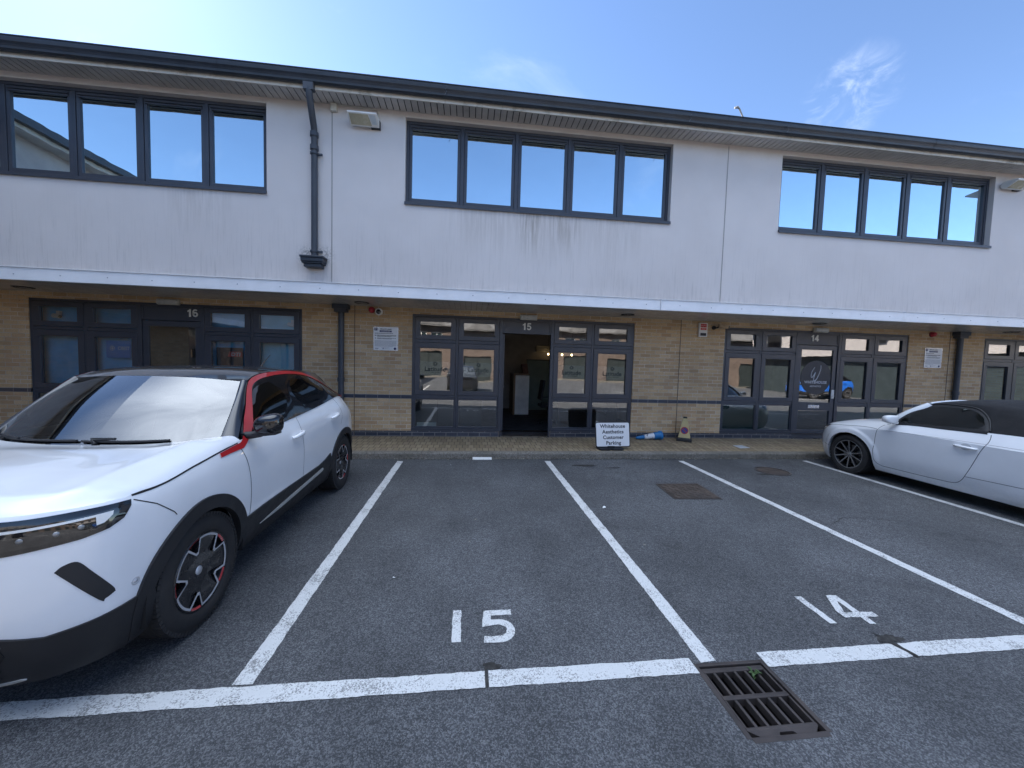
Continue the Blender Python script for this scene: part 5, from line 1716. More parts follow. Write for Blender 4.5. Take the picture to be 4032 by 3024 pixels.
    # mirror sensor housing behind the screen
    mb = MB(); mb.obox((.56, 0, 1.385), (1, 0, -.82), (0, 1, 0), (.82, 0, 1), .09, .075, .012)
    mb.obox((.53, 0, 1.34), (.3, 0, 1), (0, 1, 0), (1, 0, -.3), .03, .12, .012)
    mb.build('interior_mirror', M['black_plastic'], car, local=True)
    # cabin and underside
    mb = MB()
    mb.add([(1.0, -.72, 1.02), (1.0, .72, 1.02), (.62, .72, 1.055), (.62, -.72, 1.055), (.50, .70, .90), (.50, -.70, .90), (.45, .70, .35), (.45, -.70, .35)], [(0, 1, 2, 3), (3, 2, 4, 5), (5, 4, 6, 7)])
    mb.box(-1.5, .5, -.70, .70, .33, .36)
    mb.box(-1.55, -1.50, -.70, .70, .36, 1.15)
    mb.build('dashboard', M['seat'], car, local=True)
    for cx, cy in ((.02, .37), (.02, -.37), (-.85, .37), (-.85, -.37)):
        seat_mesh(cx, cy).build('seat', M['seat'], car, local=True)
    torus_mesh((.40, -.37, .99), (1, 0, .45), .18, .015).build('steering_wheel', M['black_plastic'], car, local=True)
    mb = MB()
    mb.box(-1.85, 1.85, -.60, .60, .205, .40); mb.box(-.80, .80, -.76, .76, .212, .40)
    mb.box(-1.85, -1.70, -.7, .7, .22, .5); mb.box(1.70, 1.80, -.7, .7, .22, .8)
    for wx in (1.27, -1.27):
        for sgn in (1, -1):
            P = [[(wx + .41 * math.cos(a), sgn * y, .345 + .41 * math.sin(a)) for y in (.60, .872)] for a in np.linspace(-.2, PI + .2, 24)]
            mb.grid(P, smooth=True)
            mb.add([(wx + .42 * math.cos(a), sgn * .60, .345 + .42 * math.sin(a)) for a in np.linspace(-.2, PI + .2, 24)], [tuple(range(24))])
    mb.build('underbody', M['black_gap'], car, local=True)
    return car

suv_main = suv('white_crossover', (-2.49, 3.71, 0), -PI / 2, 'white crossover car with black roof, red roofline strip and black alloys, parked nose out', None, M['car_white'], M['car_red'])

# ------------------------------------------------------------------ the white soft-top coupe
def roadster(name, loc, rotz, label):
    car = empty(name, loc, label, 'car', rotz=rotz)
    A = (.17, .26, .40, .52, .62, .69)
    S = (.16, .26, .42, .62, .80, .842)
    K = [
        front_key(0, (2.00, 2.06, 2.09, 2.10, 2.08, 2.04), 1.97, .735, A),
        front_key(.40, (1.975, 2.035, 2.065, 2.075, 2.055, 2.015), 1.945, .738, A),
        front_key(.64, (1.90, 1.95, 1.98, 1.985, 1.965, 1.93), 1.865, .745, A),
        [(1.77, .745, .17), (1.81, .775, .26), (1.835, .79, .40), (1.84, .79, .52), (1.82, .785, .62), (1.80, .77, .69), (1.75, .735, .755)],
        side_key(1.655, (.80, .845, .872, .882, .872, .850), .80, .782, (.16, .26, .40, .54, .66, .73)),
        side_key(1.28, (.80, .87, .905, .918, .908, .875), .815, .842, (.16, .26, .42, .58, .72, .79)),
        side_key(0.88, (.80, .850, .880, .890, .889, .879), .814, .890, (.16, .26, .42, .60, .775, .815)),
        side_key(0.55, (.795, .838, .878, .889, .889, .877), .803, .942, S),
        side_key(0.10, (.795, .836, .876, .888, .889, .878), .800, .962, S),
        side_key(-.35, (.795, .838, .879, .891, .893, .882), .800, .982, S),
        side_key(-.75, (.80, .860, .888, .902, .905, .893), .800, .990, S),
        side_key(-1.234, (.80, .880, .912, .926, .920, .905), .790, .985, S),
        side_key(-1.62, (.78, .840, .870, .880, .870, .835), .74, .945, S),
        [(-1.86, .66, .16), (-1.88, .69, .26), (-1.90, .71, .42), (-1.90, .715, .60), (-1.89, .70, .76), (-1.87, .68, .85), (-1.80, .62, .90)],
        [(-1.98, .38, .16), (-2.01, .38, .26), (-2.03, .38, .42), (-2.03, .38, .60), (-2.02, .38, .76), (-1.99, .38, .85), (-1.90, .36, .89)],
        [(-2.0, 0, .16), (-2.04, 0, .26), (-2.06, 0, .42), (-2.06, 0, .60), (-2.05, 0, .76), (-2.02, 0, .85), (-1.93, 0, .89)],
    ]
    WR = .368; cz = .318
    sh = Shell(K, [(1.28, cz, WR), (-1.234, cz, WR)])
    for arr in [sh.cut, sh.full] + [l for l in sh.low if l is not None]:                     # flared arches pressed into the skin
        for cx in (1.28, -1.234):
            dd = np.hypot(arr[..., 0] - cx, arr[..., 2] - cz)
            k = np.clip((WR + .098 - dd) / .045, 0, 1); k = k * k * (3 - 2 * k)
            k = k * np.clip((arr[..., 2] - .20) / .14, 0, 1) * np.clip((arr[..., 1] - .7) / .08, 0, 1)
            arr[..., 1] += .017 * k
    top = sh.top
    iu = int(np.argmax(top[:, 0] < 1.72)); ie = int(np.argmax(top[:, 0] < .72))
    fr, sd = top[:iu + 1], top[iu:ie + 1]
    c0 = spl(fr, 36)
    c1 = spl([(1.03, 0, .965), (1.01, .30, .962), (.93, .58, .952), (.80, .745, .938), tuple(sd[-1])], 36)
    d0 = spl([tuple(fr[0]), (1.82, 0, .800), (1.45, 0, .895), (1.03, 0, .965)], 44)
    d1 = spl(sd, 44)
    H = coons(c0, c1, d0, d1)
    for i in range(36):
        for j in range(44):
            u, v = i / 35, j / 43
            H[i, j, 2] += .022 * math.sin(PI * u) * math.sin(PI * v)
    hood = MB(); hood.grid([[tuple(p) for p in r] for r in H], smooth=True)
    ST = [(.43, (0, .28, .46, .535, .552, .560), (1.315, 1.305, 1.288, 1.276, 1.268, 1.258)),
          (.12, (0, .28, .47, .555, .577, .590), (1.372, 1.360, 1.335, 1.314, 1.300, 1.280)),
          (-.12, (0, .28, .47, .560, .588, .612), (1.388, 1.375, 1.345, 1.316, 1.292, 1.250)),
          (-.25, (0, .28, .47, .565, .62, .675), (1.388, 1.374, 1.340, 1.303, 1.238, 1.150)),
          (-.345, (0, .28, .47, .57, .68, .800), (1.382, 1.366, 1.328, 1.285, 1.14, .968)),
          (-.62, (0, .28, .48, .585, .70, .803), (1.350, 1.332, 1.285, 1.215, 1.10, .965)),
          (-1.0, (0, .30, .50, .62, .71, .795), (1.235, 1.215, 1.165, 1.10, 1.035, .965)),
          (-1.30, (0, .30, .50, .62, .71, .785), (1.06, 1.05, 1.03, 1.01, .99, .965))]
    N = np.array([[(x, a, b) for a, b in zip(ys, zs)] for x, ys, zs in ST])
    tt = np.cumsum([0] + [abs(ST[i + 1][0] - ST[i][0]) ** .8 for i in range(len(ST) - 1)]); tt /= tt[-1]
    R1 = np.stack([splt(N[:, j], tt, np.linspace(0, 1, 60)) for j in range(6)], 1)
    R2 = [splt(r, np.linspace(0, 1, 6), np.linspace(0, 1, 22)) for r in R1]
    roof = MB(); roof.grid([[tuple(p) for p in r] for r in R2], smooth=True, flip=True)
    RAIL = [(.72, .775, .945), (.58, .69, 1.13), (.44, .573, 1.252), (.12, .590, 1.280), (-.12, .612, 1.250), (-.25, .675, 1.150), (-.345, .797, .985)]
    rail = spl(RAIL, 70)
    js = int(np.argmax(top[:, 0] < -.345))
    belt = spl(top[ie:js + 1], 70)
    gh = MB()
    gh.grid([[tuple(belt[i] + (rail[i] - belt[i]) * v + np.array([0, .020 * math.sin(PI * v), 0])) for v in np.linspace(0, 1, 10)] for i in range(70)], smooth=True)
    # rear deck
    last = np.array([tuple(p) for p in R2[-1]])
    jd = int(np.argmax(top[:, 0] < -1.30))
    tl = spl(top[jd:][::-1], 22)
    deck = MB(); deck.grid([[tuple(last[i] + (tl[i] - last[i]) * v) for v in np.linspace(0, 1, 8)] for i in range(22)], smooth=True, flip=True)
    sd2 = MB()
    bb = top[js:jd + 1]; rb_ = [tuple(r[-1]) for r in R2 if r[-1][0] < -.345]
    q1, q2 = spl(bb, 16), spl(rb_, 16)
    sd2.grid([[tuple(q1[i] + (q2[i] - q1[i]) * v) for v in (0, 1)] for i in range(16)], smooth=True)
    wb = spl([(1.03, 0, .955), (1.01, .30, .955), (.93, .57, .950), (.78, .735, .948)], 20)
    wtp = spl([(.45, 0, 1.312), (.45, .28, 1.302), (.435, .548, 1.262)], 20)
    WS = coons(wb, wtp, spl([(1.03, 0, .955), (.76, 0, 1.165), (.45, 0, 1.312)], 20), spl([(.78, .735, .948), (.62, .665, 1.115), (.435, .548, 1.262)], 20))
    bv = to_bvh(merge(sh.wall_full(), hood, gh, roof, deck))
    both(merge(sh.wall(), hood, deck, sd2)).build('body', M['car_white2'], car, local=True)
    both(roof).build('soft_top', M['fabric_roof'], car, local=True)
    mb = MB(); mb.grid([[tuple(p) for p in r] for r in WS], smooth=True)
    both(mb).build('windscreen', M['screen_glass'], car, local=True)
    # white screen frame
    P = [(.795, .765, .940), (.70, .72, 1.045), (.58, .655, 1.155), (.455, .563, 1.258)]
    pp = spl(P, 16)
    mb = MB(); mb.grid([[tuple(p + np.array(o)) for o in ((-.060, .014, -.022), (-.040, .026, -.004), (-.008, .028, .018), (.026, .008, .024), (.042, -.030, .010))] for p in pp], smooth=True)
    sides(mb, 'screen_pillar', M['car_white2'], car)
    mb = MB(); mb.tube([(.452, y, 1.316 - .045 * (abs(y) / .56) ** 2) for y in np.linspace(-.56, .56, 21)], .016, 8)
    mb.build('screen_header', M['car_white2'], car, local=True)
    wpoly = smooth_poly([(.675, .952, 1), (.585, 1.085), (.45, 1.217), (.30, 1.256), (.10, 1.266), (-.085, 1.247), (-.20, 1.175), (-.280, 1.07), (-.315, .997, 1), (.10, .972), (.45, .954)], 5)
    outer = [(p[0], p[2] + .004) for p in belt[2:-2]] + [(p[0], p[2] - .004) for p in rail[2:-2]][::-1]
    sides(patch(bv, outer, ray_side, .003, .03, .05, (wpoly,), .004), 'window_surround', M['gasket'], car)
    for side in (1, -1):
        p = patch(bv, wpoly, ray_side, .0005, .03, .08, (), 0)
        if side < 0: p = MB().add([(x, -y, z) for x, y, z in p.v], [tuple(reversed(f)) for f in p.f], True)
        p.build('side_window', M['side_glass'], car, local=True)
    mb = MB(); mb.tube([tuple(p + np.array([0, .004, 0])) for p in rail[14:69]], .011, 8)
    sides(mb, 'window_seal', M['gasket'], car)

    sm = []
    cs = lambda *P: [(p[0], p[1]) for p in spl([(a, b, 0) for a, b in P], 24)]
    dk = cs((.735, .935), (.845, .86), (.872, .79), (.890, .60), (.895, .42), (.885, .32), (.83, .262), (.72, .250))
    sm.append(seam(bv, dk, ray_side, .006))
    sm.append(seam(bv, cs((.72, .250), (.30, .250), (-.02, .258)) + cs((-.02, .258), (-.10, .275), (-.16, .33), (-.215, .43), (-.34, .76), (-.385, .87), (-.375, .945), (-.355, .985))[1:], ray_side, .006))
    sm.append(seam(bv, cs((1.70, .752), (1.55, .775), (1.35, .795), (1.15, .815), (1.0, .822), (.875, .815)), ray_side, .005))
    sm.append(seam(bv, cs((.872, .812), (.3, .828), (-.36, .842), (-1.0, .846), (-1.6, .835)), ray_side, .0022))  # no gap here: shade of the body crease drawn as a dark line
    sm.append(seam(bv, [(.90, .300), (.98, .300)], ray_side, .005))
    sm.append(seam(bv, [(-.20, .385), (-.84, .405)], ray_side, .005))
    sm.append(seam(bv, [(1.62, .40), (1.78, .42)], ray_side, .005))
    for q_ in sm: sides(q_, 'gap_crease_line', M['seam'], car)
    def ring(cx, r0, r1, a0, a1, n=40):
        D = math.radians
        return [(cx + r1 * math.cos(D(a)), cz + r1 * math.sin(D(a))) for a in np.linspace(a0, a1, n)] + [(cx + r0 * math.cos(D(a)), cz + r0 * math.sin(D(a))) for a in np.linspace(a1, a0, n)]
    cyl = ray_cyl(1.2)
    D = math.radians
    for side in (1, -1):
        fl = lambda p: p if side > 0 else MB().add([(x, -y, z) for x, y, z in p.v], [tuple(reversed(f)) for f in p.f], True)
        hl = fl(patch(bv, smooth_poly([(D(32), .722), (D(45), .738), (D(52.5), .752), (D(54.0), .735), (D(50), .672), (D(44), .640), (D(34), .655)], 5), cyl, .004, .02, .03, (), .004)).build('headlight', M['frit'], car, local=True)
        fl(patch(bv, [(D(36), .662), (D(44), .652), (D(49), .682), (D(48), .690), (D(43.5), .664), (D(36), .672)], cyl, .007, .02, .03, (), .003)).build('light_guide', M['drl'], hl, local=True)
        o, d = ray_side(-.19, .770); hit, n, _, _ = bv.ray_cast(o, d)
        mb = MB(); mb.tube([hit + Vector(q) for q in ((.11, .002, .006), (.095, .026, .005), (.03, .034, .002), (-.05, .034, -.002), (-.095, .024, -.005), (-.11, .0, -.006))], [.010, .014, .016, .016, .014, .010], 12)
        fl(mb).build('door_handle', M['car_white2'], car, local=True)
        mb = MB()
        fl(patch(bv, [(-.19 + .055 * math.cos(a), .772 + .042 * math.sin(a)) for a in np.linspace(0, 2 * PI, 25)[:-1]], ray_side, .0012, .02, .03, (), 0)).build('handle_shade', simple('painted_recess_shade', (.48, .49, .51), .4), car, local=True)  # flush oval, shade of the handle hollow put into a darker colour
        C = Vector((.64, .935, 1.005))
        mb = MB(); gr = []
        for i in range(15):
            a = -PI / 2 + PI * i / 14
            row = []
            for j in range(21):
                b = 2 * PI * j / 20; ca = max(0, math.cos(a)) ** .55
                e = lambda t: math.copysign(abs(t) ** .7, t)
                row.append((C.x + (.095 if a > 0 else .035) * math.sin(a), C.y + .105 * e(math.cos(b)) * ca, C.z + .062 * e(math.sin(b)) * ca))
            gr.append(row)
        mb.grid(gr, smooth=True)
        mr = fl(mb).build('door_mirror', M['car_white2'], car, local=True)
        mb = MB(); mb.tube([(.66, .80, .945), (.66, .87, .950), (.65, .91, .965)], [.022, .024, .03], 10)
        fl(mb).build('mirror_foot', M['car_white2'], mr, local=True)
        for wx in (1.28, -1.234):
            w = empty('wheel', (wx, side * .905, cz)); w.parent = car
            if side < 0: w.rotation_euler = (0, 0, PI)
            ty = tyre_mesh(.318, .232, .235); ty.v = [(x, y - .115, z) for x, y, z in ty.v]
            ty.build('tyre', M['tyre'], w, local=True)
            fc, eg, hb = rim_coupe(.232)
            for q in (fc, eg, hb): q.v = [(x, y - .012, z) for x, y, z in q.v]
            fc.build('rim', M['rim_black'], w, local=True); eg.build('rim_edge', M['rim_graphite'], w, local=True); hb.build('hub_cap', M['rim_graphite'], w, local=True)
            mb = MB(); mb.lathe([(.05, -.10), (.155, -.10), (.155, -.118), (.05, -.118)], (0, 0, 0), (0, 1, 0), 40, smooth=False)
            mb.build('brake_disc', M['disc'], w, local=True)
    mb = MB()
    mb.add([(1.0, -.70, .93), (1.0, .70, .93), (.62, .70, .965), (.62, -.70, .965), (.50, .68, .82), (.50, -.68, .82), (.45, .68, .3), (.45, -.68, .3)], [(0, 1, 2, 3), (3, 2, 4, 5), (5, 4, 6, 7)])
    mb.box(-.9, .5, -.68, .68, .26, .30); mb.box(-.95, -.55, -.68, .68, .30, .93)
    mb.build('dashboard', M['seat'], car, local=True)
    mb = MB()
    for y in (.18, .0, -.18):
        mb.lathe([(.038, .0), (.045, .006), (.045, .016), (.036, .018)], (.595, y, .955 + .03), (-1, 0, .1), 18)
    mb.build('air_vent', M['rim_silver'], car, local=True)
    for cy in (.36, -.36):
        q = seat_mesh(-.02, cy); q.v = [(x, y, z * .84 + .0) for x, y, z in q.v]
        q.build('seat', M['seat'], car, local=True)
    torus_mesh((.36, -.36, .92), (1, 0, .4), .175, .015).build('steering_wheel', M['black_plastic'], car, local=True)
    mb = MB()
    mb.box(-1.85, 1.8, -.60, .60, .15, .36); mb.box(-.80, .85, -.78, .78, .155, .36)
    for wx in (1.28, -1.234):
        for sgn in (1, -1):
            mb.grid([[(wx + .372 * math.cos(a), sgn * y, cz + .372 * math.sin(a)) for y in (.60, .83)] for a in np.linspace(-.05, PI + .05, 24)], smooth=True)
            mb.add([(wx + .40 * math.cos(a), sgn * .60, cz + .40 * math.sin(a)) for a in np.linspace(-.2, PI + .2, 24)], [tuple(range(24))])
    mb.build('underbody', M['black_gap'], car, local=True)
    return car
tt = roadster('white_convertible', (7.28, 4.26, 0), PI / 2, 'white two seater convertible with black fabric top and dark ten spoke wheels, nose to kerb')

# cars across the road, seen only as reflections in the glass
def copy_tree(o, parent=None, swap=None):
    c = o.copy(); COL.objects.link(c); c.parent = parent
    if swap and c.type == 'MESH':
        for i, s in enumerate(c.material_slots):
            if s.material in swap:
                nm = swap[s.material]
                s.link = 'OBJECT'; s.material = nm
    for ch in list(o.children): copy_tree(ch, c, swap)
    return c
for loc, rz, lab, pm in (((-0.35, -7.9, 0), PI / 2, 'dark grey crossover parked across the road, mirrored in the windows of unit 15', M['car_black']),
                         ((13.6, -6.6, 0), 0.0, 'slate grey crossover parked sideways, mirrored in the left windows of unit 14', M['car_grey']),
                         ((22.8, -6.6, 0), PI, 'bright blue crossover parked sideways, mirrored in the right windows of unit 14', M['car_blue'])):
    c = copy_tree(suv_main, None, {M['car_white']: pm, M['car_red']: M['gloss_black']})
    c.location = loc; c.rotation_euler = (0, 0, rz); c['label'] = lab; c['group'] = 'cars parked across the road'
# ------------------------------------------------------------------ things on and around the terrace
def ground_z(y): return pav_z(y)
# --- drain grate
dr = empty('drain_grate', (1.511, 1.674, 0), 'cast iron road drain grate with two rows of slots and a weed sprouting', 'drain')
mb = MB()
x0, x1, y0, y1 = DX0, DX1, DY0, DY1
mb.box(x0 - .022, x0 + .004, y0 - .004, y1 + .02, -.03, .0028); mb.box(x1 - .004, x1 + .022, y0 - .004, y1 + .02, -.03, .0028)
mb.box(x0 + .004, x1 - .004, y1 - .002, y1 + .02, -.03, .0028); mb.box(x0 - .0, x1 + .0, y0 - .024, y0 + .002, -.03, .0028)
M['iron'] = simple('weathered_cast_iron', (0.060, 0.050, 0.047), 0.55, metal=0.35, var=0.3, dirt=0.6, dirtcol=(0.10, 0.075, 0.06), bump=0.5, bs=300)
mb.build('frame', M['iron'], dr, bevel=.003)
mb = MB()
gx0, gx1, gy0, gy1 = x0 + .010, x1 - .010, y0 + .006, y1 - .010
mb.box(gx0, gx1, gy1 - .030, gy1, -.045, -.004)
mb.box(gx0, gx1, gy0 + .032, gy0 + .048, -.045, -.004)
ym = (gy0 + .048 + gy1 - .030) / 2
mb.box(gx0, gx1, ym - .013, ym + .013, -.045, -.003)
n = 6
for i in range(n + 1):
    xx = gx0 + (gx1 - gx0) * i / n
    w = .008 if 0 < i < n else .012
    a, b = max(gx0, xx - w), min(gx1, xx + w)
    mb.box(a, b, gy0 + .048, ym - .013, -.045, -.005); mb.box(a, b, ym + .013, gy1 - .030, -.045, -.005)
mb.prism([(gx0, gy0 + .032), (gx0 + .04, gy0), (gx0 + .14, gy0), (gx0 + .15, gy0 + .014), (gx1 - .15, gy0 + .014), (gx1 - .14, gy0), (gx1 - .04, gy0), (gx1, gy0 + .032)], lambda a, b, h: (a, b, h), -.045, -.004)
mb.build('grate', M['iron'], dr, bevel=.0035)
mb = MB()
mb.add([(x0 - .02, y0 - .02, -.03), (x1 + .02, y0 - .02, -.03), (x1 + .02, y1 + .02, -.03), (x0 - .02, y1 + .02, -.03), (x0 - .02, y0 - .02, -.5), (x1 + .02, y0 - .02, -.5), (x1 + .02, y1 + .02, -.5), (x0 - .02, y1 + .02, -.5)], [(4, 5, 6, 7), (0, 1, 5, 4), (1, 2, 6, 5), (2, 3, 7, 6), (3, 0, 4, 7)])
mb.build('pit', simple('wet_silt', (.02, .017, .014), .7, var=.4, vs=10), dr)
mb = MB()
rnd = random.Random(5)
for k in range(9):
    a = rnd.uniform(0, 6.28); L = rnd.uniform(.025, .05); h = rnd.uniform(.01, .03)
    c = Vector((1.612, 1.815, -.02)); d = Vector((math.cos(a), math.sin(a), 0)); s = Vector((-math.sin(a), math.cos(a), 0))
    p = [c, c + d * L * .5 + s * .008 + Vector((0, 0, h)), c + d * L + Vector((0, 0, h * .8)), c + d * L * .5 - s * .008 + Vector((0, 0, h))]
    mb.quad(*p)
wd = mb.build('weed', simple('weed_leaf', (.045, .085, .025), .7), None)
tag(own_origin(wd), 'small green weed growing through the road drain grate', 'weed')

# --- manhole covers
def rust_mat():
    t = NT('rusty_steel_plate')
    c = t.coord()
    chk = t.n('ShaderNodeTexChecker', {'Vector': t.mapping(c, (1, 1, 1), (0, 0, .78)), 'Scale': 34.0}).outputs['Fac']
    n = t.noise(c, 5, 7, .7)
    col = t.mix(t.ramp(n, .35, .65), (.048, .038, .033), (.10, .076, .062))
    col = t.mix(t.ramp(t.noise(c, 2, 5, .6), .5, .7, 0, .6), col, (.04, .038, .04))
    return t.done(t.principled(Base_Color=col, Roughness=.75, Metallic=.2, Normal=t.bump(t.math('ADD', chk, n), .5, .006)))
M['rust'] = rust_mat()
mh = empty('manhole_cover', (2.998, 4.725, 0), 'square rusty steel manhole cover set in the empty bay marked 14', 'manhole cover')
q = [(2.645, 4.425), (3.300, 4.395), (3.362, 5.030), (2.705, 5.030)]
mb = MB(); mb.prism([(a, b) for a, b in q], lambda a, b, h: (a, b, h), -.02, .004)
mb.build('frame', M['iron'], mh)
cxm, cym = 2.998, 4.72
qi = [(cxm + (a - cxm) * .94, cym + (b - cym) * .94) for a, b in q]
mb = MB(); mb.prism(qi, lambda a, b, h: (a, b, h), -.02, .0065)
lid = mb.build('lid', M['rust'], mh)
mb = MB()
for i in range(9):
    for j in range(9):
        s, t = (i + .5) / 9, (j + .5) / 9
        a = (qi[0][0] * (1 - s) + qi[1][0] * s) * (1 - t) + (qi[3][0] * (1 - s) + qi[2][0] * s) * t
        b = (qi[0][1] * (1 - s) + qi[1][1] * s) * (1 - t) + (qi[3][1] * (1 - s) + qi[2][1] * s) * t
        an = .78 if (i + j) % 2 else -.78
        mb.obox((a, b, .0072), (math.cos(an), math.sin(an), 0), (-math.sin(an), math.cos(an), 0), (0, 0, 1), .026, .007, .0028)
mb.build('tread_pattern', M['rust'], lid)
mh = empty('manhole_cover', (5.09, 5.63, 0), 'round iron manhole cover near the kerb in front of unit 14', 'manhole cover')
mb = MB(); mb.lathe([(.0, .0045), (.225, .0045), (.23, -.01)], (5.09, 5.63, 0), (0, 0, 1), 40, smooth=False); mb.build('lid', M['rust'], mh)
mb = MB(); mb.lathe([(.236, -.01), (.236, .005), (.262, .005), (.264, -.01)], (5.09, 5.63, 0), (0, 0, 1), 40, smooth=False); mb.build('frame', M['iron'], mh)
mb = MB(); blob(mb, 4.80, 5.45, .12, .05, .0042, 17); blob(mb, 1.95, 6.0, .25, .05, .0042, 19); blob(mb, 2.4, 5.85, .12, .03, .0042, 21)
tag(mb.build('asphalt_stain', M['patch']), kind='structure')
# --- stopcock cover in the paving
mb = MB(); mb.prism([(5.40, 6.78), (5.63, 6.815), (5.60, 7.01), (5.385, 6.98)], lambda a, b, h: (a, b, ground_z(b) + h), -.004, .0035)
o = mb.build('access_cover', simple('pale_metal_cover', (.42, .45, .48), .5, var=.15, dirt=.3))
tag(own_origin(o), 'small pale square access cover set in the block paving near unit 14', 'access cover')
# --- litter
mb = MB(); mb.obox((.248, 6.405, .018), (1, 0, 0), (0, .85, .5), (0, -.5, .85), .165, .030, .003)
mb.text('P PRIVATE PARKING', lambda p, q, h: (.248 + p, 6.405 + (q - .007) * .85 - .5 * -.0036 - .0018, .018 + (q - .007) * .5 + .0034 + .0006), .022)
o = mb.build('plastic_strip', M['white_plastic']); tag(own_origin(o), 'white plastic number strip lying at the foot of the kerb in bay 15', 'strip')
mb = MB(); mb.add([(1.600, 4.16, .005), (1.640, 4.165, .012), (1.648, 4.20, .006), (1.622, 4.195, .02), (1.605, 4.19, .006)], [(0, 1, 3), (1, 2, 3), (0, 3, 4)])
o = mb.build('paper_scrap', M['white_sheet']); tag(own_origin(o), 'crumpled scrap of white paper on the asphalt beside a bay line', 'litter')
rnd = random.Random(12)
for k in range(9):
    x, y = rnd.uniform(-.9, 6), rnd.uniform(2.2, 6.1)
    if abs(x - 1.375) < .1 or abs(x - 3.84) < .1 or (2.6 < x < 3.4 and 4.3 < y < 5.1): continue
    a = rnd.uniform(0, 3.1); L = rnd.uniform(.006, .018); w = rnd.uniform(.003, .008)
    c, s = math.cos(a), math.sin(a)
    mb = MB(); mb.add([(x + (p * c - q * s), y + (p * s + q * c), .003 + h) for p, q, h in ((-L, -w, 0), (L, -w, .003), (L, w, 0), (-L, w, .006))], [(0, 1, 2, 3)])
    o = mb.build('debris', simple('dry_leaf', (.30, .27, .22), .8) if k % 2 else M['white_sheet'])
    tag(own_origin(o), 'tiny dry leaf or scrap lying on the asphalt between the bays', 'debris', 'scraps on the asphalt')

# --- portable sign
ps = empty('parking_sign', (2.70, 6.668, ground_z(6.668)), 'white portable sign in black frame on rubber foot naming reserved customer parking', 'sign')
Y = 6.668
A, B, Cc, Dd = Vector((2.388, Y, .172)), Vector((3.034, Y, .186)), Vector((3.008, Y + .02, .634)), Vector((2.358, Y + .02, .622))
def quadpt(s, t, h): 
    p = A * (1 - s) * (1 - t) + B * s * (1 - t) + Cc * s * t + Dd * (1 - s) * t
    return (p.x, p.y - h, p.z)
def plate(mb, e, h0, h1, r=.03):
    n = 6; w, hh = .646, .45
    pts = []
    for cx, cy, a0 in ((1 - r - e, r + e, -90), (1 - r - e, 0, 0), (0, 0, 90), (0, 0, 180)):
        pass
    X0, X1, Y0, Y1 = e, w - e, e, hh - e
    for cx, cy, a0 in ((X1 - r, Y0 + r, -90), (X1 - r, Y1 - r, 0), (X0 + r, Y1 - r, 90), (X0 + r, Y0 + r, 180)):
        for k in range(n + 1):
            a = math.radians(a0 + 90 * k / n); pts.append((cx + r * math.cos(a), cy + r * math.sin(a)))
    mb.prism(pts, lambda a, b, h: quadpt(a / w, b / hh, h), h0, h1)
mb = MB(); plate(mb, -.012, -.012, .004, .03); mb.build('frame', M['black_plastic'], ps, bevel=.003)
mb = MB(); plate(mb, .004, .0041, .0065, .024); pl = mb.build('panel', M['white_sheet'], ps)
mb = MB()
for i, tx in enumerate(('Whitehouse', 'Aesthetics', 'Customer', 'Parking')):
    mb.text(tx, lambda p, q, h: quadpt(.5 + (p + (.0, .004, .006, .008)[i]) / .646, (.352 - i * .105 + q) / .45, .0072), .094, bold=.0026, xs=1.0, spacing=1.04)
mb.build('lettering', M['ink'], pl)
mb = MB()
z0 = ground_z(6.668)
mb.prism([(2.425 + .0, -.06), (2.45, -.10), (2.62, -.10), (2.66, -.07), (2.70, -.10), (2.86, -.10), (2.905, -.06), (2.905, .10), (2.86, .14), (2.47, .14), (2.425, .10)], lambda a, b, h: (a, Y + .02 + b, z0 + h), -.004, .032)
mb.box(2.60, 2.74, Y - .012, Y + .045, z0 + .03, .19)
mb.build('foot', M['black_plastic'], ps, bevel=.006)

# --- fallen blue cone and yellow no-waiting cone
bc = empty('traffic_cone', (3.81, 7.44, ground_z(7.44)), 'blue road cone with scuffed white sleeve lying on its side by the wall', 'cone')
a0, a1 = Vector((3.525, 7.455, .186)), Vector((4.085, 7.455, .249))
ax = a1 - a0; Lc = ax.length
M['cone_blue'] = simple('blue_cone_plastic', (.012, .17, .42), .4, var=.15, dirt=.35, dirtcol=(.04, .05, .06))
def sleeve_mat():
    t = NT('scuffed_white_sleeve'); c = t.coord()
    f = t.ramp(t.noise(c, 16, 6, .7), .52, .60)
    return t.done(t.principled(Base_Color=t.mix(f, (.70, .71, .72), (.05, .06, .09)), Roughness=.5))
mb = MB(); mb.lathe([(.0, 0), (.020, .0), (.024, .02), (.031, .05), (.030, .055), (.070, .40), (.077, .41), (.080, .50), (.092, .515), (.095, Lc), (.086, Lc), (.078, .50), (.02, .05)], a0, ax, 28)
body = mb.build('cone_body', M['cone_blue'], bc)
mb = MB(); mb.lathe([(.0455, .175), (.048, .177), (.0695, .385), (.067, .388)], a0, ax, 28); mb.build('reflective_sleeve', sleeve_mat(), bc)
nw = empty('no_waiting_cone', (4.575, 7.395, ground_z(7.40)), 'yellow four sided no waiting cone with black foot and red and blue roundel', 'cone', rotz=0)
cx, cy, z0 = 4.565, 7.385, ground_z(7.40)
rt = math.radians(-32)
def rp(a, b, z): return (cx + a * math.cos(rt) - b * math.sin(rt), cy + a * math.sin(rt) + b * math.cos(rt), z)
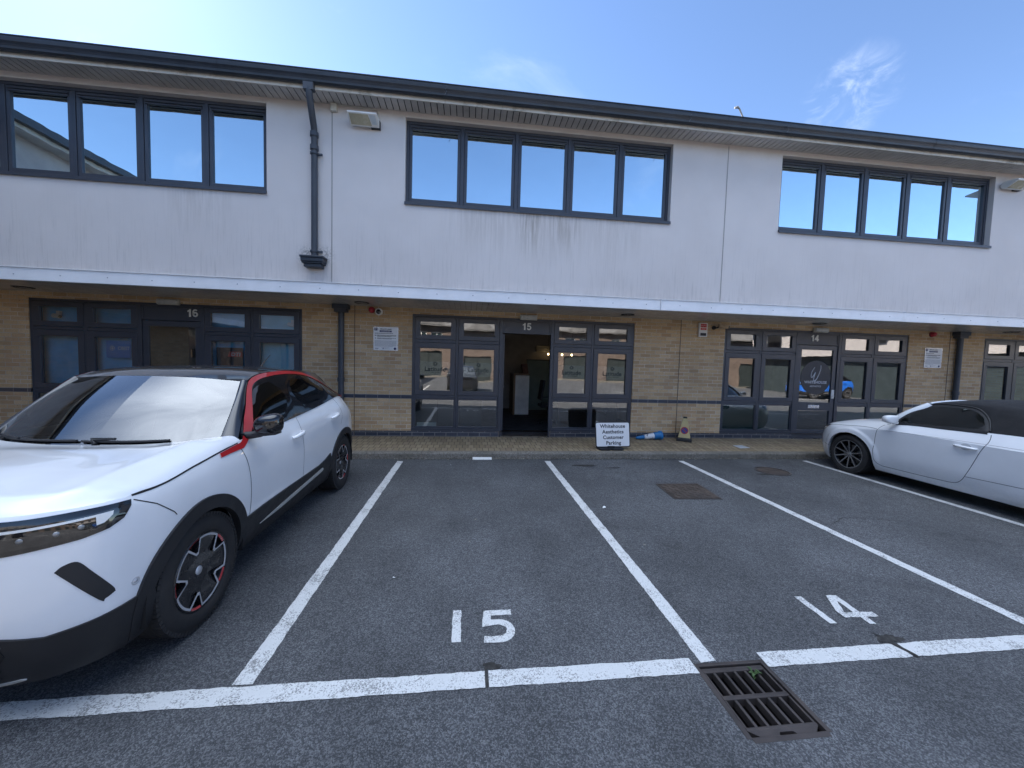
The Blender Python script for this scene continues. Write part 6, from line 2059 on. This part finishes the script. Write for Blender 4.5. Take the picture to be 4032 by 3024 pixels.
def frustum(mb, h0, h1, s0, s1, ox=(0, 0)):
    v = [rp(a * s0, b * s0, h0) for a, b in ((-1, -1), (1, -1), (1, 1), (-1, 1))] + [rp(a * s1 + ox[0], b * s1 + ox[1], h1) for a, b in ((-1, -1), (1, -1), (1, 1), (-1, 1))]
    mb.add(v, [(3, 2, 1, 0), (4, 5, 6, 7), (0, 1, 5, 4), (1, 2, 6, 5), (2, 3, 7, 6), (3, 0, 4, 7)])
mb = MB(); frustum(mb, z0, z0 + .055, .150, .147); frustum(mb, z0 + .055, z0 + .075, .135, .125); mb.build('foot', M['black_plastic'], nw, bevel=.006)
M['cone_yellow'] = simple('faded_yellow_plastic', (.52, .42, .20), .5, var=.12, dirt=.35, dirtcol=(.22, .18, .10))
mb = MB(); frustum(mb, z0 + .070, z0 + .48, .118, .040); mb.build('cone_body', M['cone_yellow'], nw, bevel=.006)
mb = MB(); frustum(mb, z0 + .478, z0 + .505, .040, .037); mb.build('cap', M['black_plastic'], nw, bevel=.003)
for face in (0, 1):
    mbr, mbb = MB(), MB()
    def fp(u, v, h):
        zz = z0 + .225 + v; s = .118 + (.040 - .118) * (zz - z0 - .07) / .41 + h
        return rp(u, -s, zz) if face == 0 else rp(s, u, zz)
    n = 32
    def disc(mb, r0, r1, h):
        for k in range(n):
            t0, t1 = 2 * PI * k / n, 2 * PI * (k + 1) / n
            mb.quad(*[fp(r * math.cos(t), r * math.sin(t), h) for r, t in ((r0, t0), (r1, t0), (r1, t1), (r0, t1))])
    disc(mbb, .0, .064, .002); disc(mbr, .056, .074, .0032)
    w = .007
    mbr.quad(*[fp(a, b, .0036) for a, b in ((-.045 - w, .045 - w), (-.045 + w, .045 + w), (.045 + w, -.045 + w), (.045 - w, -.045 - w))][::-1])
    rn = mbb.build('roundel', simple('roundel_blue', (.03, .05, .22), .5), nw)
    mbr.build('red_ring', simple('roundel_red', (.36, .03, .04), .5), rn)

# --- wall things (drawn on the terrace, which sits 70 mm lower than first measured)
def notice(x0, x1, z0, z1, label):
    t = empty('parking_notice', ((x0 + x1) / 2, YB - .01, z0), label, 'sign', 'parking notices on the brick wall')
    mb = MB(); mb.box(x0, x1, YB - .008, YB - .0015, z0, z1)
    pl = mb.build('plate', M['white_sheet'], t, bevel=.001)
    mb = MB(); frame_rect(mb, x0 - .006, x1 + .006, z0 - .006, z1 + .006, .010, YB - .011, YB - .0012); mb.build('frame', M['steel'], t)
    W, Hh = x1 - x0, z1 - z0
    y = YB - .0088
    R = lambda mb, a, b, c, d: mb.quad((x0 + a * W, y, z0 + c * Hh), (x0 + b * W, y, z0 + c * Hh), (x0 + b * W, y, z0 + d * Hh), (x0 + a * W, y, z0 + d * Hh))
    mb = MB()
    R(mb, .025, .15, .85, .975); R(mb, .24, .745, .79, .865)
    bl = mb.build('blue_box', M['navy'], t)
    mb = MB()
    mb.text('P', lambda p, q, h: (x0 + .0875 * W + p, y - .001, z0 + .875 * Hh + q), .10 * Hh * 1.05, bold=.001)
    mb.text('PARKING NOTICE', lambda p, q, h: (x0 + .4925 * W + p, y - .001, z0 + .812 * Hh + q), .045 * Hh)
    mb.build('white_lettering', M['white_sheet'], bl)
    mb = MB()
    mb.text('PRIVATE LAND', lambda p, q, h: (x0 + .50 * W + p, y, z0 + .895 * Hh + q), .072 * Hh, bold=.0008)
    rr = random.Random(int(abs(x0) * 100))
    def lines(z, n, dz, a, b, hgt):
        for i in range(n):
            p = a
            e = b if i < n - 1 else a + (b - a) * rr.uniform(.5, .95)
            while p < e:
                q = min(e, p + rr.uniform(.015, .05)); R(mb, p, q, z - i * dz - hgt, z - i * dz); p = q + .009
    lines(.745, 1, .03, .05, .93, .022)
    lines(.665, 3, .030, .14, .93, .018)
    R(mb, .045, .11, .625, .655)
    lines(.535, 2, .030, .14, .93, .018)
    R(mb, .065, .085, .49, .545)
    mb.build('lettering', M['ink'], t)
    mb = MB()
    def lines2(z, n, dz, a, b, hgt):
        for i in range(n):
            p = a
            e = b if i < n - 1 else a + (b - a) * rr.uniform(.5, .95)
            while p < e:
                q = min(e, p + rr.uniform(.01, .04)); R(mb, p, q, z - i * dz - hgt, z - i * dz); p = q + .007
    lines2(.42, 10, .0275, .04, .94, .013); lines2(.125, 1, .02, .32, .72, .012); lines2(.085, 2, .02, .42, .65, .010)
    R(mb, .05, .2, .05, .09)
    mb.build('small_print', M['grey_print'], t)
    mb = MB(); R(mb, .37, .415, .05, .095)
    mb.lathe([(0, .001), (.055 * W, .001), (.055 * W, 0)], (x0 + .885 * W, y + .001, z0 + .075 * Hh), (0, -1, 0), 20)
    mb.build('badge', M['navy'], t)
notice(-1.885, -1.425, 1.872, 2.318, 'white private land parking notice on brick left of unit 15 below the camera')
notice(10.565, 11.02, 1.868, 2.320, 'white private land parking notice on brick right of unit 14 beside a drainpipe')

def bulkhead(x0, x1, label):
    t = empty('bulkhead_light', ((x0 + x1) / 2, YB, 2.58), label, 'wall light', 'lights over the doors')
    mb = MB(); mb.box(x0, x1, YB - .05, YB, 2.575, 2.678); mb.build('base', M['cream_plastic'], t, bevel=.008)
    mb = MB(); mb.box(x0 + .012, x1 - .012, YB - .085, YB - .048, 2.583, 2.672); mb.build('diffuser', simple('ribbed_diffuser', (.50, .50, .46), .3, var=.1), t, bevel=.02)
bulkhead(.99, 1.345, 'white bulkhead light over the open door of unit 15')
bulkhead(7.62, 7.97, 'white bulkhead light over the closed door of unit 14')
bulkhead(-5.71, -5.34, 'white bulkhead light over the door of unit 16')
for x, lab in ((-2.0, 'recessed canopy downlight left of unit 15 beside the red sounder'), (3.10, 'recessed canopy downlight above the right windows of unit 15'), (7.35, 'recessed canopy downlight above the door of unit 14'), (12.2, 'recessed canopy downlight at the right edge near the drainpipe'), (-7.45, 'recessed canopy downlight above the left windows of unit 16')):
    t = empty('downlight', (x, 7.18, 2.70), lab, 'ceiling light', 'downlights in the canopy')
    yy = 7.18
    mb = MB(); mb.lathe([(.105, .0), (.105, -.012), (.128, -.010), (.132, .0)], (x, yy, 2.7195), (0, 0, 1), 32); mb.build('rim', M['black_plastic'], t)
    mb = MB(); mb.lathe([(0, -.003), (.105, -.003), (.106, .0)], (x, yy, 2.7195), (0, 0, 1), 32); mb.build('lens', simple('satin_lamp_lens', (.30, .30, .29), .3), t)
def sounder(x, z, label):
    t = empty('alarm_sounder', (x, YB, z - .06), label, 'alarm', 'red sounders on the wall')
    mb = MB(); mb.lathe([(0, .085), (.040, .083), (.048, .070), (.050, .02), (.055, .015), (.055, .0)], (x, YB - .002, z), (0, -1, 0), 24); mb.build('body', M['red_plastic'], t)
    mb = MB(); mb.lathe([(0, .018), (.062, .018), (.062, 0)], (x, YB - .001, z), (0, -1, 0), 24, smooth=False); mb.build('base', simple('red_base', (.20, .02, .03), .5), t)
sounder(-1.925, 2.645, 'small red alarm sounder beside the round camera left of unit 15')
sounder(10.70, 2.640, 'small red alarm sounder under the canopy right of unit 14')
t = empty('security_camera', (-1.78, YB, 2.56), 'white round security camera with dark lens on brick left of unit 15', 'camera')
mb = MB(); mb.lathe([(0.0, .02), (.06, .02), (.065, .0)], (-1.78, YB - .001, 2.615), (0, -1, 0), 28, smooth=False); mb.lathe([(.045, .02), (.062, .04), (.070, .075), (.066, .105), (.050, .118), (.046, .112)], (-1.78, YB - .001, 2.612), (.05, -1, -.05), 28); mb.build('housing', M['white_plastic'], t)
mb = MB(); mb.lathe([(0, .122), (.020, .120), (.047, .112)], (-1.78, YB - .001, 2.612), (.05, -1, -.05), 28); mb.build('lens', M['frit'], t)
t = empty('security_camera', (5.30, YB, 2.55), 'small rusty cream camera on an arm above the left window of unit 14', 'camera')
mb = MB(); mb.lathe([(0, .03), (.04, .03), (.045, 0)], (5.24, YB - .001, 2.58), (0, -1, 0), 20); mb.tube([(5.24, YB - .02, 2.58), (5.24, YB - .10, 2.57), (5.29, YB - .13, 2.60)], .014, 8); mb.build('bracket', M['black_plastic'], t)
mb = MB(); mb.obox((5.36, YB - .15, 2.605), (1, -.25, -.22), (.25, 1, 0), (.2, 0, 1), .095, .036, .034); mb.build('housing', simple('rusty_cream', (.45, .34, .22), .5, dirt=.8, dirtcol=(.20, .08, .03)), t, bevel=.01)
mb = MB(); mb.obox((5.46, YB - .175, 2.584), (1, -.25, -.22), (.25, 1, 0), (.2, 0, 1), .008, .028, .028); mb.build('lens', M['frit'], t)
t = empty('alarm_box', (4.97, YB, 2.37), 'white alarm box with red bands and dark blue foot on brick left of unit 14', 'alarm')
mb = MB(); mb.box(4.875, 5.068, YB - .055, YB - .001, 2.372, 2.672); mb.build('box', M['white_plastic'], t, bevel=.01)
mb = MB(); mb.box(4.905, 5.038, YB - .0585, YB - .050, 2.575, 2.648); mb.box(4.905, 5.038, YB - .0585, YB - .05, 2.520, 2.560); mb.build('red_band', M['red_print'], t)
mb = MB(); mb.box(4.905, 5.038, YB - .0585, YB - .05, 2.395, 2.455); mb.build('dark_band', M['ink'], t)
mb = MB(); mb.text('SECURITY', lambda p, q, h: (4.9715 + p, YB - .0592, 2.602 + q), .026); mb.text('ALARM', lambda p, q, h: (4.9715 + p, YB - .0592, 2.532 + q), .024); mb.build('lettering', M['white_sheet'], t)
# floodlights on the render
def flood(cx, label, cable=True):
    t = empty('floodlight', (cx, YU, 5.33), label, 'floodlight', 'floodlights on the render')
    w = .215
    pr = [(-.02, 5.405), (-.06, 5.470), (-.26, 5.452), (-.265, 5.428), (-.09, 5.335), (-.045, 5.345)]
    mb = MB(); mb.prism([(a, b) for a, b in pr][::-1], lambda a, b, h: (h, YU + a, b), cx - w, cx + w); h_ = mb.build('housing', M['white_plastic'], t, bevel=.008)
    d = Vector((0, .175, -.093)).normalized(); nn = Vector((0, -.093, -.175)).normalized()
    c0 = Vector((0, YU - .265, 5.428))
    def lp(u, s, h): return (cx + u, *(c0 + d * s + nn * h).yz)
    mb = MB(); mb.quad(lp(-w + .02, .02, .004), lp(w - .13, .02, .004), lp(w - .10, .185, .004), lp(-w + .02, .185, .004)); mb.build('lens', simple('yellowed_lens', (.42, .38, .27), .25), t)
    mb = MB(); mb.quad(lp(w - .115, .02, .004), lp(w - .02, .02, .004), lp(w - .02, .16, .004), lp(w - .09, .16, .004)); mb.build('sensor_panel', simple('pale_panel', (.5, .55, .58), .3), t)
    mb = MB(); mb.box(cx + w - .13, cx + w + .008, YU - .06, YU, 5.34, 5.46); mb.tube([(cx + w - .05, YU - .09, 5.462), (cx + w - .05, YU - .09, 5.485)], .012, 8); mb.build('bracket', M['black_plastic'], t)
    if cable:
        mb = MB(); mb.tube([(cx + w - .03, YU - .012, 5.42), (cx + w - .03, YU - .012, 5.60), (cx + w - .07, YU - .014, 5.645), (cx - .2, YU - .012, 5.660), (-2.17, YU - .02, 5.655)], .007, 6); mb.build('cable', M['cream_plastic'], t)
flood(-1.725, 'white wedge floodlight on the render right of the downpipe and hopper')
flood(10.42, 'white wedge floodlight high on the render at the right edge of the photo', False)
mb = MB(); mb.box(-2.255, -2.160, YU - .06, YU - .001, 5.545, 5.665)
o = mb.build('junction_box', M['cream_plastic'], None, bevel=.006); tag(own_origin(o), 'cream junction box under the eaves beside the downpipe', 'junction box')
# bent pipe on the roof
mb = MB(); mb.tube([(5.23, 7.0, 6.32), (5.19, 7.0, 6.60), (5.10, 7.0, 6.76), (5.06, 7.0, 6.785), (5.00, 7.0, 6.765)], [.014, .014, .014, .024, .018], 8)
o = mb.build('roof_aerial', simple('pale_aerial', (.30, .29, .28), .5)); tag(own_origin(o), 'short pale bent aerial rising above the roof edge against the sky', 'aerial')

# --- unit 15 interior
FZ = .152
t = empty('reception_counter', (1.55, 11.2, FZ), 'pale white end panel of a reception counter inside the open door', 'counter')
mb = MB(); mb.box(1.36, 1.775, 11.0, 11.04, FZ + .01, 1.335); mb.build('end_panel', simple('white_laminate', (.88, .87, .85), .4), t, bevel=.003)
mb = MB(); mb.box(1.30, 1.355, 10.98, 12.0, FZ, 1.36); mb.build('side_panel', simple('oak_edge', (.20, .12, .06), .5), t)
mb = MB(); mb.box(1.29, 1.79, 10.97, 12.1, 1.36, 1.385); mb.build('worktop', simple('oak_top', (.22, .14, .08), .4), t)
t = empty('office_screen', (2.3, 11.5, FZ), 'tall grey green office screen standing behind the white counter panel', 'screen')
mb = MB(); mb.box(1.76, 2.75, 11.45, 11.5, FZ + .1, 1.80); mb.build('panel', simple('sage_fabric', (.17, .215, .19), .9), t)
mb = MB(); mb.box(1.74, 2.77, 11.44, 11.51, 1.80, 1.83); mb.build('top_trim', M['black_plastic'], t)
mb = MB(); mb.box(1.74, 2.77, 11.44, 11.51, FZ, FZ + .1); mb.build('plinth', M['black_plastic'], t)
mb = MB()
for k in range(5): mb.obox((1.60 + k * .035, 11.3, 1.385 + .15), (1, 0, .18), (0, 1, 0), (-.18, 0, 1), .012, .11, .15)
o = mb.build('binder_row', simple('dull_binders', (.16, .07, .05), .6, var=.4, vs=12)); tag(own_origin(o), 'row of leaning dark red binders on the reception counter', 'binders')
t = empty('office_chair', (2.0, 9.5, FZ), 'black office swivel chair inside unit 15 seen through the doorway', 'chair')
mb = MB(); mb.obox((2.05, 9.5, .62), (1, 0, 0), (0, 1, 0), (0, 0, 1), .24, .24, .04); mb.build('seat', M['seat'], t, bevel=.03)
mb = MB(); mb.obox((1.86, 9.5, 1.02), (.14, 0, 1), (0, 1, 0), (1, 0, -.14), .26, .22, .03); mb.build('backrest', M['seat'], t, bevel=.025)
mb = MB(); mb.tube([(2.05, 9.5, .60), (2.05, 9.5, .25)], .03, 10)
for k in range(5):
    a = 2 * PI * k / 5; mb.tube([(2.05, 9.5, .27), (2.05 + .28 * math.cos(a), 9.5 + .28 * math.sin(a), .215)], [.025, .018], 8)
    mb.lathe([(0, -.02), (.03, -.018), (.03, .018), (0, .02)], (2.05 + .28 * math.cos(a), 9.5 + .28 * math.sin(a), FZ + .03), (math.sin(a), -math.cos(a), 0), 12)
mb.build('base', M['black_plastic'], t)
mb = MB(); mb.tube([(1.83, 9.28, .62), (1.84, 9.25, .85), (2.1, 9.25, .86)], .016, 8); mb.build('armrest', M['black_plastic'], t)
t = empty('wall_heater', (2.43, 12.55, 2.1), 'pale wall heater high on the back wall of unit 15', 'heater')
mb = MB(); mb.box(2.22, 2.66, 12.45, 12.6, 2.10, 2.31); mb.build('casing', simple('cream_casing', (.62, .56, .42), .5), t, bevel=.01)
mb = MB()
for k in range(5): mb.box(2.26, 2.62, 12.446, 12.45, 2.12 + k * .03, 2.13 + k * .03)
mb.build('louvre', M['black_plastic'], t)
lm = NT('glowing_bulb'); em = lm.n('ShaderNodeEmission', {'Color': (1, .72, .38, 1), 'Strength': 2.5}); lm.done(em)
for bx, by, bz, lab in ((2.60, 12.3, 2.03, 'small warm bulb glowing below the wall heater in unit 15'), (2.60, 10.4, 1.97, 'left of two small warm bulbs glowing behind the window of unit 15'), (2.88, 10.4, 1.97, 'right of two small warm bulbs glowing behind the window of unit 15')):
    t = empty('pendant_bulb', (bx, by, bz), lab, 'lamp', 'bare bulbs in unit 15')
    mb = MB(); mb.lathe([(0, -.028), (.018, -.022), (.027, 0), (.018, .022), (0.008, .035)], (bx, by, bz), (0, 0, 1), 14); mb.build('bulb', lm.m, t)
    mb = MB(); mb.tube([(bx, by, bz + .03), (bx, by, 2.665)], .004, 6); mb.lathe([(.010, .03), (.014, .035), (.014, .08), (.005, .09)], (bx, by, bz), (0, 0, 1), 12); mb.build('flex', M['black_plastic'], t)
t = empty('desk', (2.8, 9.6, FZ), 'dark desk standing behind the right hand windows of unit 15', 'desk')
mb = MB(); mb.box(2.2, 3.9, 9.2, 10.0, .86, .90); mb.build('desk_top', simple('dark_oak', (.10, .06, .035), .4), t)
mb = MB(); mb.box(2.25, 2.30, 9.25, 9.95, FZ, .86); mb.box(3.80, 3.85, 9.25, 9.95, FZ, .86); mb.box(2.3, 3.8, 9.90, 9.92, .4, .86); mb.build('desk_side', simple('dark_oak_side', (.07, .04, .025), .5), t)
t = empty('low_cabinet', (-.4, 9.0, FZ), 'long dark low cabinet behind the left hand windows of unit 15', 'cabinet')
mb = MB(); mb.box(-1.8, .3, 9.0, 9.5, FZ, .78); mb.build('carcass', simple('dark_grey_cabinet', (.06, .07, .075), .5), t, bevel=.005)
mb = MB()
for k in range(1, 4): mb.box(-1.8 + k * .525 - .004, -1.8 + k * .525 + .004, 8.997, 9.0, FZ + .04, .76)
mb.build('door_gap', M['seam'], t)
mb = MB(); mb.box(-1.05, -.66, 7.70, 7.716, .30, .43); o = mb.build('window_card', simple('pale_card', (.50, .56, .52), .6)); tag(own_origin(o), 'pale card propped inside the low left window of unit 15', 'card')

# --- unit 16: blue vertical blinds and two posters
M['blind'] = simple('blue_blind_fabric', (.09, .48, .92), .8, var=.1)
M['blind2'] = simple('pale_blue_blind', (.20, .66, .97), .8, var=.1)
d = UNITS[16]
for bi, (a, b) in enumerate(BAYS):
    for z0, z1, nm in ((1.0, 2.60, 'blind'),):
        t = empty('vertical_blind', ((a + b) / 2 + d, 7.78, 0.95), ('far left blue vertical blind behind the glass of unit 16', 'blue vertical blind behind the blue poster in unit 16', 'blue vertical blind behind the dark red lettered poster in unit 16', 'bright blue rightmost vertical blind behind the glass of unit 16')[bi], 'blind', 'blue blinds in unit 16')
        mb = MB()
        n = 8; w = (b - a) / n
        for k in range(n):
            x = a + d + (k + .5) * w; an = .18 + .04 * math.sin(k * 2.3 + bi)
            dx, dy = w * .53 * math.cos(an), w * .53 * math.sin(an)
            mb.quad((x - dx, 7.80 - dy, .95), (x + dx, 7.80 + dy, .95), (x + dx, 7.80 + dy, 2.52), (x - dx, 7.80 - dy, 2.52))
        mb.build('slat', M['blind'] if bi < 3 else M['blind2'], t)
        mb = MB(); mb.box(a + d + .02, b + d - .02, 7.77, 7.83, 2.52, 2.56); mb.build('headrail', M['white_plastic'], t)
t = empty('window_poster', (-6.49, 7.70, 1.58), 'bright blue poster with white round emblem and CIBEST lettering in unit 16', 'poster')
mb = MB(); mb.box(-6.68, -6.27, 7.694, 7.70, 1.575, 1.89); mb.build('sheet', M['blue_print'], t)
mb = MB()
mb.text('CIBEST', lambda p, q, h: (-6.385 + p, 7.692, 1.725 + q), .088, bold=.001, xs=.72)
for r0, r1 in ((.042, .034), (.016, 0)):
    for k in range(24):
        t0, t1 = 2 * PI * k / 24, 2 * PI * (k + 1) / 24
        mb.quad(*[(-6.575 + r * math.cos(q), 7.692, 1.752 + r * math.sin(q)) for r, q in ((r1, t0), (r0, t0), (r0, t1), (r1, t1))])
for k in range(4):
    an = PI / 2 * k; mb.obox((-6.575 + .025 * math.cos(an), 7.692, 1.752 + .025 * math.sin(an)), (math.cos(an), 0, math.sin(an)), (0, 1, 0), (-math.sin(an), 0, math.cos(an)), .012, .0003, .003)
mb.build('lettering', M['white_sheet'], t)
t = empty('window_poster', (-4.52, 7.70, 1.5), 'black poster with red band and white DTI lettering in unit 16', 'poster')
mb = MB(); mb.box(-4.80, -4.33, 7.694, 7.70, 1.45, 1.83); mb.build('sheet', M['ink'], t)
mb = MB(); mb.quad((-4.60, 7.692, 1.655), (-4.345, 7.692, 1.655), (-4.345, 7.692, 1.755), (-4.57, 7.692, 1.755)); mb.build('red_band', M['red_print'], t)
mb = MB(); mb.text('DTI', lambda p, q, h: (-4.46 + p, 7.6905, 1.672 + q), .092, bold=.003, shear=.15, xs=1.15); mb.build('lettering', M['white_sheet'], t)
for x, lab in ((-7.48, 'white bullet camera mounted inside the far left vent of unit 16'), (-3.45, 'white bullet camera inside the far right vent of unit 16')):
    t = empty('security_camera', (x, 7.72, 2.26), lab, 'camera', 'cameras behind the glass of unit 16')
    mb = MB(); mb.tube([(x - .07, 7.735, 2.315), (x + .05, 7.71, 2.30)], [.040, .034], 14); mb.box(x - .02, x + .03, 7.72, 7.77, 2.33, 2.40); mb.build('housing', M['white_plastic'], t)
    mb = MB(); mb.lathe([(0, .004), (.025, .003), (.028, 0)], (x + .051, 7.71, 2.30), (.98, -.2, -.1), 14); mb.build('lens', M['frit'], t)
# entry pads
mb = MB(); mb.box(-5.185, -5.135, YF + .008, YF + .02, 1.62, 1.78); o = mb.build('door_entry_pad', M['gloss_black'], None, bevel=.004); tag(own_origin(o), 'black entry keypad on the door frame of unit 16', 'keypad')

# ------------------------------------------------------------------ what stands behind the camera (mirrored in the windows)
ob = empty('brick_terrace', (2, -24, 0), 'two storey red brick terrace with slate roof across the car park, mirrored in the glass', 'building')
Yo = -24.0
mb = MB()
x = -22; holes = []
while x < 40:
    holes.append((x + 1.0, x + 2.1, 3.35, 4.5)); holes.append((x + 2.6, x + 3.7, 3.35, 4.5)); holes.append((x + .7, x + 3.6, 0.0, 2.55)); x += 5.2
def sheet_facing_plus(mb, x0, x1, z0, z1, y, yb, holes):
    t = MB(); wall_sheet(t, x0, x1, z0, z1, -y, -yb, holes)
    mb.add([(p[0], -p[1], p[2]) for p in t.v], [tuple(reversed(f)) for f in t.f])
sheet_facing_plus(mb, -24, 42, 0, 5.3, Yo, Yo - .25, holes)
mb.build('wall', M['red_brick'], ob)
mb = MB()
mb.quad((-24.4, Yo + .5, 5.2), (42.4, Yo + .5, 5.2), (42.4, Yo - 4.5, 7.6), (-24.4, Yo - 4.5, 7.6)); mb.quad((-24.4, Yo - 4.5, 7.6), (42.4, Yo - 4.5, 7.6), (42.4, Yo - 9.5, 5.2), (-24.4, Yo - 9.5, 5.2))
mb.box(-24.4, 42.4, Yo + .42, Yo + .52, 5.08, 5.2)
x = -19.5
while x < 40:
    mb.add([(x - 1.5, Yo + .55, 5.2), (x + 1.5, Yo + .55, 5.2), (x, Yo + .55, 6.25), (x, Yo - 1.7, 6.25)], [(0, 1, 2), (1, 3, 2), (0, 2, 3)]); x += 5.2
M['slate'] = simple('grey_slate_roof', (.16, .155, .15), .8, var=.25, dirt=.3)
mb.build('roof', M['slate'], ob)
for h in holes:
    mb = MB(); frame_rect(mb, h[0], h[1], h[2], h[3], .07, Yo - .2, Yo - .1)
    mb.box((h[0] + h[1]) / 2 - .03, (h[0] + h[1]) / 2 + .03, Yo - .2, Yo - .1, h[2] + .07, h[3] - .07)
    w = mb.build('window' if h[2] > 1 else 'shutter_door', simple('dark_green_frame', (.02, .03, .029), .5) if h[2] < 1 else M['white_plastic'], ob)
    mb = MB(); mb.quad((h[1], Yo - .16, h[2]), (h[0], Yo - .16, h[2]), (h[0], Yo - .16, h[3]), (h[1], Yo - .16, h[3])); mb.build('pane' if h[2] > 1 else 'leaf', simple('dark_pane', (.03, .05, .05), .1) if h[2] > 1 else simple('green_shutter', (.028, .036, .035), .5), w)
mb = MB(); mb.box(-24, 42, Yo - 9, Yo - .26, 0, 5.2); mb.build('core', M['black_gap'], ob)
mb = MB(); mb.box(-30, 50, Yo + 1.4, Yo + 2.2, 0, .12); tag(mb.build('far_pavement', M['concrete']), kind='structure')

# left wing of the same estate, running away from the terrace behind the camera's left
wg = empty('office_wing', (-9.5, -6, 0), 'rendered office wing at right angles on the left, mirrored in unit 16 upper windows', 'building')
WX = -8.35; WY0, WY1 = -16.0, 6.05
def sheet_facing_x(mb, y0, y1, z0, z1, x, xb, holes):
    t = MB(); wall_sheet(t, -y1, -y0, z0, z1, -x, -xb, [(-b, -a, c, d_) for a, b, c, d_ in holes])
    mb.add([(-p[1], -p[0], p[2]) for p in t.v], [tuple(reversed(f)) for f in t.f])
M['render_plain'] = simple('plain_painted_render', (.52, .48, .46), .9, var=.08, dirt=.2, dirtcol=(.3, .28, .25))
ups = [(y, y + 4.4, 4.2, 5.5) for y in (-15, -9, -3)]
mb = MB(); sheet_facing_x(mb, WY0, WY1, 2.9, 5.6, WX, WX - .25, ups); mb.quad((WX, WY1, 2.9), (WX - 6, WY1, 2.9), (WX - 6, WY1, 5.6), (WX, WY1, 5.6)); mb.build('rendered_wall', M['render_plain'], wg)
lows = [(y, y + 4.4, .3, 2.6) for y in (-15, -9, -3)]
mb = MB(); sheet_facing_x(mb, WY0, WY1, 0, 2.75, WX - 1.2, WX - 1.4, lows); mb.quad((WX - 1.2, WY1, 0), (WX - 6, WY1, 0), (WX - 6, WY1, 2.9), (WX - 1.2, WY1, 2.9)); mb.build('brick_wall', M['brick_y'], wg)
mb = MB(); mb.box(WX - 1.2, WX + .05, WY0, WY1, 2.72, 2.90); mb.build('canopy_fascia', M['white_metal'], wg)
for a, b, c, d_ in ups + lows:
    xx = WX - .12 if c > 3 else WX - 1.28
    mb = MB(); n = 5; p = (b - a) / n
    mb.box(xx - .06, xx, a, b, c, c + .09); mb.box(xx - .06, xx, a, b, d_ - .09, d_)
    for k in range(n + 1): mb.box(xx - .06, xx, max(a, a + k * p - .08), min(b, a + k * p + .08), c + .09, d_ - .09)
    w = mb.build('window', M['anthracite'], wg)
    mb = MB(); mb.quad((xx - .03, a, c), (xx - .03, b, c), (xx - .03, b, d_), (xx - .03, a, d_)); mb.build('pane', simple('dark_reflecting_pane', (.03, .04, .05), .03, spec=.8), w)
mb = MB(); mb.box(WX, WX + .32, WY0 - .3, WY1 + .3, 5.60, 5.66); mb.build('eaves_soffit', M['soffit'], wg)
mb = MB(); mb.box(WX + .321, WX + .345, WY0 - .3, WY1 + .3, 5.58, 5.72); mb.build('eaves_fascia', M['fascia'], wg)
mb = MB(); mb.box(WX + .346, WX + .46, WY0 - .3, WY1 + .3, 5.66, 5.80); mb.build('gutter', M['gutter'], wg)
mb = MB(); mb.add([(WX + .36, WY0 - .3, 5.75), (WX + .36, WY1 + .3, 5.75), (WX - 5, WY1 - 3, 7.7), (WX - 5, WY0 + 3, 7.7), (WX - 10, WY0 - .3, 5.75), (WX - 10, WY1 + .3, 5.75)], [(0, 1, 2, 3), (1, 5, 2), (3, 2, 5, 4), (0, 3, 4)]); mb.build('roof', M['tile'], wg)
# brick block on the right whose roof corner shows in the last upper pane
rb = empty('rendered_block', (30, -6, 0), 'pale rendered block with tiled hipped roof on the right, mirrored in the last upper pane', 'building')
mb = MB(); mb.box(26, 40, -17, 1.5, 2.9, 5.2); mb.build('wall', M['render_plain'], rb)
mb = MB(); mb.box(26.6, 39.5, -16.5, 1, 0, 2.9); mb.build('ground_storey', simple('dark_shopfront', (.045, .06, .065), .4), rb)
mb = MB(); mb.add([(25.5, -17.5, 5.2), (40.5, -17.5, 5.2), (40.5, 2, 5.2), (25.5, 2, 5.2), (33, -11, 8.4), (33, -5, 8.4)], [(0, 1, 4), (1, 2, 5, 4), (2, 3, 5), (3, 0, 4, 5)]); mb.build('roof', simple('brown_roof_tile', (.20, .15, .11), .85, var=.2, dirt=.4), rb)
for y in (-14, -10, -6, -2):
    for z in (3.5,):
        mb = MB(); mb.box(25.96, 26.0, y - .7, y + .7, z, z + 1.3); w = mb.build('window', M['anthracite'], rb)
        mb = MB(); mb.box(25.95, 25.965, y - .6, y + .6, z + .1, z + 1.2); mb.build('pane', M['frit'], w)
# bays across the road
mb = MB()
for k, x in enumerate(np.arange(-10, 26, 2.5)):
    jag_strip(mb, (x, -9.4), (x, -4.9), .1, seed=60 + k, step=.3)
jag_strip(mb, (-12, -4.85), (28, -4.85), .1, z=.008, seed=90, step=.3)
tag(mb.build('far_bay_line', M['paint']), kind='structure')
